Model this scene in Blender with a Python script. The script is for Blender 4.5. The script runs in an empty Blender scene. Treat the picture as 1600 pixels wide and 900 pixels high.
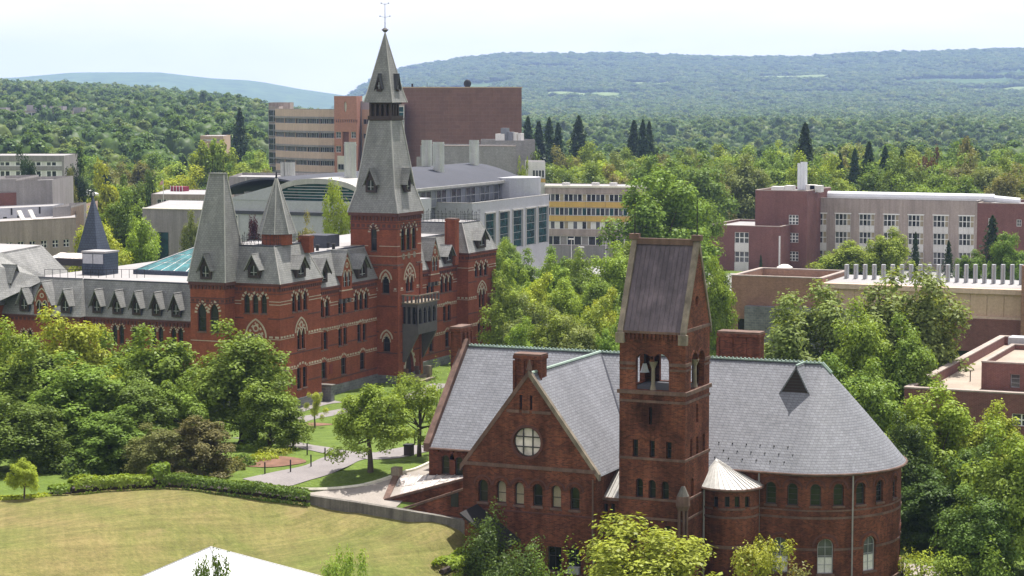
import bpy, bmesh, math, random
import numpy as np
from mathutils import Vector, noise as mnoise

random.seed(7); rng = np.random.default_rng(7)
sc = bpy.context.scene
COL = sc.collection
R = math.radians

# ------------------------------------------------------------------ camera
F_PX, Y_HOR, YAW, CAM_H = 3400.0, 140.0, R(23.4), 32.0      # focal length in px of a 1600 px wide frame
PITCH = math.atan((450 - Y_HOR) / F_PX)
cam = bpy.data.objects.new('camera', bpy.data.cameras.new('camera')); COL.objects.link(cam)
cam.location = (0, 0, CAM_H)
cam.rotation_euler = (math.pi / 2 - PITCH, 0, YAW)
cam.data.sensor_width = 36.0; cam.data.lens = 36.0 * F_PX / 1600
cam.data.clip_start = 1.0; cam.data.clip_end = 60000.0
sc.camera = cam

# ------------------------------------------------------------------ sky, sun, exposure
SUN_EL, SUN_AZ = R(69), R(5)              # elevation; azimuth measured from +Y towards +X
world = bpy.data.worlds.new('World'); sc.world = world; world.use_nodes = True
nt = world.node_tree; nt.nodes.clear()
wo = nt.nodes.new('ShaderNodeOutputWorld'); bg = nt.nodes.new('ShaderNodeBackground')
sky = nt.nodes.new('ShaderNodeTexSky'); sky.sky_type = 'NISHITA'; sky.sun_disc = False
sky.sun_elevation = SUN_EL; sky.sun_rotation = SUN_AZ; sky.altitude = 250
sky.air_density = 1.0; sky.dust_density = 2.0; sky.ozone_density = 1.0
# thin high cloud veil all over the sky dome
tcw = nt.nodes.new('ShaderNodeTexCoord'); mpw = nt.nodes.new('ShaderNodeMapping')
mpw.inputs['Scale'].default_value = (2.2, 2.2, 9.0)
nzw = nt.nodes.new('ShaderNodeTexNoise'); nzw.inputs['Scale'].default_value = 1.6; nzw.inputs['Detail'].default_value = 6
nzw.inputs['Roughness'].default_value = 0.6
rpw = nt.nodes.new('ShaderNodeValToRGB')
rpw.color_ramp.elements[0].position = 0.30; rpw.color_ramp.elements[0].color = (0.62, 0.62, 0.62, 1)
rpw.color_ramp.elements[1].position = 0.68; rpw.color_ramp.elements[1].color = (0.96, 0.96, 0.96, 1)
mxw = nt.nodes.new('ShaderNodeMixRGB'); mxw.inputs['Color2'].default_value = (15.0, 14.3, 14.2, 1)
nt.links.new(tcw.outputs['Generated'], mpw.inputs['Vector']); nt.links.new(mpw.outputs['Vector'], nzw.inputs['Vector'])
nt.links.new(nzw.outputs['Fac'], rpw.inputs['Fac']); spw = nt.nodes.new('ShaderNodeSeparateXYZ'); nt.links.new(tcw.outputs['Generated'], spw.inputs[0])
mrw = nt.nodes.new('ShaderNodeMapRange'); mrw.inputs['From Min'].default_value = 0.0; mrw.inputs['From Max'].default_value = 0.7
mrw.inputs['To Min'].default_value = 1.0; mrw.inputs['To Max'].default_value = 0.62; nt.links.new(spw.outputs[2], mrw.inputs['Value'])   # the veil looks denser towards the horizon
mlw = nt.nodes.new('ShaderNodeMath'); mlw.operation = 'MULTIPLY'; nt.links.new(rpw.outputs['Color'], mlw.inputs[0]); nt.links.new(mrw.outputs['Result'], mlw.inputs[1])
nt.links.new(mlw.outputs[0], mxw.inputs['Fac'])
nt.links.new(sky.outputs['Color'], mxw.inputs['Color1']); nt.links.new(mxw.outputs['Color'], bg.inputs['Color'])
bg.inputs['Strength'].default_value = 0.060
nt.links.new(bg.outputs['Background'], wo.inputs['Surface'])

sun = bpy.data.objects.new('sun', bpy.data.lights.new('sun', 'SUN')); COL.objects.link(sun)
sun.data.energy = 5.0; sun.data.angle = R(0.55); sun.data.color = (1.0, 0.955, 0.88)
SUN_DIR = Vector((math.cos(SUN_EL) * math.sin(SUN_AZ), math.cos(SUN_EL) * math.cos(SUN_AZ), math.sin(SUN_EL)))
sun.rotation_euler = SUN_DIR.to_track_quat('Z', 'Y').to_euler(); sun.location = (-60, 180, 90)

sc.view_settings.view_transform = 'Standard'; sc.view_settings.look = 'None'
sc.view_settings.exposure = 0.80; sc.view_settings.gamma = 1.0; sc.view_settings.use_curve_mapping = False
sc.render.engine = 'CYCLES'
cy = sc.cycles; cy.use_denoising = True; cy.max_bounces = 6; cy.diffuse_bounces = 3; cy.glossy_bounces = 2
cy.transmission_bounces = 3; cy.transparent_max_bounces = 6; cy.volume_bounces = 1; cy.caustics_reflective = False; cy.caustics_refractive = False
try: cy.denoising_input_passes = 'RGB_ALBEDO_NORMAL'; cy.denoising_prefilter = 'ACCURATE'
except Exception: pass

# ------------------------------------------------------------------ pixel directions (distance always comes from a plane the thing touches)
_fh = Vector((-math.sin(YAW), math.cos(YAW), 0)); _r = Vector((math.cos(YAW), math.sin(YAW), 0)); _z = Vector((0, 0, 1))
_f = _fh * math.cos(PITCH) - _z * math.sin(PITCH); _u = _fh * math.sin(PITCH) + _z * math.cos(PITCH)
_C = Vector((0, 0, CAM_H))
def ray(px, py): return _f + _r * ((px - 800) / F_PX) + _u * ((450 - py) / F_PX)
def H(px, py, x=None, y=None, z=None):
    d = ray(px, py)
    t = (z - CAM_H) / d.z if z is not None else (y / d.y if y is not None else x / d.x)
    return _C + d * t
def HC(px, py, cx, cyy, rad):                 # nearest hit on a vertical cylinder
    d = ray(px, py); a = d.x**2 + d.y**2; b = -2 * (d.x * cx + d.y * cyy); c = cx**2 + cyy**2 - rad**2
    q = max(0.0, b * b - 4 * a * c); return _C + d * ((-b - math.sqrt(q)) / (2 * a))
def land(x, y):                                  # lie of the land near the camera: a terrace left of the brick hall that falls away towards the Gothic hall
    s = ((x + 66) * -40 + (y - 140) * 50) / 64.0
    def sm(a, b, v): t = min(1.0, max(0.0, (v - a) / (b - a))); return t * t * (3 - 2 * t)
    return (5.6 - 2.5 * sm(-76, -66, x) * (1 - min(1.0, max(0.0, (y - 122.5) / 11.0)))) * (1 - sm(2, 58, s)) * (1 - sm(-60.5, -52, x)) * sm(-40, 60, y)
def G(px, py):                                # where a picture ray meets that ground
    d = ray(px, py); t = 60.0
    while t < 600:
        q = _C + d * t
        if q.z <= land(q.x, q.y): break
        t += .25
    return _C + d * t
def polar(px, D, z=0.0):                      # bearing of a picture column at a chosen distance
    p = _fh * D + _r * ((px - 800) / F_PX * D); return Vector((p.x, p.y, z))

# ------------------------------------------------------------------ materials
MATS = {}
def _nodes(name):
    m = bpy.data.materials.new(name); m.use_nodes = True; n = m.node_tree
    b = n.nodes['Principled BSDF']; MATS[name] = m
    return m, n, b
def _pos(n):
    g = n.nodes.new('ShaderNodeNewGeometry'); return g.outputs['Position']
def _uv(n):                                   # (x+y, z) runs along any grid-aligned wall or slope
    s = n.nodes.new('ShaderNodeSeparateXYZ'); n.links.new(_pos(n), s.inputs[0])
    a = n.nodes.new('ShaderNodeMath'); n.links.new(s.outputs[0], a.inputs[0]); n.links.new(s.outputs[1], a.inputs[1])
    c = n.nodes.new('ShaderNodeCombineXYZ'); n.links.new(a.outputs[0], c.inputs[0]); n.links.new(s.outputs[2], c.inputs[1])
    return c.outputs[0]
def _noise(n, vec, scale, detail=4, rough=.6, stretch=None):
    if stretch:
        mp = n.nodes.new('ShaderNodeMapping'); mp.inputs['Scale'].default_value = stretch
        n.links.new(vec, mp.inputs['Vector']); vec = mp.outputs['Vector']
    t = n.nodes.new('ShaderNodeTexNoise'); t.inputs['Scale'].default_value = scale; t.inputs['Detail'].default_value = detail
    t.inputs['Roughness'].default_value = rough
    n.links.new(vec, t.inputs['Vector']); return t.outputs['Fac']
def _ramp(n, fac, lo, hi, p0=.35, p1=.65):
    r = n.nodes.new('ShaderNodeValToRGB'); e = r.color_ramp.elements
    e[0].position = p0; e[1].position = p1; e[0].color = (*lo, 1) if not isinstance(lo, float) else (lo, lo, lo, 1)
    e[1].color = (*hi, 1) if not isinstance(hi, float) else (hi, hi, hi, 1)
    n.links.new(fac, r.inputs['Fac']); return r.outputs['Color']
def _mul(n, a, b, f=1.0, mode='MULTIPLY'):
    m = n.nodes.new('ShaderNodeMixRGB'); m.blend_type = mode; m.inputs['Fac'].default_value = f
    n.links.new(a, m.inputs['Color1']); n.links.new(b, m.inputs['Color2']); return m.outputs['Color']
def _bump(n, b, h, strength=.3, dist=.02):
    k = n.nodes.new('ShaderNodeBump'); k.inputs['Strength'].default_value = strength; k.inputs['Distance'].default_value = dist
    n.links.new(h, k.inputs['Height']); n.links.new(k.outputs['Normal'], b.inputs['Normal'])
def mat_plain(name, col, rough=.75, var=.18, scale=.8, streak=.0, metal=0.0, spec=.3, fine=.12):
    m, n, b = _nodes(name); p = _pos(n)
    base = n.nodes.new('ShaderNodeRGB'); base.outputs[0].default_value = (*col, 1); c = base.outputs[0]
    if var: c = _mul(n, c, _ramp(n, _noise(n, p, scale, 6), 1 - var, 1 + var * .6, .3, .7))
    if fine: c = _mul(n, c, _ramp(n, _noise(n, p, scale * 9 + 3, 3), 1 - fine, 1 + fine, .3, .7))
    if streak: c = _mul(n, c, _ramp(n, _noise(n, p, 1.6, 5, .65, (1, 1, .07)), 1 - streak, 1.0, .38, .62))
    n.links.new(c, b.inputs['Base Color']); b.inputs['Roughness'].default_value = rough
    b.inputs['Metallic'].default_value = metal; b.inputs['Specular IOR Level'].default_value = spec
    return m
def mat_courses(name, c1, c2, mortar, bw=.23, bh=.078, ms=.009, stain=.25, streak=.25, rough=.85, bump=.4, big=.5, tint=None, spec=.25):
    m, n, b = _nodes(name); uv = _uv(n); p = _pos(n)
    t = n.nodes.new('ShaderNodeTexBrick'); t.inputs['Scale'].default_value = 1.0
    t.inputs['Brick Width'].default_value = bw; t.inputs['Row Height'].default_value = bh; t.inputs['Mortar Size'].default_value = ms
    t.inputs['Color1'].default_value = (*c1, 1); t.inputs['Color2'].default_value = (*c2, 1); t.inputs['Mortar'].default_value = (*mortar, 1)
    t.inputs['Bias'].default_value = 0.0
    n.links.new(uv, t.inputs['Vector']); c = t.outputs['Color']
    c = _mul(n, c, _ramp(n, _noise(n, p, big, 7, .65), 1 - stain, 1 + stain * .5, .32, .68))
    c = _mul(n, c, _ramp(n, _noise(n, p, 4.5, 4, .7), .84, 1.14, .3, .7))
    if streak: c = _mul(n, c, _ramp(n, _noise(n, p, 1.3, 5, .65, (1, 1, .09)), 1 - streak, 1.0, .36, .6))
    n.links.new(c, b.inputs['Base Color']); b.inputs['Roughness'].default_value = rough; b.inputs['Specular IOR Level'].default_value = spec
    _bump(n, b, t.outputs['Fac'], -bump, .012)
    return m
def mat_glass(name, col, rough=.06, spec=.6):
    m, n, b = _nodes(name); p = _pos(n)
    base = n.nodes.new('ShaderNodeRGB'); base.outputs[0].default_value = (*col, 1)
    c = _mul(n, base.outputs[0], _ramp(n, _noise(n, p, .9, 3), .55, 1.4, .35, .65))
    n.links.new(c, b.inputs['Base Color']); b.inputs['Roughness'].default_value = rough; b.inputs['Specular IOR Level'].default_value = spec
    _bump(n, b, _noise(n, p, 1.2, 2), .12, .05)
    return m
mat_courses('brick_chapel', (.225, .066, .035), (.092, .031, .019), (.16, .09, .06), stain=.5, streak=.38, spec=.1)
mat_courses('brick_hall', (.29, .075, .038), (.205, .051, .027), (.22, .10, .062), stain=.20, streak=.16, spec=.1)
mat_plain('brick_dark', (.10, .042, .034), .9, .25, 1.2)
mat_courses('brick_lab', (.19, .07, .058), (.15, .056, .048), (.22, .16, .14), stain=.16, streak=.12, bw=.3, bh=.1)
mat_courses('brick_tan', (.30, .16, .105), (.24, .125, .085), (.30, .22, .17), stain=.15, streak=.1, bw=.3, bh=.1)
mat_courses('brick_theatre', (.215, .115, .092), (.185, .098, .08), (.22, .15, .12), stain=.08, streak=.1, bw=2.2, bh=.8, ms=.03)
mat_courses('brick_office', (.42, .20, .14), (.38, .18, .125), (.4, .25, .2), stain=.08, streak=.05, bw=.6, bh=.2)
mat_courses('slate_chapel', (.225, .229, .252), (.185, .189, .209), (.10, .103, .116), bw=.34, bh=.155, ms=.013, stain=.12, streak=.12, rough=.6, bump=.7, big=.35)
mat_courses('slate_hall', (.262, .259, .248), (.218, .217, .211), (.135, .136, .134), bw=.32, bh=.20, ms=.014, stain=.2, streak=.2, rough=.6, bump=.6, big=.4)
mat_courses('slate_blue', (.075, .092, .13), (.06, .074, .11), (.03, .036, .05), bw=.4, bh=.3, ms=.02, stain=.12, streak=.1, rough=.5)
mat_courses('block_grey', (.33, .315, .30), (.28, .268, .255), (.24, .23, .22), bw=.6, bh=.3, ms=.02, stain=.1, streak=.12)
mat_courses('rubble_stone', (.20, .205, .215), (.13, .135, .145), (.22, .215, .2), bw=.55, bh=.28, ms=.03, stain=.35, streak=.1)
mat_plain('limestone', (.25, .205, .155), .85, .35, 1.5, .35)
mat_plain('brownstone', (.165, .10, .078), .85, .3, 1.5, .35)
mat_plain('cream_stone', (.42, .365, .28), .85, .2, 2.0)
mat_plain('copper_green', (.26, .34, .29), .6, .25, 1.5)
mat_plain('metal_pale', (.42, .405, .38), .45, .12, .6, .2, .0, .5)
mat_plain('metal_brown', (.125, .096, .108), .5, .30, .9, .45, .1, .4)
mat_plain('iron', (.018, .017, .018), .6, .1, 2.0)
mat_plain('wood_dark', (.045, .03, .026), .7, .25, 2.0)
mat_plain('oriel_grey', (.10, .09, .092), .7, .2, 1.5)
mat_plain('frame_dark', (.05, .045, .042), .6, .1, 2)
mat_plain('frame_white', (.74, .73, .70), .6, .08, 1)
mat_plain('frame_grey', (.36, .36, .37), .5, .08, 1)
mat_plain('panel_white', (.64, .62, .59), .7, .08, .4, .1)
mat_plain('concrete_pale', (.37, .305, .27), .85, .12, .25, .25)
mat_plain('concrete_tan', (.50, .36, .265), .85, .08, .2, .08)
mat_plain('concrete_beige', (.56, .42, .33), .85, .08, .2, .12)
mat_plain('concrete_cream', (.60, .57, .47), .85, .08, .2, .1)
mat_plain('concrete_grey', (.30, .28, .27), .85, .12, .25, .2)
mat_plain('concrete_wall', (.18, .165, .145), .9, .25, .6, .45)
mat_plain('metal_panel', (.42, .42, .45), .45, .06, .3, .06, .2, .5)
mat_plain('metal_panel_dark', (.17, .175, .20), .45, .08, .3, .05, .2, .5)
mat_plain('roof_metal', (.07, .073, .088), .85, .12, .15, .0, .0, .12)
mat_plain('roof_flat', (.29, .278, .28), .8, .14, .25)
mat_plain('roof_gravel', (.33, .275, .225), .95, .2, .4)
mat_plain('roof_dark', (.07, .07, .078), .8, .2, .5)
mat_plain('stack_metal', (.50, .50, .47), .38, .15, .4, .2, .6, .5)
mat_plain('stack_white', (.66, .67, .70), .35, .06, .5, .0, .1, .5)
mat_plain('yellow_panel', (.55, .36, .10), .7, .1, .4, .12)
mat_plain('plum_panel', (.24, .03, .06), .7, .1, .4)
mat_plain('asphalt', (.21, .19, .188), .9, .14, .5)
mat_plain('road_grey', (.27, .265, .265), .9, .15, .4)
mat_plain('gravel_pale', (.29, .258, .23), .95, .15, 1.2)
mat_plain('mulch', (.17, .09, .06), .95, .3, 1.2)
mat_plain('tent_white', (.74, .75, .77), .6, .02, .2, .0, 0, .3, .01)
mat_plain('bus_yellow', (.78, .36, .02), .4, .05, 1)
mat_plain('paint_white', (.78, .78, .78), .3, .03, 1, 0, 0, .6)
mat_plain('paint_silver', (.42, .43, .45), .3, .03, 1, 0, .4, .6)
mat_plain('paint_dark', (.04, .045, .06), .3, .03, 1, 0, 0, .6)
mat_plain('rubber', (.02, .02, .02), .8, .05, 2)
mat_plain('flag_red', (.62, .32, .32), .8, .2, 3)
mat_plain('bark', (.10, .078, .06), .95, .35, 2.5)
mat_plain('blind_pale', (.34, .29, .20), .8, .15, 1.0)
mat_plain('blind_white', (.66, .65, .60), .7, .12, 1.0)
mat_plain('door_red', (.16, .03, .025), .7, .1, 1)
mat_glass('glass_dark', (.016, .016, .018), .12, .35)
mat_glass('glass_tree_reflect', (.022, .027, .014), .12, .3)  # olive tint paints in the trees that these panes reflect
mat_glass('glass_grey', (.07, .072, .078), .1)
mat_glass('glass_teal', (.012, .05, .052), .12, .25)
mat_glass('glass_sky', (.05, .16, .17), .1, .6)
mat_glass('glass_pale', (.55, .49, .45), .5, .2)
M = MATS
def soot():                                     # the black stain below the belfry opening
    n = M['brick_chapel'].node_tree; b = n.nodes['Principled BSDF']; src = b.inputs['Base Color'].links[0].from_socket; p = _pos(n)
    mp = n.nodes.new('ShaderNodeMapping'); mp.inputs['Location'].default_value = (45.75 / 1.5, -127.3 / 1.2, -11.6 / 1.75); mp.inputs['Scale'].default_value = (1 / 1.5, 1 / 1.2, 1 / 1.75); n.links.new(p, mp.inputs['Vector'])
    L = n.nodes.new('ShaderNodeVectorMath'); L.operation = 'LENGTH'; n.links.new(mp.outputs['Vector'], L.inputs[0])
    a = n.nodes.new('ShaderNodeMath'); a.operation = 'ADD'; n.links.new(L.outputs['Value'], a.inputs[0]); k = n.nodes.new('ShaderNodeMath'); k.operation = 'MULTIPLY_ADD'; k.inputs[1].default_value = 1.6; k.inputs[2].default_value = -.8
    n.links.new(_noise(n, p, 1.7, 5, .7, (1, 1, .4)), k.inputs[0]); n.links.new(k.outputs[0], a.inputs[1])
    n.links.new(_mul(n, src, _ramp(n, a.outputs[0], .34, 1.0, .35, 1.0)), b.inputs['Base Color'])
soot()

# ------------------------------------------------------------------ mesh helpers
ORG = {}
class MB:
    def __init__(s): s.v = []; s.f = []
    def poly(s, pts):
        i = len(s.v); s.v += [tuple(p) for p in pts]; s.f.append(tuple(range(i, i + len(pts)))); return s
    def box(s, x0, x1, y0, y1, z0, z1):
        return s.hexa([(x0, y0, z0), (x1, y0, z0), (x1, y1, z0), (x0, y1, z0), (x0, y0, z1), (x1, y0, z1), (x1, y1, z1), (x0, y1, z1)])
    def hexa(s, p):
        i = len(s.v); s.v += [tuple(q) for q in p]
        for a in ((0, 3, 2, 1), (4, 5, 6, 7), (0, 1, 5, 4), (1, 2, 6, 5), (2, 3, 7, 6), (3, 0, 4, 7)): s.f.append(tuple(i + k for k in a))
        return s
    def slab(s, pts, t):                       # polygon thickened downwards along its normal
        P = [Vector(p) for p in pts]; n = Vector((0, 0, 0))
        for k in range(len(P)): n += P[k].cross(P[(k + 1) % len(P)])
        n.normalize()
        if n.z < 0: n = -n; P.reverse()
        Q = [p - n * t for p in P]; i = len(s.v); m = len(P)
        s.v += [tuple(p) for p in P] + [tuple(q) for q in Q]
        s.f.append(tuple(range(i, i + m))); s.f.append(tuple(i + m + k for k in reversed(range(m))))
        for k in range(m):
            l = (k + 1) % m; s.f.append((i + k, i + m + k, i + m + l, i + l))
        return s
    def prism(s, base, z0, z1):                # vertical prism on an xy polygon
        n = len(base); i = len(s.v)
        s.v += [(x, y, z0) for x, y in base] + [(x, y, z1) for x, y in base]
        s.f.append(tuple(range(i + n, i + 2 * n))); s.f.append(tuple(reversed(range(i, i + n))))
        for k in range(n):
            l = (k + 1) % n; s.f.append((i + k, i + l, i + n + l, i + n + k))
        return s
    def frus(s, c, r0, r1, z0, z1, n=12, a0=0.0, cap=True):
        i = len(s.v)
        for rr, zz in ((r0, z0), (r1, z1)):
            for k in range(n):
                a = a0 + 2 * math.pi * k / n; s.v.append((c[0] + rr * math.cos(a), c[1] + rr * math.sin(a), zz))
        for k in range(n):
            l = (k + 1) % n; s.f.append((i + k, i + l, i + n + l, i + n + k))
        if cap: s.f.append(tuple(i + n + k for k in range(n))); s.f.append(tuple(i + k for k in reversed(range(n))))
        return s
    def tube(s, pts, rad, n=6):
        rs = rad if isinstance(rad, (list, tuple)) else [rad] * len(pts)
        P = [Vector(p) for p in pts]; base = len(s.v)
        for k, p in enumerate(P):
            t = (P[min(k + 1, len(P) - 1)] - P[max(k - 1, 0)]).normalized()
            a = t.orthogonal().normalized(); b = t.cross(a)
            for j in range(n):
                g = 2 * math.pi * j / n; s.v.append(tuple(p + (a * math.cos(g) + b * math.sin(g)) * rs[k]))
        for k in range(len(P) - 1):
            for j in range(n):
                l = (j + 1) % n; s.f.append((base + k * n + j, base + k * n + l, base + (k + 1) * n + l, base + (k + 1) * n + j))
        s.f.append(tuple(base + j for j in reversed(range(n)))); s.f.append(tuple(base + (len(P) - 1) * n + j for j in range(n)))
        return s
    def pyramid(s, base, apex):
        i = len(s.v); n = len(base); s.v += [tuple(b) for b in base] + [tuple(apex)]
        for k in range(n): s.f.append((i + k, i + (k + 1) % n, i + n))
        return s
    def build(s, name, mat, parent=None, smooth=False, kind=None, label=None, org=None):
        o_ = ORG.get(parent.name) if parent else (org or None)
        if o_ is None: o_ = (0.0, 0.0, 0.0)
        me = bpy.data.meshes.new(name)
        me.from_pydata([(a - o_[0], b - o_[1], c - o_[2]) for a, b, c in s.v], [], s.f); me.update()
        if mat: me.materials.append(M[mat] if isinstance(mat, str) else mat)
        if smooth: me.polygons.foreach_set('use_smooth', [True] * len(me.polygons))
        o = bpy.data.objects.new(name, me); COL.objects.link(o); ORG[o.name] = o_
        if parent: o.parent = parent
        elif org: o.location = org
        if kind: o['kind'] = kind
        if label: o['label'] = label
        return o
def thing(name, loc, label, cat, group=None):
    o = bpy.data.objects.new(name, None); COL.objects.link(o); o.location = loc; o.empty_display_size = .5
    ORG[o.name] = tuple(loc); return tag(o, label, cat, group)
def tag(o, label=None, cat=None, group=None, kind=None):
    if label: o['label'] = label
    if cat: o['category'] = cat
    if group: o['group'] = group
    if kind: o['kind'] = kind
    return o
def copy_tree(o, parent=None):
    c = o.copy(); COL.objects.link(c); c.parent = parent
    for ch in o.children: copy_tree(ch, c)
    return c

# ------------------------------------------------------------------ facades with real openings
class Fr:                                       # wall frame: u along, z up, d outwards
    def __init__(s, x=None, y=None, sgn=None):
        s.x, s.y = x, y; s.sgn = sgn if sgn else (1 if x is not None else -1); s.extra = []
    def p(s, u, z, d=0.0):
        return (s.x + s.sgn * d, u, z) if s.x is not None else (u, s.y + s.sgn * d, z)
    def px(s, a, b):                            # pixel -> (u, z) on the wall
        q = H(a, b, x=s.x, y=s.y); return (q.y if s.x is not None else q.x), q.z
class FrCurve:                                  # straight wall on Y=y0 up to xs, then an arc about (xs, y0+rad)
    def __init__(s, y0, xs, rad): s.y0, s.xs, s.rad = y0, xs, rad; s.extra = [xs + rad * math.pi * k / 28 for k in range(1, 28)]
    def p(s, u, z, d=0.0):
        if u <= s.xs: return (u, s.y0 - d, z)
        a = (u - s.xs) / s.rad; r = s.rad + d
        return (s.xs + r * math.sin(a), s.y0 + s.rad - r * math.cos(a), z)
    def px(s, a, b):
        q = H(a, b, y=s.y0)
        if q.x <= s.xs: return q.x, q.z
        q = HC(a, b, s.xs, s.y0 + s.rad, s.rad); return s.xs + s.rad * math.atan2(q.x - s.xs, s.y0 + s.rad - q.y), q.z
class FrRound:                                  # full drum: u = angle * rad measured from -Y towards +X
    def __init__(s, cx, cyy, rad): s.c = (cx, cyy); s.rad = rad; s.extra = [rad * math.pi * k / 20 for k in range(-20, 21)]
    def p(s, u, z, d=0.0):
        a = u / s.rad; r = s.rad + d; return (s.c[0] + r * math.sin(a), s.c[1] - r * math.cos(a), z)
    def px(s, a, b):
        q = HC(a, b, *s.c, s.rad); return s.rad * math.atan2(q.x - s.c[0], s.c[1] - q.y), q.z
class FrSeg:                                    # straight wall between two plan points, seen from the camera side
    def __init__(s, a, b):
        s.a = Vector((a[0], a[1], 0)); s.t = Vector((b[0] - a[0], b[1] - a[1], 0)); s.L = s.t.length; s.t.normalize()
        s.n = Vector((s.t.y, -s.t.x, 0)); s.extra = []
        if s.n.dot(-s.a) < 0: s.n = -s.n
    def p(s, u, z, d=0.0): q = s.a + s.t * u + s.n * d; return (q.x, q.y, z)
    def px(s, a, b):
        d = ray(a, b); k = (s.a - Vector((0, 0, 0))).dot(s.n) / d.dot(s.n); q = _C + d * k
        return (q - s.a).dot(s.t), q.z
T9 = (-1, -.93, -.75, -.5, -.25, 0, .25, .5, .75, .93, 1)
class Op:
    def __init__(s, u0, u1, z0, z1, kind='rect', rise=None):
        s.u0, s.u1, s.z0, s.z1, s.kind = min(u0, u1), max(u0, u1), min(z0, z1), max(z0, z1), kind
        w = s.u1 - s.u0; s.w = w; s.uc = (s.u0 + s.u1) / 2
        s.rise = 0 if kind == 'rect' else (rise if rise is not None else {'round': w / 2, 'point': w * .95, 'seg': w * .18, 'circ': w / 2}[kind])
        s.zs = s.z1 - s.rise
    def us(s): return [s.u0, s.u1] if s.kind == 'rect' else [s.uc + t * s.w / 2 for t in T9]
    def top(s, u):
        t = min(1, abs(u - s.uc) / (s.w / 2))
        if s.kind == 'rect': return s.z1
        if s.kind in ('round', 'circ'): return s.zs + s.rise * math.sqrt(max(0, 1 - t * t))
        if s.kind == 'seg': return s.zs + s.rise * (1 - t * t)
        return s.zs + s.rise * math.sqrt(max(0, 1 - ((t + 1) / 2) ** 2)) / .8660254
    def bot(s, u):
        if s.kind != 'circ': return s.z0
        t = min(1, abs(u - s.uc) / (s.w / 2)); return s.zs - s.rise * math.sqrt(max(0, 1 - t * t))
    def outline(s):
        up = [(u, s.top(u)) for u in s.us()]
        if s.kind == 'circ': return [(u, s.bot(u)) for u in reversed(s.us()[1:-1])] + up
        return [(s.u1, s.z0), (s.u0, s.z0)] + (up if s.kind != 'rect' else [(s.u0, s.z1), (s.u1, s.z1)])
def opx(fr, cx, wpx, ytop, ybot, kind='rect', rise=None):
    ym = (ytop + ybot) / 2
    u0 = fr.px(cx - wpx / 2, ym)[0]; u1 = fr.px(cx + wpx / 2, ym)[0]
    return Op(u0, u1, fr.px(cx, ybot)[1], fr.px(cx, ytop)[1], kind, rise)
def facade(root, fr, u0, u1, z0, top, ops, mat, depth=.22, name='wall', reveal=None, label=None):
    if u0 > u1: u0, u1 = u1, u0
    tp = [(u0, top), (u1, top)] if isinstance(top, (int, float)) else sorted(top)
    def tz(u):
        for (a, za), (b, zb) in zip(tp, tp[1:]):
            if a - 1e-6 <= u <= b + 1e-6: return za + (zb - za) * (u - a) / max(b - a, 1e-9)
        return tp[-1][1]
    br = {u0, u1}
    for a, _ in tp: br.add(a)
    for e in fr.extra:
        if u0 < e < u1: br.add(e)
    for o in ops: br.update(x for x in o.us() if u0 < x < u1)
    br = sorted(br); cl = [br[0]]
    for b_ in br[1:]:
        if b_ - cl[-1] > 1e-4: cl.append(b_)
    mb = MB()
    for a, b in zip(cl, cl[1:]):
        m = (a + b) / 2; la, lb = z0, z0
        for o in sorted((o for o in ops if o.u0 < m < o.u1), key=lambda o: o.z0):
            if o.bot(a) > la + 1e-4 or o.bot(b) > lb + 1e-4:
                mb.poly([fr.p(a, la), fr.p(b, lb), fr.p(b, o.bot(b)), fr.p(a, o.bot(a))])
            la, lb = o.top(a), o.top(b)
        if tz(a) > la + 1e-4 or tz(b) > lb + 1e-4: mb.poly([fr.p(a, la), fr.p(b, lb), fr.p(b, tz(b)), fr.p(a, tz(a))])
    for o in ops:
        ol = o.outline()
        for (ua, za), (ub, zb) in zip(ol, ol[1:] + ol[:1]):
            if abs(ua - ub) < 1e-6 and any(abs(ua - e) < 1e-4 for e in getattr(o, 'open_sides', ())): continue
            mb.poly([fr.p(ua, za), fr.p(ub, zb), fr.p(ub, zb, -depth), fr.p(ua, za, -depth)])
    return mb.build(name, mat, root, label=label)
def bar(mb, fr, u0, u1, z0, z1, d0, d1):
    mb.hexa([fr.p(u0, z0, d1), fr.p(u1, z0, d1), fr.p(u1, z0, d0), fr.p(u0, z0, d0), fr.p(u0, z1, d1), fr.p(u1, z1, d1), fr.p(u1, z1, d0), fr.p(u0, z1, d0)])
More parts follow.
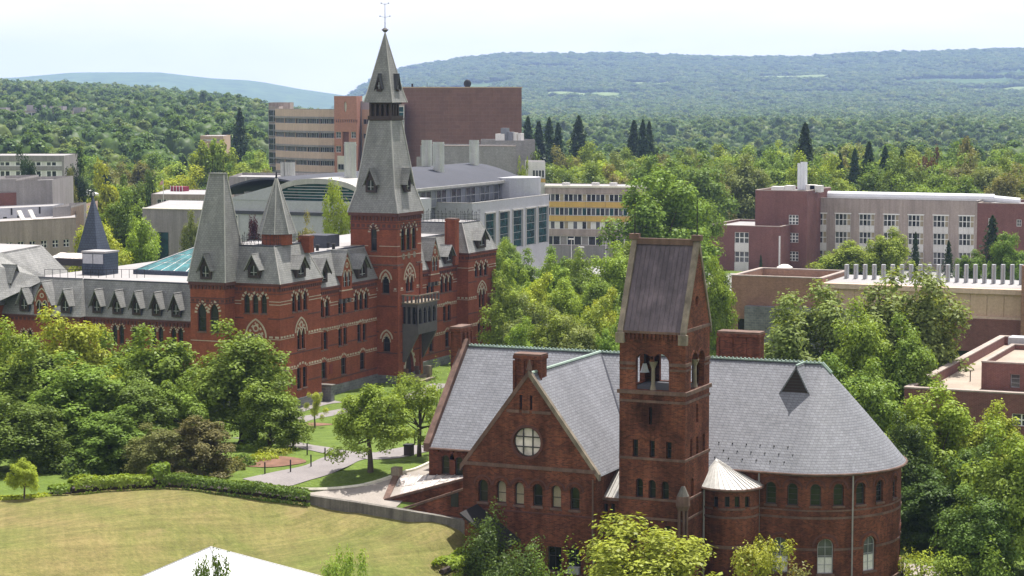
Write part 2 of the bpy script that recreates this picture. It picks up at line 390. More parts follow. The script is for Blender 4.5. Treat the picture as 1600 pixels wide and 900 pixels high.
def window(root, fr, o, depth=.22, frame='frame_dark', glass='glass_dark', nu=1, nz=1, fw=.06, split=None, low=None, name='window'):
    ol = o.outline(); w, h = o.w, o.z1 - o.z0; zc = (o.z0 + o.z1) / 2
    if o.kind == 'circ': zc = o.zs
    ins = [(o.uc + (u - o.uc) * (1 - 2 * fw / w), zc + (z - zc) * (1 - 2 * fw / h)) for u, z in ol]
    mb = MB(); d0, d1 = -depth + .005, -depth + .07
    for k in range(len(ol)):
        l = (k + 1) % len(ol)
        mb.poly([fr.p(*ol[k], d1), fr.p(*ol[l], d1), fr.p(*ins[l], d1), fr.p(*ins[k], d1)])
        mb.poly([fr.p(*ins[k], d1), fr.p(*ins[l], d1), fr.p(*ins[l], d0), fr.p(*ins[k], d0)])
    bw = fw * .55
    for k in range(1, nu):
        u = o.u0 + w * k / nu; bar(mb, fr, u - bw / 2, u + bw / 2, o.bot(u) + fw * .5, o.top(u) - fw * .3, d0, d1 - .01)
    for k in range(1, nz):
        z = o.z0 + h * k / nz
        if o.kind == 'circ': t = math.sqrt(max(0, 1 - ((z - o.zs) / o.rise) ** 2)) * w / 2; bar(mb, fr, o.uc - t, o.uc + t, z - bw / 2, z + bw / 2, d0, d1 - .012)
        elif z < o.zs: bar(mb, fr, o.u0 + fw * .5, o.u1 - fw * .5, z - bw / 2, z + bw / 2, d0, d1 - .012)
    if split: z = o.z0 + h * split; bar(mb, fr, o.u0 + fw * .5, o.u1 - fw * .5, z - bw * .7, z + bw * .7, d0, d1 - .008)
    wo_ = mb.build(name, frame, root)
    dp = -depth + .02
    if split:
        z = o.z0 + h * split
        MB().poly([fr.p(o.u0, o.z0, dp), fr.p(o.u1, o.z0, dp), fr.p(o.u1, z, dp), fr.p(o.u0, z, dp)]).build('pane', low or glass, wo_)
        MB().poly([fr.p(o.u0, z, dp), fr.p(o.u1, z, dp)] + [fr.p(u, zz, dp) for u, zz in reversed([q for q in ol if q[1] >= o.zs - 1e-4])]).build('pane', glass, wo_)
    else:
        MB().poly([fr.p(u, z, dp) for u, z in ol]).build('pane', glass, wo_)
    return wo_
def arch_pts(o, off, n):                        # points along the head of an opening, pushed outwards by off
    us = [o.uc - o.w / 2 * math.cos(math.pi * k / n) for k in range(n + 1)]
    P = [(u, o.top(u)) for u in us]; out = []
    for k, (u, z) in enumerate(P):
        a = P[max(0, k - 1)]; b = P[min(n, k + 1)]; tx, tz = b[0] - a[0], b[1] - a[1]
        L = math.hypot(tx, tz) or 1; nx, nz = -tz / L, tx / L
        if k == 0: nx, nz = -1, 0
        if k == n: nx, nz = 1, 0
        out.append((u + nx * off, z + nz * off))
    return out
def arch_trim(root, fr, o, t=.22, n=9, mat='cream_stone', alt=True, proud=.035, off=.0, name='arch_stones', full=False):
    n2 = n * 2 if alt else n; a = arch_pts(o, off, n2); b = arch_pts(o, off + t, n2); mb = MB()
    for k in range(n2):
        if alt and (k // 1) % 2: continue
        q = [a[k], a[k + 1], b[k + 1], b[k]]
        mb.hexa([fr.p(*q[0], proud), fr.p(*q[1], proud), fr.p(*q[1], -.02), fr.p(*q[0], -.02), fr.p(*q[3], proud), fr.p(*q[2], proud), fr.p(*q[2], -.02), fr.p(*q[3], -.02)])
    return mb.build(name, mat, root, kind='stuff' if alt else None)
def sill(root, fr, o, mat, h=.12, proud=.09, over=.07):
    mb = MB(); bar(mb, fr, o.u0 - over, o.u1 + over, o.z0 - h, o.z0 + .003, -.1, proud); return mb.build('sill', mat, root)
def course(root, fr, u0, u1, z, h, mat, ops=(), proud=.05, m=.0, dash=None, name='string_course'):
    gaps = sorted((o.u0 - m, o.u1 + m) for o in ops if o.z0 - .05 < z + h and o.z1 + m > z)
    a = u0; segs = []
    for g0, g1 in gaps:
        if g0 > a: segs.append((a, min(g0, u1)))
        a = max(a, g1)
    if a < u1: segs.append((a, u1))
    for s0, s1 in segs:
        if s1 - s0 < .05: continue
        mb = MB()
        if dash:
            k = max(1, int((s1 - s0) / dash)); st = (s1 - s0) / k
            for i in range(k): bar(mb, fr, s0 + st * (i + .2), s0 + st * (i + .8), z, z + h, -.02, proud)
        else:
            cuts = [s0] + [e for e in fr.extra if s0 < e < s1] + [s1]
            for c0, c1 in zip(cuts, cuts[1:]): bar(mb, fr, c0, c1, z, z + h, -.02, proud)
        mb.build(name, mat, root, kind='stuff' if dash else None)
def corbels(root, fr, u0, u1, z, h, mat, step=.4, proud=.12):
    mb = MB(); k = int((u1 - u0) / step); st = (u1 - u0) / k
    for i in range(k): bar(mb, fr, u0 + st * (i + .2), u0 + st * (i + .75), z, z + h, -.02, proud)
    mb.build('corbel_table', mat, root, kind='stuff')
# ================================================================== ground
def smooth(a, b, x): t = min(1.0, max(0.0, (x - a) / (b - a))); return t * t * (3 - 2 * t)
def interp(x, xs, ys):
    return float(np.interp(x, xs, ys))
RIDGE_X = [300, 450, 500, 600, 700, 800, 900, 1000, 1100, 1250, 1400, 1500, 1600, 1800]
RIDGE_Y = [172, 156, 140, 116, 97, 84, 84, 85, 89, 91, 83, 79, 77, 76]
def terrain(x, y):
    D = x * _fh.x + y * _fh.y; a = x * _r.x + y * _r.y
    if D < 350: return land(x, y)
    px = 800 + F_PX * a / D; px = max(-200.0, min(1800.0, px))
    lf = 1 - smooth(330, 620, px)                      # share of the left-hand hill
    yr = interp(px, RIDGE_X, RIDGE_Y)
    py_r = interp(D, [350, 700, 1100, 1600, 2400, 3400, 4800, 6200, 7400], [140 + 32 / 350 * F_PX, 140 + 36 / 700 * F_PX, 140 + 48 / 1100 * F_PX, 226, 205, 186, 150 - (90 - yr) * .4, 118 - (90 - yr) * .7, yr + 3])
    zr = CAM_H - (py_r - 140) / F_PX * min(D, 7400)
    if D > 7400: zr -= (D - 7400) * .06
    crest = interp(px, [0, 100, 200, 300, 400, 500, 620], [139, 142, 150, 159, 170, 180, 188])
    py_l = interp(D, [350, 800, 1300, 1800, 2300], [140 + 32 / 350 * F_PX, 140 + 30 / 800 * F_PX, 195, crest + 20, crest + 9])
    zl = CAM_H - (py_l - 140) / F_PX * min(D, 2300)
    if D > 2300: zl -= (D - 2300) * .05
    z = zr * (1 - lf) + zl * lf
    if D > 900: z += min(14, (D - 900) * .004) * (mnoise.noise(Vector((x * .0016, y * .0016, 3.1))) + .5 * mnoise.noise(Vector((x * .005, y * .005, 7.7))))
    if D > 7500 and px < 560:                          # the pale ridge far away on the left
        f2 = interp(px, [-200, 30, 120, 250, 330, 400, 470, 560], [128, 119, 112, 112.5, 122, 126, 139, 152])
        z = max(z, CAM_H - ((f2 + 40 * (1 - smooth(7800, 9400, D))) - 140) / F_PX * min(D, 9400) - max(0, D - 9400) * .08)
    return z
rad = [2, 30, 60, 80] + [90 + 3 * k for k in range(50)] + [250, 280, 315, 340] + [350 * (1.042 ** k) for k in range(83)]
angs = [R(a) for a in np.concatenate([np.arange(-180, -24, 12), np.arange(-24, 24, .45), np.arange(24, 180, 12)])]
mb = MB(); mb.v.append((0, 0, 0)); na = len(angs)
for r_ in rad:
    for a in angs:
        x = r_ * (_fh.x * math.cos(a) + _r.x * math.sin(a)); y = r_ * (_fh.y * math.cos(a) + _r.y * math.sin(a))
        mb.v.append((x, y, terrain(x, y)))
for j in range(na): mb.f.append((0, 1 + j, 1 + (j + 1) % na))
for i in range(len(rad) - 1):
    for j in range(na): a = 1 + i * na + j; b = 1 + i * na + (j + 1) % na; mb.f.append((a, a + na, b + na, b))
def mat_ground():
    m, n, b = _nodes('ground_green'); p = _pos(n)
    g = _ramp(n, _noise(n, p, .35, 7, .7), (.07, .105, .022), (.125, .175, .034), .3, .7)
    g = _mul(n, g, _ramp(n, _noise(n, p, 6, 3), .8, 1.2, .3, .7))
    far = _ramp(n, _noise(n, p, .012, 8, .75), (.03, .062, .02), (.085, .14, .036), .36, .62)
    fld = _ramp(n, _noise(n, p, .0022, 2, .4), 0.0, 1.0, .655, .67)
    rgb = n.nodes.new('ShaderNodeRGB'); rgb.outputs[0].default_value = (.17, .21, .075, 1)
    mf = n.nodes.new('ShaderNodeMixRGB'); n.links.new(fld, mf.inputs['Fac']); n.links.new(far, mf.inputs['Color1']); n.links.new(rgb.outputs[0], mf.inputs['Color2'])
    L = n.nodes.new('ShaderNodeVectorMath'); L.operation = 'LENGTH'; n.links.new(p, L.inputs[0])
    mr = n.nodes.new('ShaderNodeMapRange'); mr.inputs['From Min'].default_value = 450; mr.inputs['From Max'].default_value = 700; n.links.new(L.outputs['Value'], mr.inputs['Value'])
    mx = n.nodes.new('ShaderNodeMixRGB'); n.links.new(mr.outputs['Result'], mx.inputs['Fac']); n.links.new(g, mx.inputs['Color1']); n.links.new(mf.outputs['Color'], mx.inputs['Color2'])
    n.links.new(mx.outputs['Color'], b.inputs['Base Color']); b.inputs['Roughness'].default_value = .95; b.inputs['Specular IOR Level'].default_value = .1
    _bump(n, b, _noise(n, p, .06, 6, .7), .6, 4.0)
mat_ground()
mb.build('ground', 'ground_green', None, smooth=True, kind='structure')
# ================================================================== brick hall with the bell tower (front of the picture)
ch = thing('bell_tower_hall', (-50, 133, 0), 'dark red brick hall with grey slate roof, rounded end and square bell tower', 'hall')
ZE, ZR, YC, YN, XL, XS, RA = 7.95, 13.95, 139.0, 133.0, -63.75, -38.6, 6.0
XE = -37.75                                     # where the ridge ends above the apse
WX0, WX1, WY, WC = -58.1, -48.9, 126.3, -53.5   # cross wing
BR, BS = 'brick_chapel', 'brownstone'
frN = Fr(y=YN); frA = FrCurve(YN, XS, RA); frG = Fr(y=WY)
# nave left bay
opsL = [opx(frN, 696, 12, 711, 741, 'round'), opx(frN, 717, 12, 714, 744, 'round')]
facade(ch, frN, XL, WX0, 0, ZE, opsL, BR)
for o in opsL:
    window(ch, frN, o, glass='glass_tree_reflect', nz=3); arch_trim(ch, frN, o, .35, 10, BR, False, .05, .06); sill(ch, frN, o, BS)
corbels(ch, frN, XL + .1, WX0, ZE - .6, .3, BR, .35)
# nave right bays and the apse
ups = [opx(frA, c, w, t, b, 'round') for c, w, t, b in ((1204.4, 16.5, 751, 785), (1238.2, 16.8, 753, 788), (1274.4, 17, 756, 791), (1310.4, 17, 757, 793), (1344.9, 15, 757, 792), (1374.4, 12.5, 753, 789), (1397.8, 8, 745, 783))]
w_up = ups[2].w
for o in ups[3:]:
    o.u0, o.u1 = o.uc - w_up / 2, o.uc + w_up / 2; o.w = w_up
for o in ups: o.z0, o.z1 = ups[2].z0, ups[2].z1; o.rise = o.w / 2; o.zs = o.z1 - o.rise
lows = [opx(frA, c, w, t, b, 'round') for c, w, t, b in ((1218.4, 22, 838, 886), (1289.6, 23, 842, 897), (1358.4, 21, 840, 893))]
lows.append(Op(lows[2].uc + 4.6 - .5, lows[2].uc + 4.6 + .5, lows[1].z0, lows[1].z1, 'round'))
for o in lows: o.u0, o.u1, o.w = o.uc - .52, o.uc + .52, 1.04; o.z0, o.z1 = lows[1].z0, lows[1].z1; o.rise = .52; o.zs = o.z1 - o.rise
aops = ups + lows
facade(ch, frA, WX1, XS + RA * math.pi, 0, ZE, aops, BR, name='apse_wall')
for k, o in enumerate(ups):
    window(ch, frA, o, glass='glass_tree_reflect' if k < 4 else 'glass_dark', nz=4, frame='frame_dark')
    arch_trim(ch, frA, o, .13, 12, BR, False, .05, .0); arch_trim(ch, frA, o, .12, 12, 'brick_dark', False, .025, .2); sill(ch, frA, o, BS)
for k, o in enumerate(lows):
    window(ch, frA, o, glass='glass_grey', frame='frame_grey', split=.46, low='blind_white', nz=4, nu=2, fw=.05)
    arch_trim(ch, frA, o, .16, 12, BR, False, .05, .0); arch_trim(ch, frA, o, .12, 12, 'brick_dark', False, .03, .22); sill(ch, frA, o, BS)
zb1 = frA.px(1325, 809)[1]; zb2 = frA.px(1325, 858)[1]
uend = XS + RA * math.pi
course(ch, frA, WX1, uend, zb1 - .07, .15, BS, aops)
course(ch, frA, WX1, uend, ups[0].z0 - .36, .1, BS, aops, proud=.04)
course(ch, frA, WX1, uend, zb2 - .07, .15, BS, aops)
course(ch, frA, WX1, uend, .0, .45, BS, [], proud=.12, name='plinth')
corbels(ch, frA, WX1, uend, ZE - .42, .26, BR, .3, .1)
# hidden rear and end walls
facade(ch, Fr(y=2 * YC - YN, sgn=1), XL, XS, 0, ZE, [], BR)
facade(ch, Fr(x=XL, sgn=-1), YN, 2 * YC - YN, 0, [(YN, ZE), (YC, ZR - .1), (2 * YC - YN, ZE)], [], BR, name='gable_wall')
# nave roof
E = .28; eY = YN - E; eZ = ZE - E * (ZR - ZE) / RA
MB().slab([(XL + .25, eY, eZ), (XS, eY, eZ), (XE, YC, ZR), (XL + .25, YC, ZR)], .14).build('roof_slope', 'slate_chapel', ch)
MB().slab([(XL + .25, 2 * YC - eY, eZ), (XS, 2 * YC - eY, eZ), (XE, YC, ZR), (XL + .25, YC, ZR)], .14).build('roof_slope', 'slate_chapel', ch)
mb = MB(); N = 36; i0 = 0; Rr = RA + E
arc = [(XS + Rr * math.sin(math.pi * k / N), YC - Rr * math.cos(math.pi * k / N)) for k in range(N + 1)]
lv = 6
for j in range(lv + 1):
    t = j / lv
    for (ax, ay) in arc:
        mb.v.append((ax + (XE - ax) * t, ay + (YC - ay) * t, eZ + (ZR - eZ) * t + .10 * math.sin(math.pi * t)))
for j in range(lv):
    for k in range(N):
        a = j * (N + 1) + k; mb.f.append((a, a + 1, a + N + 2, a + N + 1))
for k in range(N): mb.poly([(*arc[k], eZ), (*arc[k + 1], eZ), (*arc[k + 1], eZ - .16), (*arc[k], eZ - .16)])
mb.build('apse_roof', 'slate_chapel', ch, smooth=True)
# eaves gutter
gp = [(WX1, eY - .05, eZ - .06), (XS, eY - .05, eZ - .06)] + [(XS + (Rr + .05) * math.sin(math.pi * k / N), YC - (Rr + .05) * math.cos(math.pi * k / N), eZ - .06) for k in range(1, N + 1)]
MB().tube(gp, .085, 6).build('gutter', 'brownstone', ch)
MB().tube([(XL + .2, eY - .05, eZ - .06), (WX0 + .1, eY - .05, eZ - .06)], .085, 6).build('gutter', 'brownstone', ch)
# ridge in weathered copper
MB().tube([(XL + .3, YC, ZR + .06), (XE, YC, ZR + .06)], .08, 6).build('ridge_cap', 'copper_green', ch)
mb = MB()
for k in range(90):
    x = XL + .5 + k * (XE - XL - .8) / 89; mb.box(x - .05, x + .05, YC - .08, YC + .08, ZR + .03, ZR + .19)
mb.build('ridge_crest', 'copper_green', ch, kind='stuff')
MB().tube([(XE - .1, YC, ZR + .08), (XE + .55, YC - .1, ZR - .55)], .14, 6).build('hip_cap', 'copper_green', ch)
# gable coping on the left end
def coping(root, pts, wd, axis, h=.3, drop=.35, mat='limestone'):
    for (p, q) in zip(pts, pts[1:]):
        p, q = Vector(p), Vector(q); a = Vector(axis) * wd / 2
        MB().hexa([p - a - Vector((0, 0, drop)), q - a - Vector((0, 0, drop)), q + a - Vector((0, 0, drop)), p + a - Vector((0, 0, drop)),
                   p - a + Vector((0, 0, h)), q - a + Vector((0, 0, h)), q + a + Vector((0, 0, h)), p + a + Vector((0, 0, h))]).build('coping', mat, root)
coping(ch, [(XL, eY - .12, eZ), (XL, YC, ZR + .25)], .45, (1, 0, 0), .28, .3, BS)
coping(ch, [(XL, YC, ZR + .25), (XL, 2 * YC - eY + .12, eZ)], .55, (1, 0, 0), .28, .3, BS)
# dormer louvre on the apse slope
pB = H(1242, 615, y=YC - 2.0); sl = (ZR - ZE) / RA
yb = YC - (ZR - 12.22) / sl; dx = H(1242, 615, y=yb).x; zb = ZR - (YC - yb) * sl
dr = MB().poly([(dx - .95, yb, zb), (dx + .95, yb, zb), (dx + .1, yb, zb + 1.65)]).build('dormer_louvre', 'wood_dark', ch)
ybk = yb + 1.65 / sl; 
for s, nm in ((-1.05, 0), (1.05, 1)):
    MB().slab([(dx + s, yb - .12, zb - .1), (dx + .1, yb - .12, zb + 1.75), (dx + .1, ybk + .1, zb + 1.75), (dx + s, yb + .05, zb - .1)], .09).build('dormer_roof', 'slate_chapel', dr)
mb = MB()
for k in range(7):
    z = zb + .15 + k * .2; t = 1 - (z - zb) / 1.65; mb.box(dx + .1 - 1.05 * t * .9, dx + .1 + .85 * t * .9, yb - .06, yb - .015, z, z + .05)
mb.build('louvre_slat', 'frame_dark', dr, kind='stuff')
MB().tube([(dx + .1, yb - .15, zb + 1.8), (dx + .1, ybk + .1, zb + 1.8)], .06, 5).build('dormer_ridge', 'copper_green', dr)
# snow guards
mb = MB()
for r_ in range(3):
    for k in range(13):
        x = -45.2 + k * .93 + (r_ % 2) * .45; y = eY + .55 + r_ * .42; z = ZE + (y - YN) * sl
        if x < XS + .6: mb.box(x - .03, x + .03, y - .05, y + .05, z + .01, z + .085)
mb.build('snow_guards', 'iron', ch, kind='stuff')
# cross wing
gt = [(WX0, ZE), (WC, ZR), (WX1, ZE)]
six = [opx(frG, c, 15, t, b, 'round') for c, t, b in ((754.7, 749, 784), (783.2, 751, 786), (811.2, 753.5, 789), (840, 756, 791), (869, 758.5, 794), (898, 761, 797))]
low2 = [opx(frG, 866, 22, 854, 893), opx(frG, 897, 21, 858, 897), opx(frG, 760, 14, 845, 870)]
slits = [opx(frG, 813.6, 4.2, 617, 640), opx(frG, 829.6, 4.2, 618, 641)]
uc, zc = frG.px(823.6, 691); rr = .95
circ = Op(uc - rr, uc + rr, zc - rr, zc + rr, 'circ')
gops = six + low2[:2] + slits + [circ]
facade(ch, frG, WX0, WX1, 0, gt, gops, BR, depth=.3, name='gable_wall')
for k, o in enumerate(six):
    window(ch, frG, o, .3, glass='blind_pale' if k in (1, 2, 4) else 'glass_tree_reflect', split=.45, low='glass_dark' if k in (0, 3, 5) else 'blind_pale', fw=.05)
    arch_trim(ch, frG, o, .14, 12, BR, False, .05, .0); arch_trim(ch, frG, o, .12, 12, 'brick_dark', False, .03, .2); sill(ch, frG, o, BS, .14)
for o in low2[:2]: window(ch, frG, o, .3, frame='frame_dark', glass='glass_dark', nu=2, split=.6, fw=.07); sill(ch, frG, o, BS)
ac = MB(); bar(ac, frG, low2[1].u0 + .1, low2[1].u1 - .1, low2[1].z0 + .02, low2[1].z0 + .45, -.25, .2); ac.build('air_conditioner', 'frame_grey', ch)
for o in slits: window(ch, frG, o, .3, glass='glass_dark', fw=.02)
# round window: frame, bars and nine panes
wr = MB()
ol = [(uc + rr * math.cos(2 * math.pi * k / 28), zc + rr * math.sin(2 * math.pi * k / 28)) for k in range(28)]
for k in range(28):
    l = (k + 1) % 28
    for s0, s1, d0, d1 in ((1.0, .93, -.16, -.16), (.93, .93, -.16, -.22)):
        wr.poly([frG.p(uc + (ol[k][0] - uc) * s0, zc + (ol[k][1] - zc) * s0, d0), frG.p(uc + (ol[l][0] - uc) * s0, zc + (ol[l][1] - zc) * s0, d0),
                 frG.p(uc + (ol[l][0] - uc) * s1, zc + (ol[l][1] - zc) * s1, d1), frG.p(uc + (ol[k][0] - uc) * s1, zc + (ol[k][1] - zc) * s1, d1)])
g = rr * .34; L = math.sqrt(rr * rr - g * g)
for s in (-1, 1):
    bar(wr, frG, uc + s * g - .035, uc + s * g + .035, zc - L, zc + L, -.22, -.14); bar(wr, frG, uc - L, uc + L, zc + s * g - .035, zc + s * g + .035, -.22, -.145)
wr = wr.build('round_window', 'frame_dark', ch)
cuts = [-rr, -g, g, rr]
for a in range(3):
    for b in range(3):
        pts = []
        for k in range(12):
            t = k / 12; side = int(t * 4); f4 = t * 4 - side
            q = [(cuts[a] + (cuts[a + 1] - cuts[a]) * f4, cuts[b]), (cuts[a + 1], cuts[b] + (cuts[b + 1] - cuts[b]) * f4), (cuts[a + 1] + (cuts[a] - cuts[a + 1]) * f4, cuts[b + 1]), (cuts[a], cuts[b + 1] + (cuts[b] - cuts[b + 1]) * f4)][side]
            d = math.hypot(*q); s = min(1, rr * .99 / d) if d else 1; pts.append(frG.p(uc + q[0] * s, zc + q[1] * s, -.21 - .004 * ((a + b) % 2)))
        MB().poly(pts).build('pane', 'glass_pale', wr)
mb = MB()
for k in range(28):
    l = (k + 1) % 28
    q = [(uc + (ol[i][0] - uc) * s, zc + (ol[i][1] - zc) * s) for s in (1.0, 1.17) for i in (k, l)]
    mb.hexa([frG.p(*q[0], .06), frG.p(*q[1], .06), frG.p(*q[1], -.02), frG.p(*q[0], -.02), frG.p(*q[2], .06), frG.p(*q[3], .06), frG.p(*q[3], -.02), frG.p(*q[2], -.02)])
mb.build('round_window_surround', 'brick_dark', ch)
zz = frG.px(724, 723)[1]; course(ch, frG, WX0, WX1, zz - .1, .24, BS, gops, .06)
zz = frG.px(828, 644)[1]; wv = (ZR - zz) / (ZR - ZE) * 4.6; course(ch, frG, WC - wv + .3, WC + wv - .3, zz - .08, .18, BS, gops, .05)
zz = six[0].z0 - .5; course(ch, frG, WX0, WX1, zz, .1, 'brick_dark', gops, .05)
facade(ch, Fr(x=WX1), WY, YN, 0, ZE, [], BR); facade(ch, Fr(x=WX0, sgn=-1), WY, YN, 0, ZE, [], BR)
for sx in (-1, 1):
    xe = WC + sx * (4.6 + .2); ze = ZE - .2 * 6 / 4.6
    MB().slab([(xe, WY + .2, ze + .01), (WC, WY + .2, ZR + .02), (WC, YC, ZR + .02), (xe, YN - .2, ze + .01)], .14).build('roof_slope', 'slate_chapel', ch)
MB().tube([(WC, WY + .3, ZR + .08), (WC, YC, ZR + .08)], .10, 6).build('ridge_cap', 'copper_green', ch)
MB().tube([(WX1 + .2, YN - .2, ZE - .15), (WC, YC, ZR + .05)], .07, 5).build('valley', 'roof_metal', ch)
coping(ch, [(WX0 - .22, WY + .12, ZE - .3), (WC, WY + .12, ZR + .1)], .34, (0, 1, 0), .22, .2, BS)
coping(ch, [(WC, WY + .12, ZR + .1), (WX1 + .22, WY + .12, ZE - .3)], .34, (0, 1, 0), .22, .2, 'limestone')
MB().frus((WC, WY + .12), .22, .05, ZR + .3, ZR + .95, 6).build('finial', BS, ch)
# three-flue chimney behind the gable
def chimney(root, x0, x1, y0, y1, z0, z1, nf, mat, along='x'):
    c = MB().box(x0, x1, y0, y1, z0, z1 - .35).build('chimney', mat, root)
    for k in range(nf + 1):
        if along == 'x':
            x = x0 + (x1 - x0) * k / nf; MB().box(x - .09, x + .09, y0 - .09, y0 + .02, z0, z1 - .45).build('chimney_rib', mat, c)
        else:
            y = y0 + (y1 - y0) * k / nf; MB().box(x1 - .02, x1 + .09, y - .09, y + .09, z0, z1 - .45).build('chimney_rib', mat, c)
    MB().box(x0 - .07, x1 + .07, y0 - .12, y1 + .07, z1 - .35, z1 - .12).build('chimney_cap', mat, c)
    MB().box(x0 - .05, x1 + .05, y0 - .05, y1 + .05, z1 - .12, z1).build('chimney_top', 'brownstone', c)
    return c
ca, cb = H(804, 560, y=127.6), H(845, 556, y=127.6)
chimney(ch, ca.x, cb.x, 127.6, 128.6, 11.2, H(825, 553, y=127.6).z, 3, BR)
ca, cb = H(706, 512, y=YC - .4), H(721, 512, y=YC - .4)
chimney(ch, ca.x, cb.x, YC - .6, YC + 1.3, 8, ca.z + .1, 3, BR, 'y')
ca, cb = H(1122, 517, y=YC + 3), H(1186, 520, y=YC + 3)
chimney(ch, ca.x, cb.x, YC + 3, YC + 4.2, 6, ca.z, 3, BR)
# low link with pale metal roof between wing and tower
TX0, TX1, TY0, TY1 = -47.72, -43.37, 127.3, 132.1
frP = Fr(y=127.7)
za = frP.px(940, 775)[1]
lat = [opx(frP, c, 6.5, t, t + 13) for c in (935.5, 946.5, 957.5) for t in (787, 803, 819)]
facade(ch, frP, WX1 - .05, TX0 + .05, 0, za, lat, BR, .25, 'porch_wall')
for o in lat: window(ch, frP, o, .25, glass='glass_dark', fw=.03)
MB().slab([(WX1 + .0, 127.55, za - .1), (TX0 + .02, 127.55, za + .0), (TX0 + .02, 131.5, za + 2.3), (WX1 + .0, 131.5, za + 2.2)], .1).build('porch_roof', 'metal_pale', ch)
for k in range(1, 4):
    x = WX1 + k * (TX0 - WX1) / 4; MB().tube([(x, 127.55, za + .0), (x, 131.5, za + 2.28)], .03, 4).build('roof_seam', 'metal_pale', ch)
MB().box(WX1, TX0, 127.45, 127.75, za - .2, za - .02).build('porch_cornice', BS, ch)
# drum with a conical metal roof
DX, DY, DR = -41.98, 132.3, 1.88
frD = FrRound(DX, DY, DR); zde = frD.px(1146, 765)[1]
dops = [opx(frD, c, 8, 776, 793) for c in (1118, 1136, 1152, 1168)]
facade(ch, frD, -DR * math.pi * .62, DR * math.pi * .75, 0, zde, dops, BR, .2, 'drum_wall')
for o in dops: window(ch, frD, o, .2, glass='glass_dark', fw=.03)
for y in (798, 811): course(ch, frD, -DR * 1.9, DR * 2.2, frD.px(1146, y)[1], .13, BS, dops, .05)
course(ch, frD, -DR * 1.9, DR * 2.2, frD.px(1146, 858)[1], .2, BS, dops, .1, name='plinth')
mb = MB(); nseg = 36; ap = (DX - 1.2, DY + .75, zde + 1.45)
ring = [(DX + (DR + .22) * math.sin(2 * math.pi * k / nseg), DY - (DR + .22) * math.cos(2 * math.pi * k / nseg), zde) for k in range(nseg)]
mb.pyramid(ring, ap); mb.poly([(x, y, z - .02) for x, y, z in reversed(ring)]); cone = mb.build('cone_roof', 'metal_pale', ch)
for k in range(0, nseg):
    MB().tube([Vector(ring[k]) + Vector((0, 0, .02)), Vector(ap) + Vector((0, 0, .02))], [.035, .012], 4).build('roof_seam', 'metal_pale', cone)
MB().tube([(x, y, z - .05) for x, y, z in ring] + [(ring[0][0], ring[0][1], ring[0][2] - .05)], .09, 5).build('gutter', 'brownstone', ch)
# downpipes
def pipe(px, fr, z1, z0=0.0, r_=.06, mat='concrete_grey'):
    u = fr.px(px, 780)[0]; MB().tube([fr.p(u, z1, .14), fr.p(u, z0, .14)], r_, 6).build('downpipe', mat, ch)
pipe(1331, frA, eZ - .05); pipe(1186.5, frA, eZ - .05, 0, .07); pipe(927.3, frG, ZE - .4, 0, .06, 'brownstone')
MB().tube([(TX1 + .1, 130.9, zde), (TX1 + .1, 130.9, 0)], .07, 6).build('downpipe', 'concrete_grey', ch)

# ---- the tower
frF, frR, frB, frL = Fr(y=TY0), Fr(x=TX1), Fr(y=TY1, sgn=1), Fr(x=TX0, sgn=-1)
zE = frF.px(1018, 517)[1]; zL = frF.px(1018, 611)[1]
bl = opx(frF, 1006, 26, 552, 610, 'round'); br_ = opx(frF, 1032.2, 26, 553, 611, 'round'); um = (bl.u1 + br_.u0) / 2
bl = Op(bl.u0, um, bl.z0, bl.z1, 'round'); br_ = Op(um, br_.u1, br_.z0, br_.z1, 'round'); bl.open_sides = br_.open_sides = (um,)
zt = bl.z1; 
for o in (bl, br_): o.z0 = zL + .05; o.z1 = zt; o.rise = o.w / 2; o.zs = zt - o.rise
# both arches share one opening below the capitals
bops = [bl, br_]
f_ops = [opx(frF, 1016.3, 4.5, 637, 663)] + [opx(frF, c, 8.4, t, b) for c, t, b in ((992.6, 686.6, 713.5), (1018.8, 688.5, 715), (1044.9, 691, 717))] + \
        [opx(frF, c, 11.5, t, b, 'round') for c, t, b in ((999, 747, 777), (1018.8, 749.5, 779), (1039.3, 752, 781))] + \
        [opx(frF, c, 9, 822, 850) for c in (993, 1018, 1043)]
facade(ch, frF, TX0, TX1, 0, zE, bops + f_ops, BR, .35, 'tower_wall')
for o in f_ops: window(ch, frF, o, .35, glass='glass_dark', fw=.035, nz=2 if o.z1 - o.z0 > .9 else 1)
for o in f_ops[4:7]: arch_trim(ch, frF, o, .12, 10, BR, False, .04, .0)
ym = (TY0 + TY1) / 2
rb = [Op(ym - 1.3, ym, bl.z0, bl.z1, 'round'), Op(ym, ym + 1.3, bl.z0, bl.z1, 'round')]
for o in rb: o.open_sides = (ym,)
r_ops = [opx(frR, 1089.5, 3.6, 631, 660)] + [opx(frR, c, 3.6, t, b) for c, t, b in ((1080, 686, 714), (1089.6, 682, 709.5), (1099.5, 678, 705))] + [opx(frR, 1081.8, 4.5, 747, 777, 'round')]
zg = frR.px(1085, 380)[1]; zG = H(1085, 381, y=ym).z
oval = opx(frR, 1089, 5, 462, 478, 'circ'); oval.zs = (oval.z0 + oval.z1) / 2; oval.rise = (oval.z1 - oval.z0) / 2
facade(ch, frR, TY0, TY1, 0, [(TY0, zE), (ym, zG - .1), (TY1, zE)], rb + r_ops + [oval], BR, .35, 'tower_wall')
for o in r_ops + [oval]: window(ch, frR, o, .3, glass='glass_dark', fw=.03)
bb = [Op(o.u0, o.u1, o.z0, o.z1, 'round') for o in bops]
for o in bb: o.open_sides = (um,)
facade(ch, frB, TX0, TX1, 0, zE, bb, BR, .35, 'tower_wall')
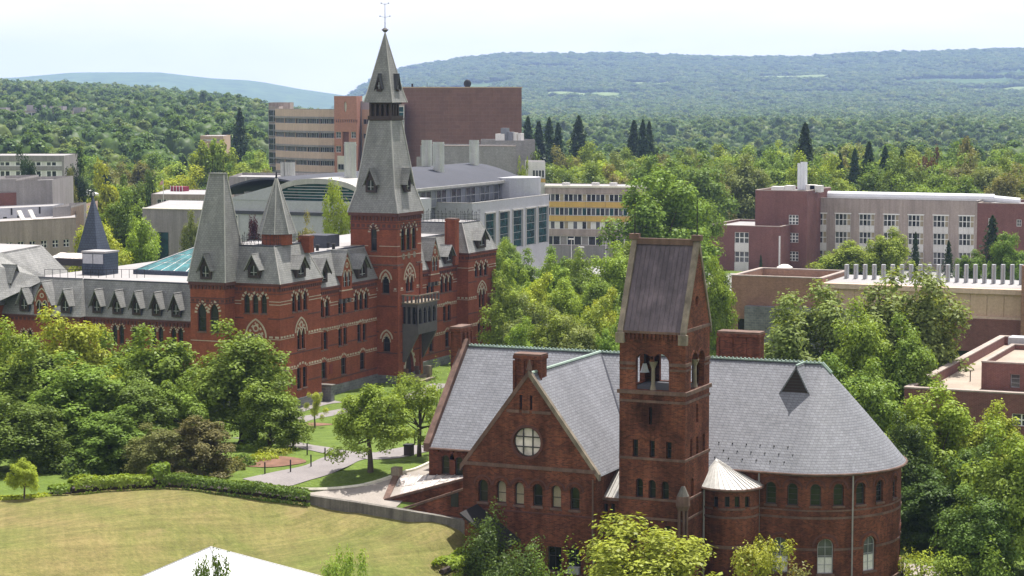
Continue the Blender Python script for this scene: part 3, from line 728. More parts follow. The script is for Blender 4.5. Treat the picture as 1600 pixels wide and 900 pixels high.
facade(ch, frL, TY0, TY1, 0, [(TY0, zE), (ym, zG - .1), (TY1, zE)], [Op(o.u0, o.u1, o.z0, o.z1, 'round') for o in rb], BR, .35, 'tower_wall')
MB().box(TX0 + .3, TX1 - .3, TY0 + .3, TY1 - .3, zL - .25, zL).build('belfry_floor', 'roof_dark', ch)
MB().box(TX0 + .01, TX1 - .01, TY0 + .01, TY1 - .01, zE - .5, zE - .4).build('belfry_ceiling', 'wood_dark', ch)
for fr, o1, o2 in ((frF, bl, br_), (frR, rb[0], rb[1])):
    uc_ = (o1.u1 + o2.u0) / 2; p = fr.p(uc_, 0, -.18)
    c = MB().frus((p[0], p[1]), .13, .12, zL + .35, bl.zs - .35, 10).build('colonnette', 'limestone', ch, smooth=False)
    MB().frus((p[0], p[1]), .22, .15, zL + .05, zL + .35, 8).build('base', 'limestone', c)
    MB().frus((p[0], p[1]), .14, .30, bl.zs - .35, bl.zs + .05, 8).build('capital', 'limestone', c)
    for o in (o1, o2): arch_trim(ch, fr, o, .16, 12, BR, False, .05, .0)
bell = MB().frus((TX0 + 1.1, TY0 + 1.6), .26, .12, zL + 1.0, zL + 1.5, 12).frus((TX0 + 1.1, TY0 + 1.6), .3, .26, zL + .95, zL + 1.0, 12).build('bell', 'stack_white', ch)  # bell shape stands in for a small white gargoyle
MB().tube([(TX0 + 1.1, TY0 + 1.6, zL + 1.45), (TX0 + 1.1, TY0 + 1.6, zE - .45)], .05, 5).build('figure_hanger', 'iron', ch)
for fr, u0, u1 in ((frF, TX0, TX1), (frR, TY0, TY1)):
    a = .12 if fr is frF else 0
    course(ch, fr, u0 - a, u1 + .12, zL - .22, .24, BS, [], .14); course(ch, fr, u0, u1 + .05, zL - .75, .16, BS, [], .05)
    ops_ = (bops if fr is frF else rb)
    course(ch, fr, u0, u1 + .05, bl.zs - .2, .2, BS, ops_, .06, m=.0)
    course(ch, fr, u0, u1 + .05, bl.zs - .5, .12, BS, ops_, .05, m=.0)
    rows = f_ops if fr is frF else r_ops
    course(ch, fr, u0, u1 + .05, rows[1].z0 - .16, .16, BS, [], .06)
    course(ch, fr, u0, u1 + .05, f_ops[4].z0 - .14, .15, BS, [], .06)
    course(ch, fr, u0, u1 + .05, frF.px(1018, 812)[1], .15, BS, [], .05)
corbels(ch, frF, TX0 + .25, TX1 - .25, zE - .55, .35, BR, .26, .1)
course(ch, frR, TY0, TY1, zE - .05, .2, BS, [], .06)
course(ch, frF, TX0, TX1, zE - .18, .16, BS, [], .12)
# standing seam roof laid in sheets
ye = TY0 - .12; ze = zE - .05; npan = 12
px0, px1 = TX0 + .3, TX1 - .3
for side in (0, 1):
    for k in range(npan):
        a = px0 + (px1 - px0) * k / npan; b = px0 + (px1 - px0) * (k + 1) / npan - .008
        if side == 0: P = [(a, ye, ze), (b, ye, ze), (b, ym, zG), (a, ym, zG)]
        else: P = [(a, ym, zG), (b, ym, zG), (b, 2 * ym - ye, ze), (a, 2 * ym - ye, ze)]
        pn = MB().slab(P, .06).build('roof_sheet', 'metal_brown', ch)
        if k and side == 0: MB().tube([(a, ye, ze + .02), (a, ym, zG + .02)], .035, 4).build('seam', 'metal_brown', pn)
MB().box(px0, px1, ym - .16, ym + .16, zG - .1, zG + .28).build('ridge_beam', BS, ch)
for x in (TX0 + .1, TX1 - .1):
    coping(ch, [(x, ye - .1, ze - .15), (x, ym, zG + .2)], .36, (1, 0, 0), .2, .32, 'limestone')
    coping(ch, [(x, ym, zG + .2), (x, 2 * ym - ye + .1, ze - .15)], .36, (1, 0, 0), .2, .32, 'limestone')
    MB().box(x - .3, x + .3, ym - .25, ym + .25, zG + .2, zG + .55).build('finial_block', BS, ch)
    MB().tube([(x, ym, zG + .5), (x, ym, zG + 1.6), (x, ym, zG + 3.0)], [.05, .035, .015], 6).build('lightning_rod', 'iron', ch)
    MB().box(x - .28, x + .28, ye - .2, ye + .12, ze - .75, ze - .12).build('kneeler', 'limestone', ch)
MB().tube([(TX0 + .15, ym, zG + .95), (TX1 - .15, ym, zG + .95)], .018, 4).build('rod_wire', 'iron', ch)
# stone corner lantern low on the tower
q = H(1071, 838, y=TY0 - .25); cx_, cy_ = TX1 - .05, TY0 - .1
z0_, z1_ = frF.px(1071, 843)[1], frF.px(1071, 797)[1]; z2_ = frF.px(1071, 760)[1]
cl = MB().frus((cx_, cy_), .5, .42, z0_ - .5, z0_, 8, .39).build('corner_lantern', 'brownstone', ch)
for k in range(6):
    a = k * math.pi / 3; MB().frus((cx_ + .27 * math.cos(a), cy_ + .27 * math.sin(a)), .07, .07, z0_, z1_, 6).build('lantern_shaft', BS, cl)
MB().frus((cx_, cy_), .34, .46, z1_, z1_ + .3, 8, .39).build('lantern_capital', 'brownstone', cl)
MB().frus((cx_, cy_), .46, .40, z1_ + .3, z2_ - .6, 8, .39).build('lantern_head', 'brownstone', cl)
MB().frus((cx_, cy_), .38, .12, z2_ - .6, z2_, 8, .39).build('lantern_cap', 'concrete_wall', cl)
MB().box(cx_ - .45, cx_ + .45, cy_ - .35, cy_ + .4, 0, z0_ - .5).build('buttress', BR, cl)
# sunken stair beside the wing: sloping brick cheek walls and a glass lean-to roof
def cheek(x0, x1, y0, t, zl, zr, cop=.16):
    MB().hexa([(x0, y0, 0), (x1, y0, 0), (x1, y0 + t, 0), (x0, y0 + t, 0), (x0, y0, zl), (x1, y0, zr), (x1, y0 + t, zr), (x0, y0 + t, zl)]).build('stair_wall', BR, ch)
    MB().hexa([(x0 - .1, y0 - .08, zl), (x1, y0 - .08, zr), (x1, y0 + t + .08, zr), (x0 - .1, y0 + t + .08, zl), (x0 - .1, y0 - .08, zl + cop), (x1, y0 - .08, zr + cop), (x1, y0 + t + .08, zr + cop), (x0 - .1, y0 + t + .08, zl + cop)]).build('coping', BS, ch)
fa, fb = 126.9, 128.9
wq = H(710, 780, y=fa); za_l = H(632, 797, y=fa); cheek(za_l.x, WX0, fa, .4, za_l.z, H(722, 764, y=fa).z)
mbw = MB(); mbw.box(wq.x - .25, wq.x + .3, fa - .03, fa + .02, wq.z - .5, wq.z + .5); mbw.build('stair_window', 'glass_dark', ch)
zb_l = H(603, 783, y=fb); zb_r = H(722, 742, y=fb); cheek(zb_l.x, WX0, fb, .4, zb_l.z, zb_r.z)
bk = H(620, 740, y=YN - .3); MB().hexa([(zb_l.x - .25, fb, 0), (zb_l.x + .2, fb, 0), (bk.x + .2, YN - .3, 0), (bk.x - .25, YN - .3, 0), (zb_l.x - .25, fb, zb_l.z + .1), (zb_l.x + .2, fb, zb_l.z + .1), (bk.x + .2, YN - .3, bk.z), (bk.x - .25, YN - .3, bk.z)]).build('stair_wall', BS, ch)
MB().box(bk.x - .3, bk.x + .3, YN - .6, YN, 0, bk.z + .45).build('stair_pier', 'limestone', ch)
nsk = 8
for k in range(nsk):
    for (v0, v1) in ((.02, .49), (.51, .98)):
        def sp(u, v):
            a = Vector((zb_l.x + .25, fb + .4, zb_l.z + .05)).lerp(Vector((-60.2, fb + .4, zb_r.z - .6)), u); b = Vector((bk.x + .25, YN - .05, bk.z - .1)).lerp(Vector((-60.4, YN - .05, bk.z + .25)), u); return a.lerp(b, v)
        u0_, u1_ = (k + .04) / nsk, (k + .96) / nsk
        MB().slab([sp(u0_, v0), sp(u1_, v0), sp(u1_, v1), sp(u0_, v1)], .04).build('skylight_pane', 'glass_pale', ch)
    MB().tube([sp(k / nsk, 0) + Vector((0, 0, .02)), sp(k / nsk, 1) + Vector((0, 0, .02))], .04, 4).build('skylight_bar', 'frame_grey', ch)
# slated cellar hatch at the foot of the wing
hq = H(765, 800, y=124.6); hz = hq.z
ha = MB().hexa([(-56.9, 123.9, 0), (-54.3, 123.9, 0), (-54.3, WY - .02, 0), (-56.9, WY - .02, 0), (-56.9, 123.9, hz - .2), (-54.3, 123.9, hz - 2.0), (-54.3, WY - .02, hz - 1.9), (-56.9, WY - .02, hz - .1)]).build('cellar_hatch', BR, ch)
MB().slab([(-57.1, 123.6, hz), (-54.0, 123.6, hz - 2.1), (-54.0, WY - .02, hz - 2.0), (-57.1, WY - .02, hz + .1)], .12).build('hatch_roof', 'iron', ha)
# ================================================================== Gothic hall with the tall spire
gh = thing('gothic_hall', (-115, 200, 0), 'polychrome red brick Gothic hall with mansard roofs and a tall slate spire', 'hall')
BK, SLT, CR = 'brick_hall', 'slate_hall', 'cream_stone'
XF, XM = -106.0, -107.5
YA0, YA1, YB0, YB1 = 187.2, 195.7, 232.0, 240.0
ZP, ZM, ZT, ZD = 12.85, 11.5, 16.5, 15.0       # eaves of pavilions and main range, pavilion deck, main flat roof
fX, fM = Fr(x=XF), Fr(x=XM)
def lancets(fr, cs, w, t, b, dt=0.0, kind='point'):      # dt: how far the top drops per px to the right
    return [opx(fr, c, w, t + dt * (c - cs[0]), b + dt * (c - cs[0]), kind) for c in cs]
def dress(root, fr, ops, n=5, t=.26, glass='glass_dark', **k):
    for o in ops:
        window(root, fr, o, .25, frame='frame_dark', glass=glass, fw=.05, split=.5 if o.z1 - o.z0 > 1.2 else None)
        if o.kind != 'rect': arch_trim(root, fr, o, t, n, CR, True, .04, .02)
        sill(root, fr, o, 'brownstone', .12, .07, .05)
def flat_head(root, fr, ops, rise=.35):                  # cream stones fanned over a group of square windows
    o = Op(min(q.u0 for q in ops), max(q.u1 for q in ops), ops[0].z0, ops[0].z1 + rise, 'seg', rise)
    arch_trim(root, fr, o, .22, 6, CR, True, .04, .02)
def gothic(root, fr, cx, w, ya, ys, yb, nlt=2, wl=None):
    """big pointed head with pierced cream tracery over two lights"""
    big = opx(fr, cx, w, ya, ys, 'point', None); big.z0 = fr.px(cx, ys)[1]; big.rise = big.z1 - big.z0; big.zs = big.z0
    zs, zb_ = big.z0, fr.px(cx, yb)[1]; out = []
    gap = .10 * big.w
    for k in range(nlt):
        a = big.u0 + big.w * (.12 + .76 * k / nlt) + gap * .3; b = big.u0 + big.w * (.12 + .76 * (k + 1) / nlt) - gap * .3
        out.append(Op(a, b, zb_, zs + (b - a) * .55, 'point'))
    def trim():
        arch_trim(root, fr, big, .16, 14, CR, False, .05, .0); arch_trim(root, fr, big, .22, 7, CR, True, .03, -.42)
        for o in out:
            window(root, fr, o, .25, glass='glass_dark', fw=.05, split=.5); arch_trim(root, fr, o, .1, 8, CR, False, .05, .0)
        c = (big.uc, zs + big.rise * .52); mb = MB(); r0, r1 = big.w * .10, big.w * .16
        for k in range(12):
            q = [(c[0] + r_ * math.cos(2 * math.pi * (k + s) / 12), c[1] + r_ * math.sin(2 * math.pi * (k + s) / 12)) for r_ in (r0, r1) for s in (0, 1)]
            mb.hexa([fr.p(*q[0], .04), fr.p(*q[1], .04), fr.p(*q[1], -.02), fr.p(*q[0], -.02), fr.p(*q[2], .04), fr.p(*q[3], .04), fr.p(*q[3], -.02), fr.p(*q[2], -.02)])
        mb.build('roundel', CR, root)
        mb = MB(); bar(mb, fr, out[0].u0 - .05, out[-1].u1 + .05, zb_ - .12, zb_, -.1, .07); mb.build('sill', 'brownstone', root)
    big.z0 = zb_
    return big, out, trim
def bands(root, fr, u0, u1, ops, zs_, m=.3):
    for z, kind in zs_:
        if kind == 'line': course(root, fr, u0, u1, z, .07, CR, ops, .05, m)
        elif kind == 'check': course(root, fr, u0, u1, z, .19, CR, ops, .04, m, dash=.5); course(root, fr, u0, u1, z - .14, .055, CR, ops, .05, m)
        elif kind == 'dark': course(root, fr, u0, u1, z, .14, 'brick_dark', ops, .03, m)
def eaves(root, fr, u0, u1, z):
    corbels(root, fr, u0, u1, z - .75, .32, 'brick_dark', .45, .1)
    course(root, fr, u0, u1, z - .42, .16, BK, [], .1); course(root, fr, u0, u1, z - .18, .2, 'brick_dark', [], .2, name='eaves_board')
    course(root, fr, u0, u1, z - 1.05, .08, 'brick_dark', [], .03)
def stone_base(root, fr, u0, u1, z1=1.05):
    course(root, fr, u0, u1, -1.0, z1 + 1.0, 'rubble_stone', [], .10, name='stone_base')
def dormer(root, fr, uc, zb_, w, hw, rise, slope, wallmat='wood_dark', gothic_face=False, over=.42, roofmat=SLT, d0=.22, side='wood_dark'):
    """gabled dormer standing on a steep roof; slope = run per rise of that roof; d0 = how far the face stands out at its foot"""
    d_ = lambda z: -(z - zb_) * slope
    u0, u1 = uc - w / 2, uc + w / 2; zt = zb_ + hw; za = zt + rise
    if gothic_face: ops = [Op(uc - w * .33, uc - w * .03, zb_ + .35, zt + .05, 'point'), Op(uc + w * .03, uc + w * .33, zb_ + .35, zt + .05, 'point')]
    else: ops = [Op(uc - w * .3, uc + w * .3, zb_ + .25, zt + .12, 'point', w * .4)]
    fo = Fr(x=fr.x + fr.sgn * d0, sgn=fr.sgn) if fr.x is not None else Fr(y=fr.y + fr.sgn * d0, sgn=fr.sgn)
    wl = facade(root, fo, u0, u1, zb_, [(u0, zt), (uc, za), (u1, zt)], ops, wallmat, .12, 'dormer')
    for o in ops:
        mb = MB(); mb.poly([fo.p(u, z, -.1) for u, z in o.outline()]); mb.build('pane', 'glass_dark', wl)
        mb = MB(); bar(mb, fo, o.uc - .03, o.uc + .03, o.z0, o.z1 - .1, -.1, -.04); bar(mb, fo, o.u0, o.u1, (o.z0 + o.zs) / 2, (o.z0 + o.zs) / 2 + .05, -.1, -.045); mb.build('glazing_bar', 'frame_grey', wl)
    for u in (u0, u1):
        MB().poly([fo.p(u, zb_, 0), fo.p(u, zt, 0), fo.p(u, zt, d_(zt) - d0 - .1), fo.p(u, zb_, -.02 - d0)]).build('cheek', side, wl)
    if gothic_face:
        big = Op(uc - w * .36, uc + w * .36, zt - .2, zt + rise * .62, 'point'); big.rise = big.z1 - (zt - .1); big.zs = zt - .1
        arch_trim(wl, fo, big, .13, 12, CR, False, .04, .0)
        for o in ops: arch_trim(wl, fo, o, .09, 8, CR, False, .045, .0)
        mb = MB()
        for k in range(12):
            q = [(uc + r_ * math.cos(2 * math.pi * (k + s) / 12), zt + rise * .28 + r_ * math.sin(2 * math.pi * (k + s) / 12)) for r_ in (w * .07, w * .13) for s in (0, 1)]
            mb.hexa([fo.p(*q[0], .04), fo.p(*q[1], .04), fo.p(*q[1], -.02), fo.p(*q[0], -.02), fo.p(*q[2], .04), fo.p(*q[3], .04), fo.p(*q[3], -.02), fo.p(*q[2], -.02)])
        mb.build('roundel', CR, wl)
    back = d_(za) - d0 - .25; k_ = rise / (w / 2)
    for s, u in ((-1, u0), (1, u1)):
        ue = u + s * .25; zee = zt - .25 * k_
        P = [fo.p(ue, zee + .06, over), fo.p(uc, za + .06, over), fo.p(uc, za + .06, back), fo.p(ue, zee + .06, d_(zee) - d0 - .1)]
        MB().slab(P, .08).build('dormer_roof', roofmat, wl)
        if not gothic_face:
            mb = MB(); P2 = [fo.p(ue, zee - .12, over - .05), fo.p(uc, za - .12, over - .05), fo.p(uc, za + .02, over - .05), fo.p(ue, zee + .02, over - .05)]
            Q2 = [fo.p(ue, zee - .12, over - .15), fo.p(uc, za - .12, over - .15), fo.p(uc, za + .02, over - .15), fo.p(ue, zee + .02, over - .15)]
            mb.hexa(P2 + Q2); mb.build('bargeboard', 'wood_dark', wl)
    return wl
def dormer_px(root, fr, cx, wpx, ya, yb, inset, slope, **k):
    f2 = Fr(x=fr.x - fr.sgn * inset, sgn=fr.sgn) if fr.x is not None else Fr(y=fr.y - fr.sgn * inset, sgn=fr.sgn)
    u, zb_ = f2.px(cx, yb); za = f2.px(cx, ya)[1]; w = abs(f2.px(cx + wpx / 2, yb)[0] - f2.px(cx - wpx / 2, yb)[0]); h = za - zb_
    return dormer(root, f2, u, zb_, w, h * .5, h * .5, slope, **k)
def mansard(root, x0, x1, y0, y1, z0, z1, ins, sides, mat=SLT, over=.18):
    xa, xb, ya, yb = x0 - over, x1 + over, y0 - over, y1 + over; xi0, xi1, yi0, yi1 = x0 + ins, x1 - ins, y0 + ins, y1 - ins
    Q = {'s': [(xa, ya, z0), (xb, ya, z0), (xi1, yi0, z1), (xi0, yi0, z1)], 'e': [(xb, ya, z0), (xb, yb, z0), (xi1, yi1, z1), (xi1, yi0, z1)],
         'n': [(xb, yb, z0), (xa, yb, z0), (xi0, yi1, z1), (xi1, yi1, z1)], 'w': [(xa, yb, z0), (xa, ya, z0), (xi0, yi0, z1), (xi0, yi1, z1)]}
    for s in sides: MB().slab(Q[s], .1).build('roof_slope', mat, root)
    for (a, b) in (((xa, ya), (xi0, yi0)), ((xb, ya), (xi1, yi0)), ((xb, yb), (xi1, yi1)), ((xa, yb), (xi0, yi1))):
        MB().tube([(*a, z0), (*b, z1)], .06, 5).build('hip_roll', 'metal_pale', root)
    d = MB().box(xi0, xi1, yi0, yi1, z1 - .12, z1 + .02).build('roof_deck', 'roof_flat', root)
    MB().tube([(xi0, yi0, z1), (xi1, yi0, z1), (xi1, yi1, z1), (xi0, yi1, z1), (xi0, yi0, z1)], .09, 5).build('roof_edge', 'roof_metal', root)
    return xi0, xi1, yi0, yi1
def cresting(root, xi0, xi1, yi0, yi1, z, h=1.0, step=.42):
    mb = MB()
    for a, b in (((xi0, yi0), (xi1, yi0)), ((xi1, yi0), (xi1, yi1)), ((xi1, yi1), (xi0, yi1)), ((xi0, yi1), (xi0, yi0))):
        L = math.hypot(b[0] - a[0], b[1] - a[1]); n = int(L / step)
        for hh in (.18, .62): mb.tube([(*a, z + hh * h), (*b, z + hh * h)], .022, 4)
        for k in range(n + 1):
            x = a[0] + (b[0] - a[0]) * k / n; y = a[1] + (b[1] - a[1]) * k / n; tall = 1.0 if k % 3 else 1.25
            mb.tube([(x, y, z), (x, y, z + h * tall)], [.028, .012], 4)
            mb.frus((x, y), .05, .01, z + h * tall * .82, z + h * tall, 4)
    mb.build('iron_cresting', 'iron', root, kind='stuff')

# ---- corner pavilion A
fYA = Fr(y=YA0); XA0 = -111.1
tri = lancets(fX, (459.6, 468.2, 477), 6.3, 457, 487.5, -.20); big, lt, trim = gothic(gh, fX, 470.4, 17, 497, 518.5, 545.5)
lowA = [opx(fX, 467.5, 6.5, 575, 608), opx(fX, 476.5, 6.5, 573, 605)]
opsA = tri + lt + lowA
facade(gh, fX, YA0, YA1, -.5, ZP, opsA, BK, .25); dress(gh, fX, tri); trim(); dress(gh, fX, lowA); flat_head(gh, fX, lowA)
zc1, zc2, zc3 = 11.05, 7.45, 4.25
ex = [big]
bands(gh, fX, YA0, YA1, opsA + ex, [(zc1, 'line'), (zc1 - .3, 'line'), (zc2, 'check'), (zc3, 'check'), (9.3, 'dark'), (5.6, 'dark'), (2.6, 'dark')], .28)
eaves(gh, fX, YA0 - .1, YA1 + .1, ZP); stone_base(gh, fX, YA0, YA1)
triL = lancets(fYA, (385.6, 399, 412.4), 9, 459, 489, .03); bigL, ltL, trimL = gothic(gh, fYA, 399.8, 30, 500, 527, 546)
lowL = [opx(fYA, c, 9, 578, 610) for c in (392, 406)]
opsL = triL + ltL + lowL
facade(gh, fYA, XA0, XF, -.5, ZP, opsL, BK, .25); dress(gh, fYA, triL); trimL(); dress(gh, fYA, lowL); flat_head(gh, fYA, lowL)
bands(gh, fYA, XA0, XF, opsL + [bigL], [(zc1, 'line'), (zc1 - .3, 'line'), (zc2, 'check'), (zc3, 'check'), (9.3, 'dark'), (5.6, 'dark'), (2.6, 'dark')], .28)
eaves(gh, fYA, XA0, XF + .1, ZP); stone_base(gh, fYA, XA0, XF)
facade(gh, Fr(y=YA1, sgn=1), XM - 2, XF, -.5, ZP, [], BK)
xi = mansard(gh, XF - 8.6, XF, YA0, YA1, ZP, ZT, 1.35, 'senw'); cresting(gh, xi[0] + 1.5, xi[1], xi[2], xi[3], ZT, 1.0)
sA = 1.5 / (ZT - ZP)
dormer_px(gh, fX, 468, 14.4, 399, 433, .02, sA); dormer_px(gh, fYA, 398, 18.0, 397, 434, .02, sA)
# octagonal spirelet on the deck
oc = (-108.35, 190.9)
so = MB().frus(oc, 1.55, 1.55, ZT, ZT + 1.1, 8, .39).build('spirelet_drum', BK, gh)
MB().frus(oc, 1.95, .07, ZT + 1.1, H(433, 278, y=190.9).z, 8, .39).build('spirelet_roof', SLT, so)
for k in range(8):
    a = .39 + k * math.pi / 4
    MB().tube([(oc[0] + 1.96 * math.cos(a), oc[1] + 1.96 * math.sin(a), ZT + 1.12), (oc[0] + .08 * math.cos(a), oc[1] + .08 * math.sin(a), H(433, 278, y=190.9).z)], .05, 4).build('hip_roll', 'metal_pale', so)
MB().frus(oc, .14, .05, H(433, 279, y=190.9).z, H(433, 268, y=190.9).z, 6).build('finial', 'iron', so)
c_ = H(471, 372, y=194.2); chimney(gh, c_.x - .1, c_.x + 1.0, 194.0, 194.9, ZT - 1, c_.z + .3, 1, BK)
# ---- steep hipped turret at the corner
TYt, tx0, tx1 = 185.25, -115.07, -111.1; fT = Fr(y=TYt); TD = 4.2; zT0 = 13.0
opsT = lancets(fT, (315.6, 335), 13.5, 474, 518, .03)
facade(gh, fT, tx0, tx1, -.5, zT0, opsT, BK, .3); dress(gh, fT, opsT, 8, .3)
for o in opsT: o.z1 += 0
frTr = Fr(x=tx1); facade(gh, frTr, TYt, YA0 + .2, -.5, zT0, [], BK); facade(gh, Fr(x=tx0, sgn=-1), TYt, TYt + TD, -.5, zT0, [], BK); facade(gh, Fr(y=TYt + TD, sgn=1), tx0, tx1, 8, zT0, [], BK)
for fr, a, b in ((fT, tx0 - .1, tx1 + .1), (frTr, TYt - .1, YA0 - .05)):
    corbels(gh, fr, a, b, zT0 - .7, .34, 'brick_dark', .4, .12); course(gh, fr, a, b, zT0 - .3, .28, 'brick_dark', [], .22, name='eaves_board')
    course(gh, fr, a + .1, b - .1, 11.35, .1, 'brick_dark', [], .05); course(gh, fr, a + .1, b - .1, 11.0, .28, 'brick_dark', [], .03, dash=.55); course(gh, fr, a + .1, b - .1, 10.85, .1, 'brick_dark', [], .05)
    bands(gh, fr, a + .1, b - .1, opsT if fr is fT else [], [(7.1, 'line'), (4.25, 'check')], .2); stone_base(gh, fr, a + .1, b - .1)
zz = 23.6; cx0, cx1, yy0, yy1 = tx0 - .2, tx1 + .2, TYt - .2, TYt + TD + .2; rx0, rx1, ry = H(329, 276, y=TYt + 2).x, H(351, 276, y=TYt + 2).x, TYt + TD / 2
b4 = [(cx0, yy0), (cx1, yy0), (cx1, yy1), (cx0, yy1)]; t4 = [(rx0, ry - .25), (rx1, ry - .25), (rx1, ry + .25), (rx0, ry + .25)]
for k in range(4):
    l = (k + 1) % 4; MB().slab([(*b4[k], zT0), (*b4[l], zT0), (*t4[l], zz), (*t4[k], zz)], .1).build('roof_slope', SLT, gh)
    MB().tube([(*b4[k], zT0), (*t4[k], zz)], .07, 5).build('hip_roll', 'metal_pale', gh)
MB().box(rx0 - .08, rx1 + .08, ry - .35, ry + .35, zz - .02, zz + .14).build('roof_cap', 'slate_hall', gh)
dormer_px(gh, fT, 323.5, 16.8, 396, 436, .0, .21, over=.4, d0=.3)
for xx in (rx0 + .2, rx1 - .2): MB().tube([(xx, ry, zz), (xx, ry, zz + 2.2)], [.03, .012], 4).build('lightning_rod', 'iron', gh)

# ---- main range either side of the tower
r3 = [lancets(fM, (503, 511.6), 6.5, 467, 496, -.2), [opx(fM, 531.4, 5.5, 471, 490.5), opx(fM, 538.6, 5.5, 469.5, 489)], lancets(fM, (556.6, 564.5, 572.4), 6.2, 456, 485, -.2),
      [opx(fM, 669, 5, 446, 463), opx(fM, 675.5, 5, 444.5, 461.5)], lancets(fM, (690.7, 697.4, 704), 5.4, 430.5, 457.5, -.2)]
r2 = [[opx(fM, 501.4, 5, 521, 548), opx(fM, 508.8, 6, 519, 546)], [opx(fM, 531.7, 5.8, 514, 540.5), opx(fM, 539.6, 5.8, 512, 538)], [opx(fM, 561.4, 6, 507, 534), opx(fM, 569.8, 5.6, 506, 532)],
      [opx(fM, 670, 4.6, 484, 507), opx(fM, 676.5, 5, 482, 506)], [opx(fM, 695, 5, 478.5, 502), opx(fM, 702, 5, 476.5, 500.5)]]
r1 = [[opx(fM, 506, 8.5, 566, 592)], [opx(fM, 537, 8, 559, 585)], [opx(fM, 566.6, 8, 551, 577)], [opx(fM, 674, 6.5, 525, 549.5)], [opx(fM, 699, 6.5, 518.5, 542)]]
r0 = [[opx(fM, c, 5.5, y, y + 6)] for c, y in ((507.8, 609), (539.6, 601), (568.5, 593))]
allM = [o for g_ in r3 + r2 + r1 for o in g_] + [o for g_ in r0 for o in g_]
TW0, TW1, TWX, TWB = 211.2, 217.25, -105.0, -110.65
L_ = [o for o in allM if o.uc < TW0]; R_ = [o for o in allM if o.uc > TW1]
for (a, b, oo) in ((YA1, TW0, L_), (TW1, YB0, R_)):
    facade(gh, fM, a, b, -.5, ZM, oo, BK, .25); stone_base(gh, fM, a, b, 1.0); eaves(gh, fM, a, b, ZM)
    bands(gh, fM, a, b, oo, [(9.75, 'line'), (9.45, 'line'), (7.05, 'check'), (3.75, 'check'), (8.3, 'dark'), (5.2, 'dark'), (1.6, 'dark')], .12)
for g_ in r3: dress(gh, fM, g_)
for g_ in r2 + r1: dress(gh, fM, g_); flat_head(gh, fM, g_, .3)
for g_ in r0: window(gh, fM, g_[0], .25, glass='glass_dark', fw=.04)
rd = opx(fM, 517, 4.5, 569, 584); mb = MB(); bar(mb, fM, rd.u0, rd.u1, rd.z0, rd.z1, 0, .05); mb.build('notice_panel', 'door_red', gh)
insM = 1.5; sM = insM / (ZD - ZM)
MB().slab([(XM + .18, YA1 - .1, ZM), (XM + .18, YB0 + .1, ZM), (XM - insM, YB0 + .1, ZD), (XM - insM, YA1 - .1, ZD)], .1).build('roof_slope', SLT, gh)
MB().tube([(XM - insM, YA1 - .5, ZD), (XM - insM, YB0 + .5, ZD)], .1, 5).build('roof_edge', 'roof_metal', gh)
dormer_px(gh, fM, 502, 14.4, 404, 442, .02, sM); dormer_px(gh, fM, 564, 14.4, 397, 434, .02, sM); dormer_px(gh, fM, 699, 10.8, 383, 411, .02, sM)
# brick wall dormers carried on corbels
for cx, wpx, ya, yb in ((537.5, 16, 391, 447), (675.2, 13, 371, 422)):
    u, zb_ = fM.px(cx, yb); za = fM.px(cx, ya)[1]; w = fM.px(cx + wpx / 2, yb)[0] - fM.px(cx - wpx / 2, yb)[0]
    dormer(gh, fM, u, ZM - .6, w, (za - ZM + .6) * .48, (za - ZM + .6) * .52, sM, wallmat=BK, gothic_face=True, over=.12, d0=.35, side=BK)
    mb = MB(); bar(mb, fM, u - w / 2, u + w / 2, ZM - 1.5, ZM - .6, -.02, .32); mb.build('dormer_apron', BK, gh)
    mb = MB(); bar(mb, fM, u - w / 2 - .05, u + w / 2 + .05, ZM - .68, ZM - .58, -.02, .4); mb.build('string_course', CR, gh)
    for k in range(3): mb = MB(); bar(mb, fM, u - w / 2 + k * w * .42, u - w / 2 + k * w * .42 + w * .16, ZM - 2.0, ZM - 1.5, -.02, .28); mb.build('corbel', 'oriel_grey', gh)
# body of the hall: flat roofs, rear walls
MB().box(-120, XM - insM + .1, YA1 - 1.5, YB1 - 1, 11.0, ZD - .05).build('flat_roof', 'roof_flat', gh)
for x, y in ((-109.8, 201), (-110.6, 203.5), (-110, 206), (-112, 199), (-111.5, 207.5)): MB().frus((x, y), .18, .18, ZD - .1, ZD + .45, 8).frus((x, y), .3, .22, ZD + .45, ZD + .6, 8).build('roof_vent', 'iron', gh)
MB().box(-114.5, -111.5, 207.2, 210.2, ZD - .1, ZD + 1.3).build('roof_plant', 'roof_metal', gh)
# ---- far pavilion B
triB = lancets(fX, (744.4, 751.7, 759), 5.2, 410.5, 432.5, -.17); bigB, ltB, trimB = gothic(gh, fX, 753, 13.5, 439.5, 456, 480.5)
lowB = [opx(fX, 749.2, 4.8, 504.5, 533), opx(fX, 756.8, 4.8, 503, 531.5)]
opsB = triB + ltB + lowB
facade(gh, fX, YB0, YB1, -.5, ZP, opsB, BK, .25); dress(gh, fX, triB); trimB(); dress(gh, fX, lowB); flat_head(gh, fX, lowB)
bands(gh, fX, YB0, YB1, opsB + [bigB], [(zc1, 'line'), (zc1 - .3, 'line'), (zc2, 'check'), (zc3, 'check'), (9.3, 'dark'), (5.6, 'dark'), (2.6, 'dark')], .28)
eaves(gh, fX, YB0 - .1, YB1 + .1, ZP); stone_base(gh, fX, YB0, YB1)
fYB = Fr(y=YB0); facade(gh, fYB, XM - 1.5, XF, -.5, ZP, [], BK); bands(gh, fYB, XM, XF, [], [(zc1, 'line'), (zc2, 'check'), (zc3, 'check')]); eaves(gh, fYB, XM - 1.5, XF + .1, ZP)
facade(gh, Fr(y=YB1, sgn=1), -115, XF, -.5, ZP, [], BK)
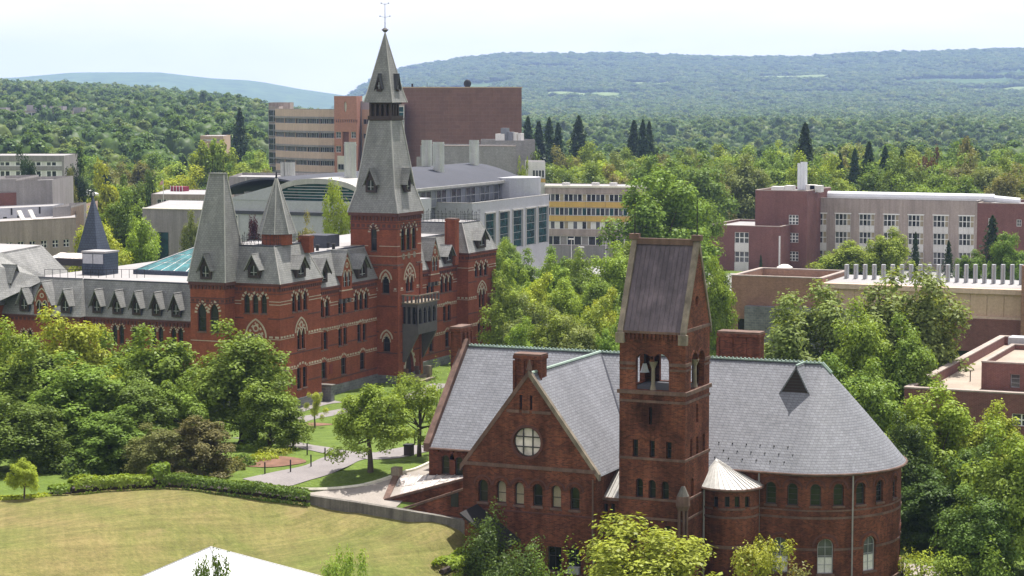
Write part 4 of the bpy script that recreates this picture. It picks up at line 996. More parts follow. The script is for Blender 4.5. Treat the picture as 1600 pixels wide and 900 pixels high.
xi = mansard(gh, XF - 9, XF, YB0, YB1, ZP, 16.3, 1.45, 'senw'); cresting(gh, *xi, 16.3, 1.15, .5)
dormer_px(gh, fX, 751, 12.0, 357, 387, .02, .41)
c_ = H(701, 341, y=231.0); chimney(gh, c_.x - .2, c_.x + 1.0, 230.6, 231.7, ZM, c_.z, 1, BK)
# ---- the great tower
fTX, fTY = Fr(x=TWX), Fr(y=TW0); ZTW = 18.65
t3 = lancets(fTX, (630, 638.4, 647), 7, 352.5, 392, -.2); gF, glF, gtF = gothic(gh, fTX, 640, 16.5, 412, 436, 455)
door = Op(*[fTX.px(c, 570)[0] for c in (633.5, 646.5)], .6, fTX.px(640, 546)[1], 'point')
tops = t3 + glF + [door]
facade(gh, fTX, TW0, TW1, -.5, ZTW, tops, BK, .35, 'tower_wall'); dress(gh, fTX, t3, 6, .3); gtF()
mb = MB(); mb.poly([fTX.p(u, z, -.34) for u, z in door.outline()]); mb.build('door', 'wood_dark', gh)
arch_trim(gh, fTX, door, .2, 12, CR, False, .06, .0); arch_trim(gh, fTX, door, .25, 7, CR, True, .05, .22)
for s in (door.u0 - .3, door.u1 + .3):
    mb = MB(); bar(mb, fTX, s - .15, s + .15, -.3, door.zs, 0, .45); mb.build('door_pier', 'brownstone', gh)
ul = [opx(fTY, 584, 9.5, 353, 392, 'point')]
gA, glA, gtA = gothic(gh, fTY, 602.6, 16, 423, 436.5, 458.5, 1); gB_, glB, gtB = gothic(gh, fTY, 604, 16, 517, 529.5, 549.5, 1)
yops = ul + glA + glB
facade(gh, fTY, TWB, TWX, -.5, ZTW, yops, BK, .35, 'tower_wall'); dress(gh, fTY, ul, 7, .3); gtA(); gtB()
facade(gh, Fr(y=TW1, sgn=1), TWB, TWX, -.5, ZTW, [], BK, name='tower_wall'); facade(gh, Fr(x=TWB, sgn=-1), TW0, TW1, 10, ZTW, [], BK, name='tower_wall')
for fr, a, b, oo in ((fTX, TW0, TW1, tops + [gF]), (fTY, TWB, TWX, yops + [gA, gB_])):
    e_ = .15
    course(gh, fr, a - e_, b + e_, ZTW - .35, .35, 'brick_dark', [], .26, name='eaves_board'); corbels(gh, fr, a - .05, b + .05, ZTW - .85, .42, 'brick_dark', .42, .14)
    course(gh, fr, a, b, 17.55, .1, 'brick_dark', [], .06); course(gh, fr, a, b, 17.05, .36, 'brick_dark', [], .04, dash=.62); course(gh, fr, a, b, 16.85, .1, 'brick_dark', [], .06)
    bands(gh, fr, a, b, oo, [(15.0, 'line'), (13.9, 'line'), (10.3, 'check'), (12.6, 'dark'), (8.4, 'dark'), (5.6, 'dark')], .3)
    course(gh, fr, a - .06, b + .06, 12.9, .16, 'brownstone', oo, .1, .3); course(gh, fr, a, b, 3.3, .12, 'brick_dark', oo, .08); stone_base(gh, fr, a, b, .9)
for o in t3:                                       # quatrefoil roundels under the three lancets
    mb = MB()
    for k in range(12):
        q = [(o.uc + r_ * math.cos(2 * math.pi * (k + s) / 12), o.z0 - .62 + r_ * math.sin(2 * math.pi * (k + s) / 12)) for r_ in (.12, .34) for s in (0, 1)]
        mb.hexa([fTX.p(*q[0], .06), fTX.p(*q[1], .06), fTX.p(*q[1], -.02), fTX.p(*q[0], -.02), fTX.p(*q[2], .06), fTX.p(*q[3], .06), fTX.p(*q[3], -.02), fTX.p(*q[2], -.02)])
    mb.build('roundel', 'limestone', gh)
# buttress-like corner strips give the shaft its relief
for y in (TW0 + .25, TW1 - .25): MB().box(TWX - .02, TWX + .14, y - .28, y + .28, 0, 12.8).build('corner_strip', BK, gh)
# oriel and balcony over the door
u0, u1 = fTX.px(628, 490)[0] + .1, fTX.px(659, 490)[0]; oz0, oz1 = fTX.px(630, 520)[1], fTX.px(630, 474)[1]; od = 1.9
fO = Fr(x=TWX + od); ora = MB()
bx = lambda z0_, z1_, d, g=0: MB().box(TWX - .02, TWX + d, u0 - g, u1 + g, z0_, z1_)
orr = bx(oz0 - .1, oz0 + 1.0, od).build('oriel', 'oriel_grey', gh)
bx(oz1 - .35, oz1, od, .05).build('oriel_cornice', 'oriel_grey', orr); bx(oz1, oz1 + .14, od + .2, .2).build('balcony_floor', 'limestone', orr)
bx(oz0 + 1.0, oz1 - .35, od - .25, -.25).build('oriel_glass', 'glass_dark', orr)
for k in range(5):
    y = u0 + .12 + (u1 - u0 - .24) * k / 4; MB().box(TWX + od - .25, TWX + od, y - .12, y + .12, oz0 + 1.0, oz1 - .35).build('oriel_post', 'oriel_grey', orr)
for k in range(4):
    a = u0 + .12 + (u1 - u0 - .24) * k / 4 + .12; b = u0 + .12 + (u1 - u0 - .24) * (k + 1) / 4 - .12
    facade(orr, Fr(x=TWX + od - .06), a, b, oz1 - .95, oz1 - .35, [Op(a + .005, b - .005, oz1 - .95, oz1 - .42, 'point')], 'oriel_grey', .12, 'oriel_head')
for k in range(3): y = TWX + .5 + k * .6; MB().box(y - .1, y + .1, u0, u0 + .2, oz0 + 1.0, oz1 - .35).build('oriel_post', 'oriel_grey', orr)
MB().box(TWX, TWX + od + .18, u0 - .18, u0 - .06, oz1 + .85, oz1 + 1.0).build('balcony_rail', 'limestone', orr); MB().box(TWX + od + .06, TWX + od + .18, u0 - .18, u1 + .18, oz1 + .851, oz1 + 1.001).build('balcony_rail', 'limestone', orr)
for k in range(7): y = u0 - .12 + (u1 - u0 + .24) * k / 6; MB().box(TWX + od + .04, TWX + od + .2, y - .09, y + .09, oz1 + .14, oz1 + .85).build('baluster', 'oriel_grey', orr)
for k in range(4): x = TWX + .2 + k * .5; MB().box(x - .09, x + .09, u0 - .2, u0 - .04, oz1 + .14, oz1 + .85).build('baluster', 'oriel_grey', orr)
for y in (u0 + .18, u1 - .18):
    MB().hexa([(TWX, y - .16, oz0 - 3.2), (TWX + .25, y - .16, oz0 - 3.2), (TWX + .25, y + .16, oz0 - 3.2), (TWX, y + .16, oz0 - 3.2), (TWX, y - .16, oz0 - .1), (TWX + od, y - .16, oz0 - .1), (TWX + od, y + .16, oz0 - .1), (TWX, y + .16, oz0 - .1)]).build('oriel_bracket', 'oriel_grey', orr)
MB().box(TWX, TWX + 2.2, door.u0 - 1.0, door.u1 + 1.0, -.4, .3).build('door_step', 'limestone', gh); MB().box(TWX, TWX + 1.4, door.u0 - .8, door.u1 + .8, .3, .6).build('door_step', 'limestone', gh)
MB().box(TWX + .9, TWX + 1.7, door.u1 + .5, door.u1 + 1.2, .3, 1.5).build('step_pier', 'limestone', gh)
# spire: slate skirt, open lantern, slender upper spire, vane
tc = ((TWX + TWB) / 2, (TW0 + TW1) / 2); hx, hy = (TWX - TWB) / 2 + .25, (TW1 - TW0) / 2 + .25
zl0, zl1, ztp = 28.7, 30.7, 38.3; lw = 1.32
def ring4(h1, h2, z): return [(tc[0] - h1, tc[1] - h2, z), (tc[0] + h1, tc[1] - h2, z), (tc[0] + h1, tc[1] + h2, z), (tc[0] - h1, tc[1] + h2, z)]
ra, rb_, rc = ring4(hx, hy, ZTW), ring4(hx - .75, hy - .75, ZTW + 2.6), ring4(lw, lw, zl0)
for k in range(4):
    l = (k + 1) % 4
    MB().poly([ra[k], ra[l], rb_[l], rb_[k]]).poly([rb_[k], rb_[l], rc[l], rc[k]]).build('spire_skirt', SLT, gh)
    MB().tube([ra[k], rb_[k], rc[k]], .08, 5).build('hip_roll', 'metal_pale', gh)
MB().box(tc[0] - lw - .12, tc[0] + lw + .12, tc[1] - lw - .12, tc[1] + lw + .12, zl0 - .05, zl0 + .45).build('lantern_sill', 'wood_dark', gh)
for a in range(4):
    for k in range(5 if a in (0, 1) else 4):
        t = -1 + 2 * k / 4; P = [(t * lw * .9, -lw * .9), (lw * .9, t * lw * .9), (t * lw * .9, lw * .9), (-lw * .9, t * lw * .9)][a]
        if abs(t) == 1 and a in (1, 3): continue
        MB().box(tc[0] + P[0] - .13, tc[0] + P[0] + .13, tc[1] + P[1] - .13, tc[1] + P[1] + .13, zl0 + .45, zl1 + .1).build('lantern_post', 'wood_dark', gh)
MB().box(tc[0] - .7, tc[0] + .7, tc[1] - .7, tc[1] + .7, zl0 + .45, zl1 + .1).build('lantern_core', 'wood_dark', gh)
MB().box(tc[0] - lw, tc[0] + lw, tc[1] - lw, tc[1] + lw, zl1 - .3, zl1).build('lantern_head', 'wood_dark', gh)
rd_, re_ = ring4(1.78, 1.78, zl1 - .1), ring4(1.42, 1.42, zl1 + 1.2); apx = (*tc, ztp)
for k in range(4):
    l = (k + 1) % 4; MB().poly([rd_[k], rd_[l], re_[l], re_[k]]).poly([re_[k], re_[l], apx]).build('spire_slope', SLT, gh)
    MB().tube([rd_[k], re_[k], apx], [.07, .07, .04], 5).build('hip_roll', 'metal_pale', gh)
MB().poly(list(reversed(rd_))).build('spire_soffit', 'wood_dark', gh)
dormer(gh, Fr(x=tc[0] + hx - .5), tc[1] - .1, ZTW + 2.2, 1.25, 1.3, 1.35, .32, over=.3); dormer(gh, Fr(y=tc[1] - hy + .5), tc[0] - .35, ZTW + 2.2, 1.25, 1.3, 1.35, .32, over=.3)
dormer(gh, Fr(x=tc[0] + 1.5), tc[1], zl1 + 1.1, .55, 1.0, .9, .19, over=.12, roofmat='roof_dark', d0=.1); dormer(gh, Fr(y=tc[1] - 1.5), tc[0], zl1 + 1.1, .55, 1.0, .9, .19, over=.12, roofmat='roof_dark', d0=.1)
MB().frus(tc, .16, .42, ztp - .05, ztp + .22, 8).frus(tc, .42, .12, ztp + .22, ztp + .42, 8).build('finial', 'oriel_grey', gh)
zv = 41.4; vn = MB().tube([(*tc, ztp + .3), (*tc, zv)], [.05, .025], 5).build('weather_vane', 'iron', gh)
for zz_, L in ((ztp + 1.55, .55), (zv - .15, .4)):
    for s in (-1, 1): MB().tube([(tc[0], tc[1], zz_), (tc[0] + s * L * .9, tc[1] + s * L * .4, zz_ + .12)], .02, 4).frus((tc[0] + s * L * .9, tc[1] + s * L * .4), .07, .07, zz_ + .08, zz_ + .2, 6).build('vane_arm', 'iron', vn)

# ---- low wing to the left with a row of dormers
YW, ZWE, ZWR = 190.5, 8.35, 12.1; fW = Fr(y=YW); WXl = -137.6
prs = [lancets(fW, c, 7.5, t, t + 30, .02) for c, t in (((149.5, 160), 506), ((179.5, 190), 507), ((210, 221), 509), ((240.5, 251.5), 510), ((271.5, 282.5), 512))]
lowW = [opx(fW, c, 7, 560, 590) for c in (154, 185, 215, 246, 277)]
oW = [o for g_ in prs for o in g_] + lowW
facade(gh, fW, -131.2, tx0, -.5, ZWE, oW, BK, .25)
for g_ in prs: dress(gh, fW, g_, 6, .2)
for o in lowW: dress(gh, fW, [o])
bands(gh, fW, -131.2, tx0, oW, [(6.0, 'line'), (3.4, 'check')], .2); corbels(gh, fW, -131.2, tx0, ZWE - .65, .35, 'brick_dark', .42, .12); course(gh, fW, -131.2, tx0, ZWE - .22, .2, 'brick_dark', [], .2, name='eaves_board')
fW2 = Fr(y=YW - .9)                                 # slightly projecting part with the brick gable
prs2 = [lancets(fW2, (37, 47), 7, 515, 540), lancets(fW2, (100, 111), 7, 518, 545)]
facade(gh, fW2, -140.5, -131.2, -.5, ZWE, [o for g_ in prs2 for o in g_], BK, .25); facade(gh, Fr(x=-131.2), YW - .9, YW, -.5, ZWE, [], BK)
for g_ in prs2: dress(gh, fW2, g_, 6, .2)
course(gh, fW2, -140.5, -131.1, ZWE - .22, .2, 'brick_dark', [], .2, name='eaves_board'); course(gh, fW2, -140.5, -131.2, ZWE - .6, .3, 'brick_dark', [], .06, dash=.5)
iw = 1.35; sW = iw / (ZWR - ZWE)
MB().slab([(-131.3, YW - .18, ZWE), (tx0, YW - .18, ZWE), (tx0, YW + iw, ZWR), (-132.4, YW + iw, ZWR)], .1).build('roof_slope', 'slate_hall', gh)
MB().slab([(-141, YW - 1.08, ZWE), (-131.0, YW - 1.08, ZWE), (-132.2, YW + iw - .3, ZWR + .02), (-141, YW + iw - .3, ZWR + .02)], .1).build('roof_slope', 'slate_hall', gh)
MB().slab([(-131.0, YW - 1.08, ZWE), (-131.0, YW + .4, ZWE), (-132.2, YW + iw + .4, ZWR), (-132.2, YW + iw - .3, ZWR)], .1).build('roof_slope', 'slate_hall', gh)
MB().tube([(-141, YW + iw - .25, ZWR + .04), (-132.2, YW + iw - .25, ZWR + .04)], .08, 5).build('roof_edge', 'roof_metal', gh); MB().tube([(-132.2, YW + iw, ZWR), (tx0, YW + iw, ZWR)], .08, 5).build('roof_edge', 'roof_metal', gh)
for cx, yt in ((153, 452), (184.5, 453.5), (215, 455), (246, 456.5), (276.5, 458)): dormer_px(gh, fW, cx, 14, yt, yt + 37, .0, sW, side='slate_blue')
for cx, yt in ((39.5, 449), (104, 452)): dormer_px(gh, fW2, cx, 14.5, yt, yt + 37, .0, sW, side='slate_blue')
u, zb_ = fW2.px(67.5, 497); za = fW2.px(67.5, 440)[1]
dormer(gh, fW2, u, ZWE - .5, 2.1, (za - ZWE + .5) * .5, (za - ZWE + .5) * .5, sW, wallmat=BK, gothic_face=True, over=.12, d0=.15, side=BK)
# left end pavilion with the big plain hipped roof
pxl = -141; MB().box(-160, pxl, 186.6, 205, -.5, 9.4).build('wall', BK, gh)
frZ = Fr(x=pxl + .01); 
mb = MB().slab([(-160, 186.3, 9.3), (pxl + .3, 186.3, 9.3), (pxl - 1.2, 189.5, 14.6), (-160, 189.5, 14.6)], .12).slab([(pxl + .3, 186.3, 9.3), (pxl + .3, 205, 9.3), (pxl - 4.5, 203, 14.6), (pxl - 1.2, 189.5, 14.6)], .12)
MB().slab([(pxl + .3, 186.3, 9.3), (pxl + 4.2, 192.0, 12.0), (pxl - 1.2, 191.5, 14.6), (pxl - 4, 188, 14.4)], .12).build('roof_slope', SLT, gh)
mb.build('roof_slope', SLT, gh); MB().slab([(-160, 189.5, 14.6), (pxl - 1.2, 189.5, 14.6), (pxl - 4.5, 203, 14.6), (-160, 203, 14.6)], .1).build('roof_deck', 'roof_flat', gh)
MB().tube([(-160, 189.5, 14.65), (pxl - 1.2, 189.5, 14.65)], .1, 5).build('roof_edge', 'roof_metal', gh)
fE = Fr(x=pxl); dormer(gh, Fr(x=pxl + .9), 190.3, 10.5, 1.6, 1.5, 1.5, .6, over=.3)
zz_ = Fr(y=186.59); o_ = Op(-142.9, -141.7, 5.2, 7.9, 'point'); arch_trim(gh, zz_, o_, .25, 7, CR, True, .05, .02); mb = MB(); mb.poly([zz_.p(u, z, .02) for u, z in o_.outline()]); mb.build('window', 'glass_dark', gh)
# ---- flat roof of the court with skylights, slate-blue ventilator spire and plant box
ZC = 11.75
MB().box(-141, XM - 2, YW + iw, 238, 9, ZC).build('court_roof', 'roof_flat', gh)
MB().box(-141.5, -112, 227.6, 228.2, ZC - .2, ZC + .75).build('roof_parapet', 'roof_dark', gh)
bs = H(147, 398, z=ZC + .3); hs = 1.6
sp_ = MB().pyramid([(bs.x - hs, bs.y - hs, ZC), (bs.x + hs, bs.y - hs, ZC), (bs.x + hs, bs.y + hs, ZC), (bs.x - hs, bs.y + hs, ZC)], (bs.x, bs.y, H(147, 305, y=bs.y).z)).build('ventilator_spire', 'slate_blue', gh)
MB().frus((bs.x, bs.y), .12, .12, H(147, 306, y=bs.y).z, H(147, 301, y=bs.y).z, 6).build('finial', 'metal_pale', sp_)
b0 = H(129, 429, z=ZC); b1 = H(167, 430, z=ZC); hb = b0.y
pb = MB().box(b0.x, b1.x, hb, hb + 2.6, ZC, ZC + 2.4).build('plant_box', 'slate_blue', gh)
MB().box(b0.x - .1, b1.x + .1, hb - .1, hb + 2.7, ZC + 2.4, ZC + 2.6).build('plant_box_roof', 'roof_flat', pb)
for k in range(2):
    a = b0.x + .1 + k * (b1.x - b0.x - .2) / 2; MB().box(a, a + (b1.x - b0.x) / 2 - .2, hb - .06, hb, ZC + 1.25, ZC + 2.3).build('louvre_panel', 'metal_panel', pb)
for k in range(10):
    a = b0.x + (b1.x - b0.x) * k / 9; MB().box(a - .03, a + .03, hb - .05, hb, ZC, ZC + 1.2).build('seam', 'slate_blue', pb)
# big glazed skylight: pyramid of panes
g0 = H(212, 428, z=ZC); gx0, gx1, gy0, gy1 = g0.x, g0.x + 13, g0.y, g0.y + 13; gz = ZC + .5; ga = (g0.x + 6.5, g0.y + 6.5, ZC + 3.6)
MB().box(gx0 - .2, gx1 + .2, gy0 - .2, gy1 + .2, ZC, gz).build('skylight_curb', 'slate_blue', gh)
skl = MB().tube([(gx0, gy0, gz), ga], .08, 5).tube([(gx1, gy0, gz), ga], .08, 5).tube([(gx0, gy1, gz), ga], .08, 5).tube([(gx1, gy1, gz), ga], .08, 5).build('skylight_ribs', 'frame_grey', gh)
cs = [(gx0, gy0), (gx1, gy0), (gx1, gy1), (gx0, gy1)]
for k in range(4):
    a, b = Vector((*cs[k], gz)), Vector((*cs[(k + 1) % 4], gz)); A = Vector(ga); nr, nc = 4, 8
    for i in range(nr):
        t0, t1 = i / nr, (i + 1) / nr - .012
        for j in range(nc):
            s0, s1 = j / nc + .006, (j + 1) / nc - .006
            P = [(a + (b - a) * s0) * (1 - t0) + A * t0, (a + (b - a) * s1) * (1 - t0) + A * t0, (a + (b - a) * s1) * (1 - t1) + A * t1, (a + (b - a) * s0) * (1 - t1) + A * t1]
            MB().poly(P).build('skylight_pane', 'glass_sky', skl)
    MB().poly([a - Vector((0, 0, .03)), b - Vector((0, 0, .03)), A - Vector((0, 0, .03))]).build('skylight_bars', 'frame_white', skl)
h0 = H(76, 414, z=ZC); MB().box(h0.x, h0.x + 5.6, h0.y, h0.y + 4.5, ZC, ZC + .8).build('skylight_curb', 'roof_dark', gh)
for k in range(5):
    a = h0.x + .1 + k * 1.09; MB().slab([(a, h0.y + .1, ZC + .85), (a + 1.03, h0.y + .1, ZC + .85), (a + 1.03, h0.y + 2.2, ZC + 1.3), (a, h0.y + 2.2, ZC + 1.3)], .05).build('skylight_pane', 'glass_pale', gh)
rl = MB()
for k in range(14):
    p = H(70 + k * 12, 434, z=ZC); rl.tube([(p.x, p.y, ZC), (p.x, p.y, ZC + .9)], .03, 4)
p, q = H(70, 434, z=ZC), H(226, 434, z=ZC); rl.tube([(p.x, p.y, ZC + .9), (q.x, q.y, ZC + .9)], .03, 4); rl.build('roof_railing', 'iron', gh, kind='stuff')
# ================================================================== other campus buildings
def seg(p0, p1): return FrSeg(polar(*p0), polar(*p1))
def zpy(py, D): return CAM_H - (py - 140) / F_PX * D
def block(root, pts, back, z0, z1, mat, name='wall', roof=None, par=.5):
    """walls along a front polyline [(px, D)...] closed by the same line pushed back; open-topped with a parapet and a flat roof"""
    fr_ = [polar(*p) for p in pts]; n = (_fh * back); P = [(p.x, p.y) for p in fr_] + [(p.x + n.x, p.y + n.y) for p in reversed(fr_)]
    w = MB()
    for k in range(len(P)):
        l = (k + 1) % len(P); w.poly([(*P[k], z0), (*P[l], z0), (*P[l], z1), (*P[k], z1)])
    o = w.build(name, mat, root)
    if roof: MB().poly([(*p, z1 - par) for p in P]).build('flat_roof', roof, root)
    return P
def gblock(root, x0, x1, y0, y1, z0, z1, mat, roof='roof_flat', par=.45, front=True, right=True, cop=None, capw=.35):
    """grid-aligned block; faces given as facades elsewhere can be switched off"""
    w = MB()
    if front: w.poly([(x0, y0, z0), (x1, y0, z0), (x1, y0, z1), (x0, y0, z1)])
    if right: w.poly([(x1, y0, z0), (x1, y1, z0), (x1, y1, z1), (x1, y0, z1)])
    w.poly([(x1, y1, z0), (x0, y1, z0), (x0, y1, z1), (x1, y1, z1)]); w.poly([(x0, y1, z0), (x0, y0, z0), (x0, y0, z1), (x0, y1, z1)])
    w.build('wall', mat, root)
    if par:      # inner parapet faces
        i = MB(); c = capw; xa, xb, ya, yb = x0 + c, x1 - c, y0 + c, y1 - c
        for a, b in (((xa, ya), (xb, ya)), ((xb, ya), (xb, yb)), ((xb, yb), (xa, yb)), ((xa, yb), (xa, ya))): i.poly([(*a, z1 - par), (*b, z1 - par), (*b, z1), (*a, z1)])
        i.build('parapet_inner', mat, root)
        for (a, b, c_, d) in ((x0 - .04, x1 + .04, y0 - .04, ya), (x0 - .04, x1 + .04, yb, y1 + .04), (x0 - .04, xa, ya, yb), (xb, x1 + .04, ya, yb)): MB().box(a, b, c_, d, z1 - .02, z1 + .1).build('parapet_coping', cop or 'concrete_pale', root)
    MB().poly([(x0 + .05, y0 + .05, z1 - par - .01), (x1 - .05, y0 + .05, z1 - par - .01), (x1 - .05, y1 - .05, z1 - par - .01), (x0 + .05, y1 - .05, z1 - par - .01)]).build('flat_roof', roof, root)
def strip(root, fr, u0, u1, z0, z1, n, glass, frame, depth=.2, wall=None, nz=1, fw=.06):
    """ribbon of n lights in one long opening: each light a pane of its own"""
    mb = MB()
    for k in range(n + 1):
        u = u0 + (u1 - u0) * k / n; bar(mb, fr, u - fw / 2, u + fw / 2, z0, z1, -depth, -depth + .12)
    for k in range(nz + 1): z = z0 + (z1 - z0) * k / nz; bar(mb, fr, u0, u1, z - fw / 2, z + fw / 2, -depth, -depth + .1)
    w = mb.build('window', frame, root)
    for k in range(n):
        a = u0 + (u1 - u0) * k / n; b = u0 + (u1 - u0) * (k + 1) / n; g = glass if isinstance(glass, str) else glass[k % len(glass)]
        MB().poly([fr.p(a, z0, -depth + .03), fr.p(b, z0, -depth + .03), fr.p(b, z1, -depth + .03), fr.p(a, z1, -depth + .03)]).build('pane', g, w)
    return w
def stack(root, x, y, r_, z0, z1, mat='stack_metal', n=14, name='exhaust_stack'):
    s = MB().frus((x, y), r_, r_, z0, z1, n).build(name, mat, root); MB().frus((x, y), r_ * 1.06, r_ * 1.06, z1 - .5, z1 - .3, n).build('stack_band', mat, s)
    MB().frus((x, y), r_ * .8, r_ * .8, z1, z1 + .02, n).build('stack_mouth', 'iron', s); MB().box(x - r_ * 1.5, x + r_ * 1.5, y - r_ * 1.5, y + r_ * 1.5, z0 - .3, z0 + .35).build('stack_base', 'metal_pale', s); return s

# ---- tan office building and brown theatre block
D0 = 520
of = thing('office_building', polar(500, 520), 'tan office building with curved front, ribbon windows and brick stair tower', 'building')
zt = zpy(171, D0); cpts = [(431, 534), (445, 529), (462, 524.5), (480, 521), (500, 518), (524, 516)]
rows = [zpy(y, D0) for y in (189, 211, 233, 254, 275)]; rh = 1.15
for a, b in zip(cpts, cpts[1:]):
    fr = seg(a, b); ops = [Op(.005, fr.L - .005, z - rh / 2, z + rh / 2) for z in rows]
    facade(of, fr, 0, fr.L, 0, zt, ops, 'concrete_beige', .4)
    for z in rows:
        strip(of, fr, .01, fr.L - .01, z - rh / 2, z + rh / 2, max(2, round(fr.L / .62)), ['glass_dark', 'glass_grey', 'glass_dark'], 'frame_grey', .35, fw=.1)
        mb = MB(); bar(mb, fr, 0, fr.L, z + rh / 2 + .02, z + rh / 2 + .5, -.02, .06); mb.build('spandrel', 'concrete_grey', of)
P = [polar(*p) for p in cpts]; Q = [p + _fh * 24 for p in reversed(P)]
MB().poly([(p.x, p.y, zt - .6) for p in P + Q]).build('flat_roof', 'roof_flat', of)
for a, b in zip(P, P[1:]): MB().hexa([(a.x, a.y, zt), (b.x, b.y, zt), (b.x + .4, b.y + .5, zt), (a.x + .4, a.y + .5, zt), (a.x, a.y, zt + .15), (b.x, b.y, zt + .15), (b.x + .4, b.y + .5, zt + .15), (a.x + .4, a.y + .5, zt + .15)]).build('parapet_coping', 'concrete_pale', of)
fr = seg((421, 540), (437, 536)); zg = zpy(166, 538)
block(of, [(421, 540), (437, 536)], 10, 0, zg, 'concrete_pale', 'stair_tower')
fr2 = FrSeg(polar(421, 539.6), polar(437, 535.6))
for k in range(6):
    z1 = zg - .9 - k * 3.45; strip(of, fr2, .1, fr2.L - .1, z1 - 2.9, z1, 2, 'glass_dark', 'frame_grey', .0, nz=2, fw=.12)
block(of, [(421, 548), (455, 548)], 8, 0, zpy(160, 548), 'concrete_pale', 'penthouse', 'roof_flat')
# brick stair tower
frb = seg((523, 508), (558, 505)); zbT = zpy(150, 507)
sq = [opx(frb, 525.5 + k * 3.4, 1.7, 186.5, 191.5) for k in range(10)]
slot = [opx(frb, 540, 10, 206, 243)]
wb = [opx(frb, c, w, y - 5, y + 5) for c, w in ((528.5, 8.5), (552, 8)) for y in (211, 233)]
c0, cz = frb.px(539.5, 167); lens = Op(c0 - .38, c0 + .38, cz - 1.25, cz + 1.25, 'circ'); lens.zs = cz; lens.rise = 1.25
facade(of, frb, 0, frb.L, 0, zbT, sq + slot + wb + [lens], 'brick_office', .5)
for o in sq: window(of, frb, o, .3, 'frame_grey', 'glass_dark', fw=.04)
for o in wb: window(of, frb, o, .3, 'frame_white', 'glass_grey', nu=2, nz=2, fw=.09)
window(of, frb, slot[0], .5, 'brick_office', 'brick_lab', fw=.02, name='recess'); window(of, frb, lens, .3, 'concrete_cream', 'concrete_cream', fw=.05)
frc = seg((558, 505), (567, 518)); facade(of, frc, 0, frc.L, 0, zbT, [], 'brick_office')
P = [polar(523, 508), polar(558, 505), polar(567, 518), polar(530, 521)]; MB().poly([(p.x, p.y, zbT - .1) for p in P]).build('flat_roof', 'roof_flat', of)
frd = seg((527, 507.5), (540, 506.5)); block(of, [(527.5, 506.5), (541, 505.5)], 1, 0, zpy(243, 506), 'concrete_cream', 'bay')
strip(of, FrSeg(polar(529, 506.2), polar(539, 505.4)), 0, 1.5, zpy(264, 506), zpy(256, 506), 2, 'glass_dark', 'frame_grey', 0)
# tan part right of the stair tower
fre = seg((566, 512), (588, 510)); zo = zpy(171, 511); ops = [Op(.4, fre.L - .005, z - rh / 2, z + rh / 2) for z in rows]
facade(of, fre, 0, fre.L, 0, zo, ops, 'concrete_beige', .4)
for z in rows: strip(of, fre, .4, fre.L - .01, z - rh / 2, z + rh / 2, 5, ['glass_dark', 'glass_grey'], 'frame_grey', .35, fw=.1)
block(of, [(563, 514), (618, 512)], 12, 0, zpy(158, 513), 'metal_panel', 'link_wall', 'roof_flat')
frg = seg((617, 500), (632, 498)); zg = zpy(163, 499); block(of, [(617, 500), (632, 498)], 9, 0, zg, 'concrete_pale', 'glass_corner')
frg = FrSeg(polar(617, 499.6), polar(632, 497.6))
for k in range(5): z1 = zg - .5 - k * 3.1; strip(of, frg, .02, frg.L - .02, z1 - 2.5, z1, 1, 'glass_teal', 'frame_white', .0, nz=2, fw=.1)

th = thing('theatre_block', polar(720, 505), 'tall windowless brown brick block with curved front behind the slate spire', 'building')
zt = zpy(137.5, 500); cp = [(630, 502), (665, 497.5), (700, 495), (735, 494), (770, 494.5), (815, 497)]
for a, b in zip(cp, cp[1:]): fr = seg(a, b); facade(th, fr, 0, fr.L, 0, zt, [], 'brick_theatre')
P = [polar(*p) for p in cp]; Q = [polar(815, 525), polar(590, 530), polar(590, 512)]
MB().poly([(p.x, p.y, zt - .3) for p in P + Q]).build('flat_roof', 'roof_flat', th)
for a, b in zip(P[-1:] + Q, Q + P[:1]): MB().poly([(a.x, a.y, 0), (b.x, b.y, 0), (b.x, b.y, zt), (a.x, a.y, zt)]).build('wall', 'brick_theatre', th)
for a, b in zip(P, P[1:]): MB().hexa([(a.x, a.y - .1, zt), (b.x, b.y - .1, zt), (b.x, b.y + .5, zt), (a.x, a.y + .5, zt), (a.x, a.y - .1, zt + .25), (b.x, b.y - .1, zt + .25), (b.x, b.y + .5, zt + .25), (a.x, a.y + .5, zt + .25)]).build('parapet_coping', 'concrete_tan', th)
p = polar(731, 500); dsh = MB().frus((p.x, p.y), .1, .12, zt, zt + 1.2, 6).build('dish_post', 'iron', th)
mb = MB()
for k in range(5):
    r0, r1 = .95 * math.sin(k * .31), .95 * math.sin((k + 1) * .31); z0, z1 = .5 * (1 - math.cos(k * .31)), .5 * (1 - math.cos((k + 1) * .31))
    for j in range(14):
        a, b = 2 * math.pi * j / 14, 2 * math.pi * (j + 1) / 14
        mb.poly([(p.x + r0 * math.cos(a), p.y - .6 + z0, zt + 1.0 + r0 * math.sin(a)), (p.x + r0 * math.cos(b), p.y - .6 + z0, zt + 1.0 + r0 * math.sin(b)), (p.x + r1 * math.cos(b), p.y - .6 + z1, zt + 1.0 + r1 * math.sin(b)), (p.x + r1 * math.cos(a), p.y - .6 + z1, zt + 1.0 + r1 * math.sin(a))])
mb.build('satellite_dish', 'iron', th)
p = polar(645, 502); MB().frus((p.x, p.y), .25, .25, zt, zt + 1.0, 8).build('roof_vent', 'iron', th)
p = polar(668, 503); MB().tube([(p.x, p.y, zt), (p.x, p.y, zt + 1.2)], .05, 4).build('roof_mast', 'iron', th)

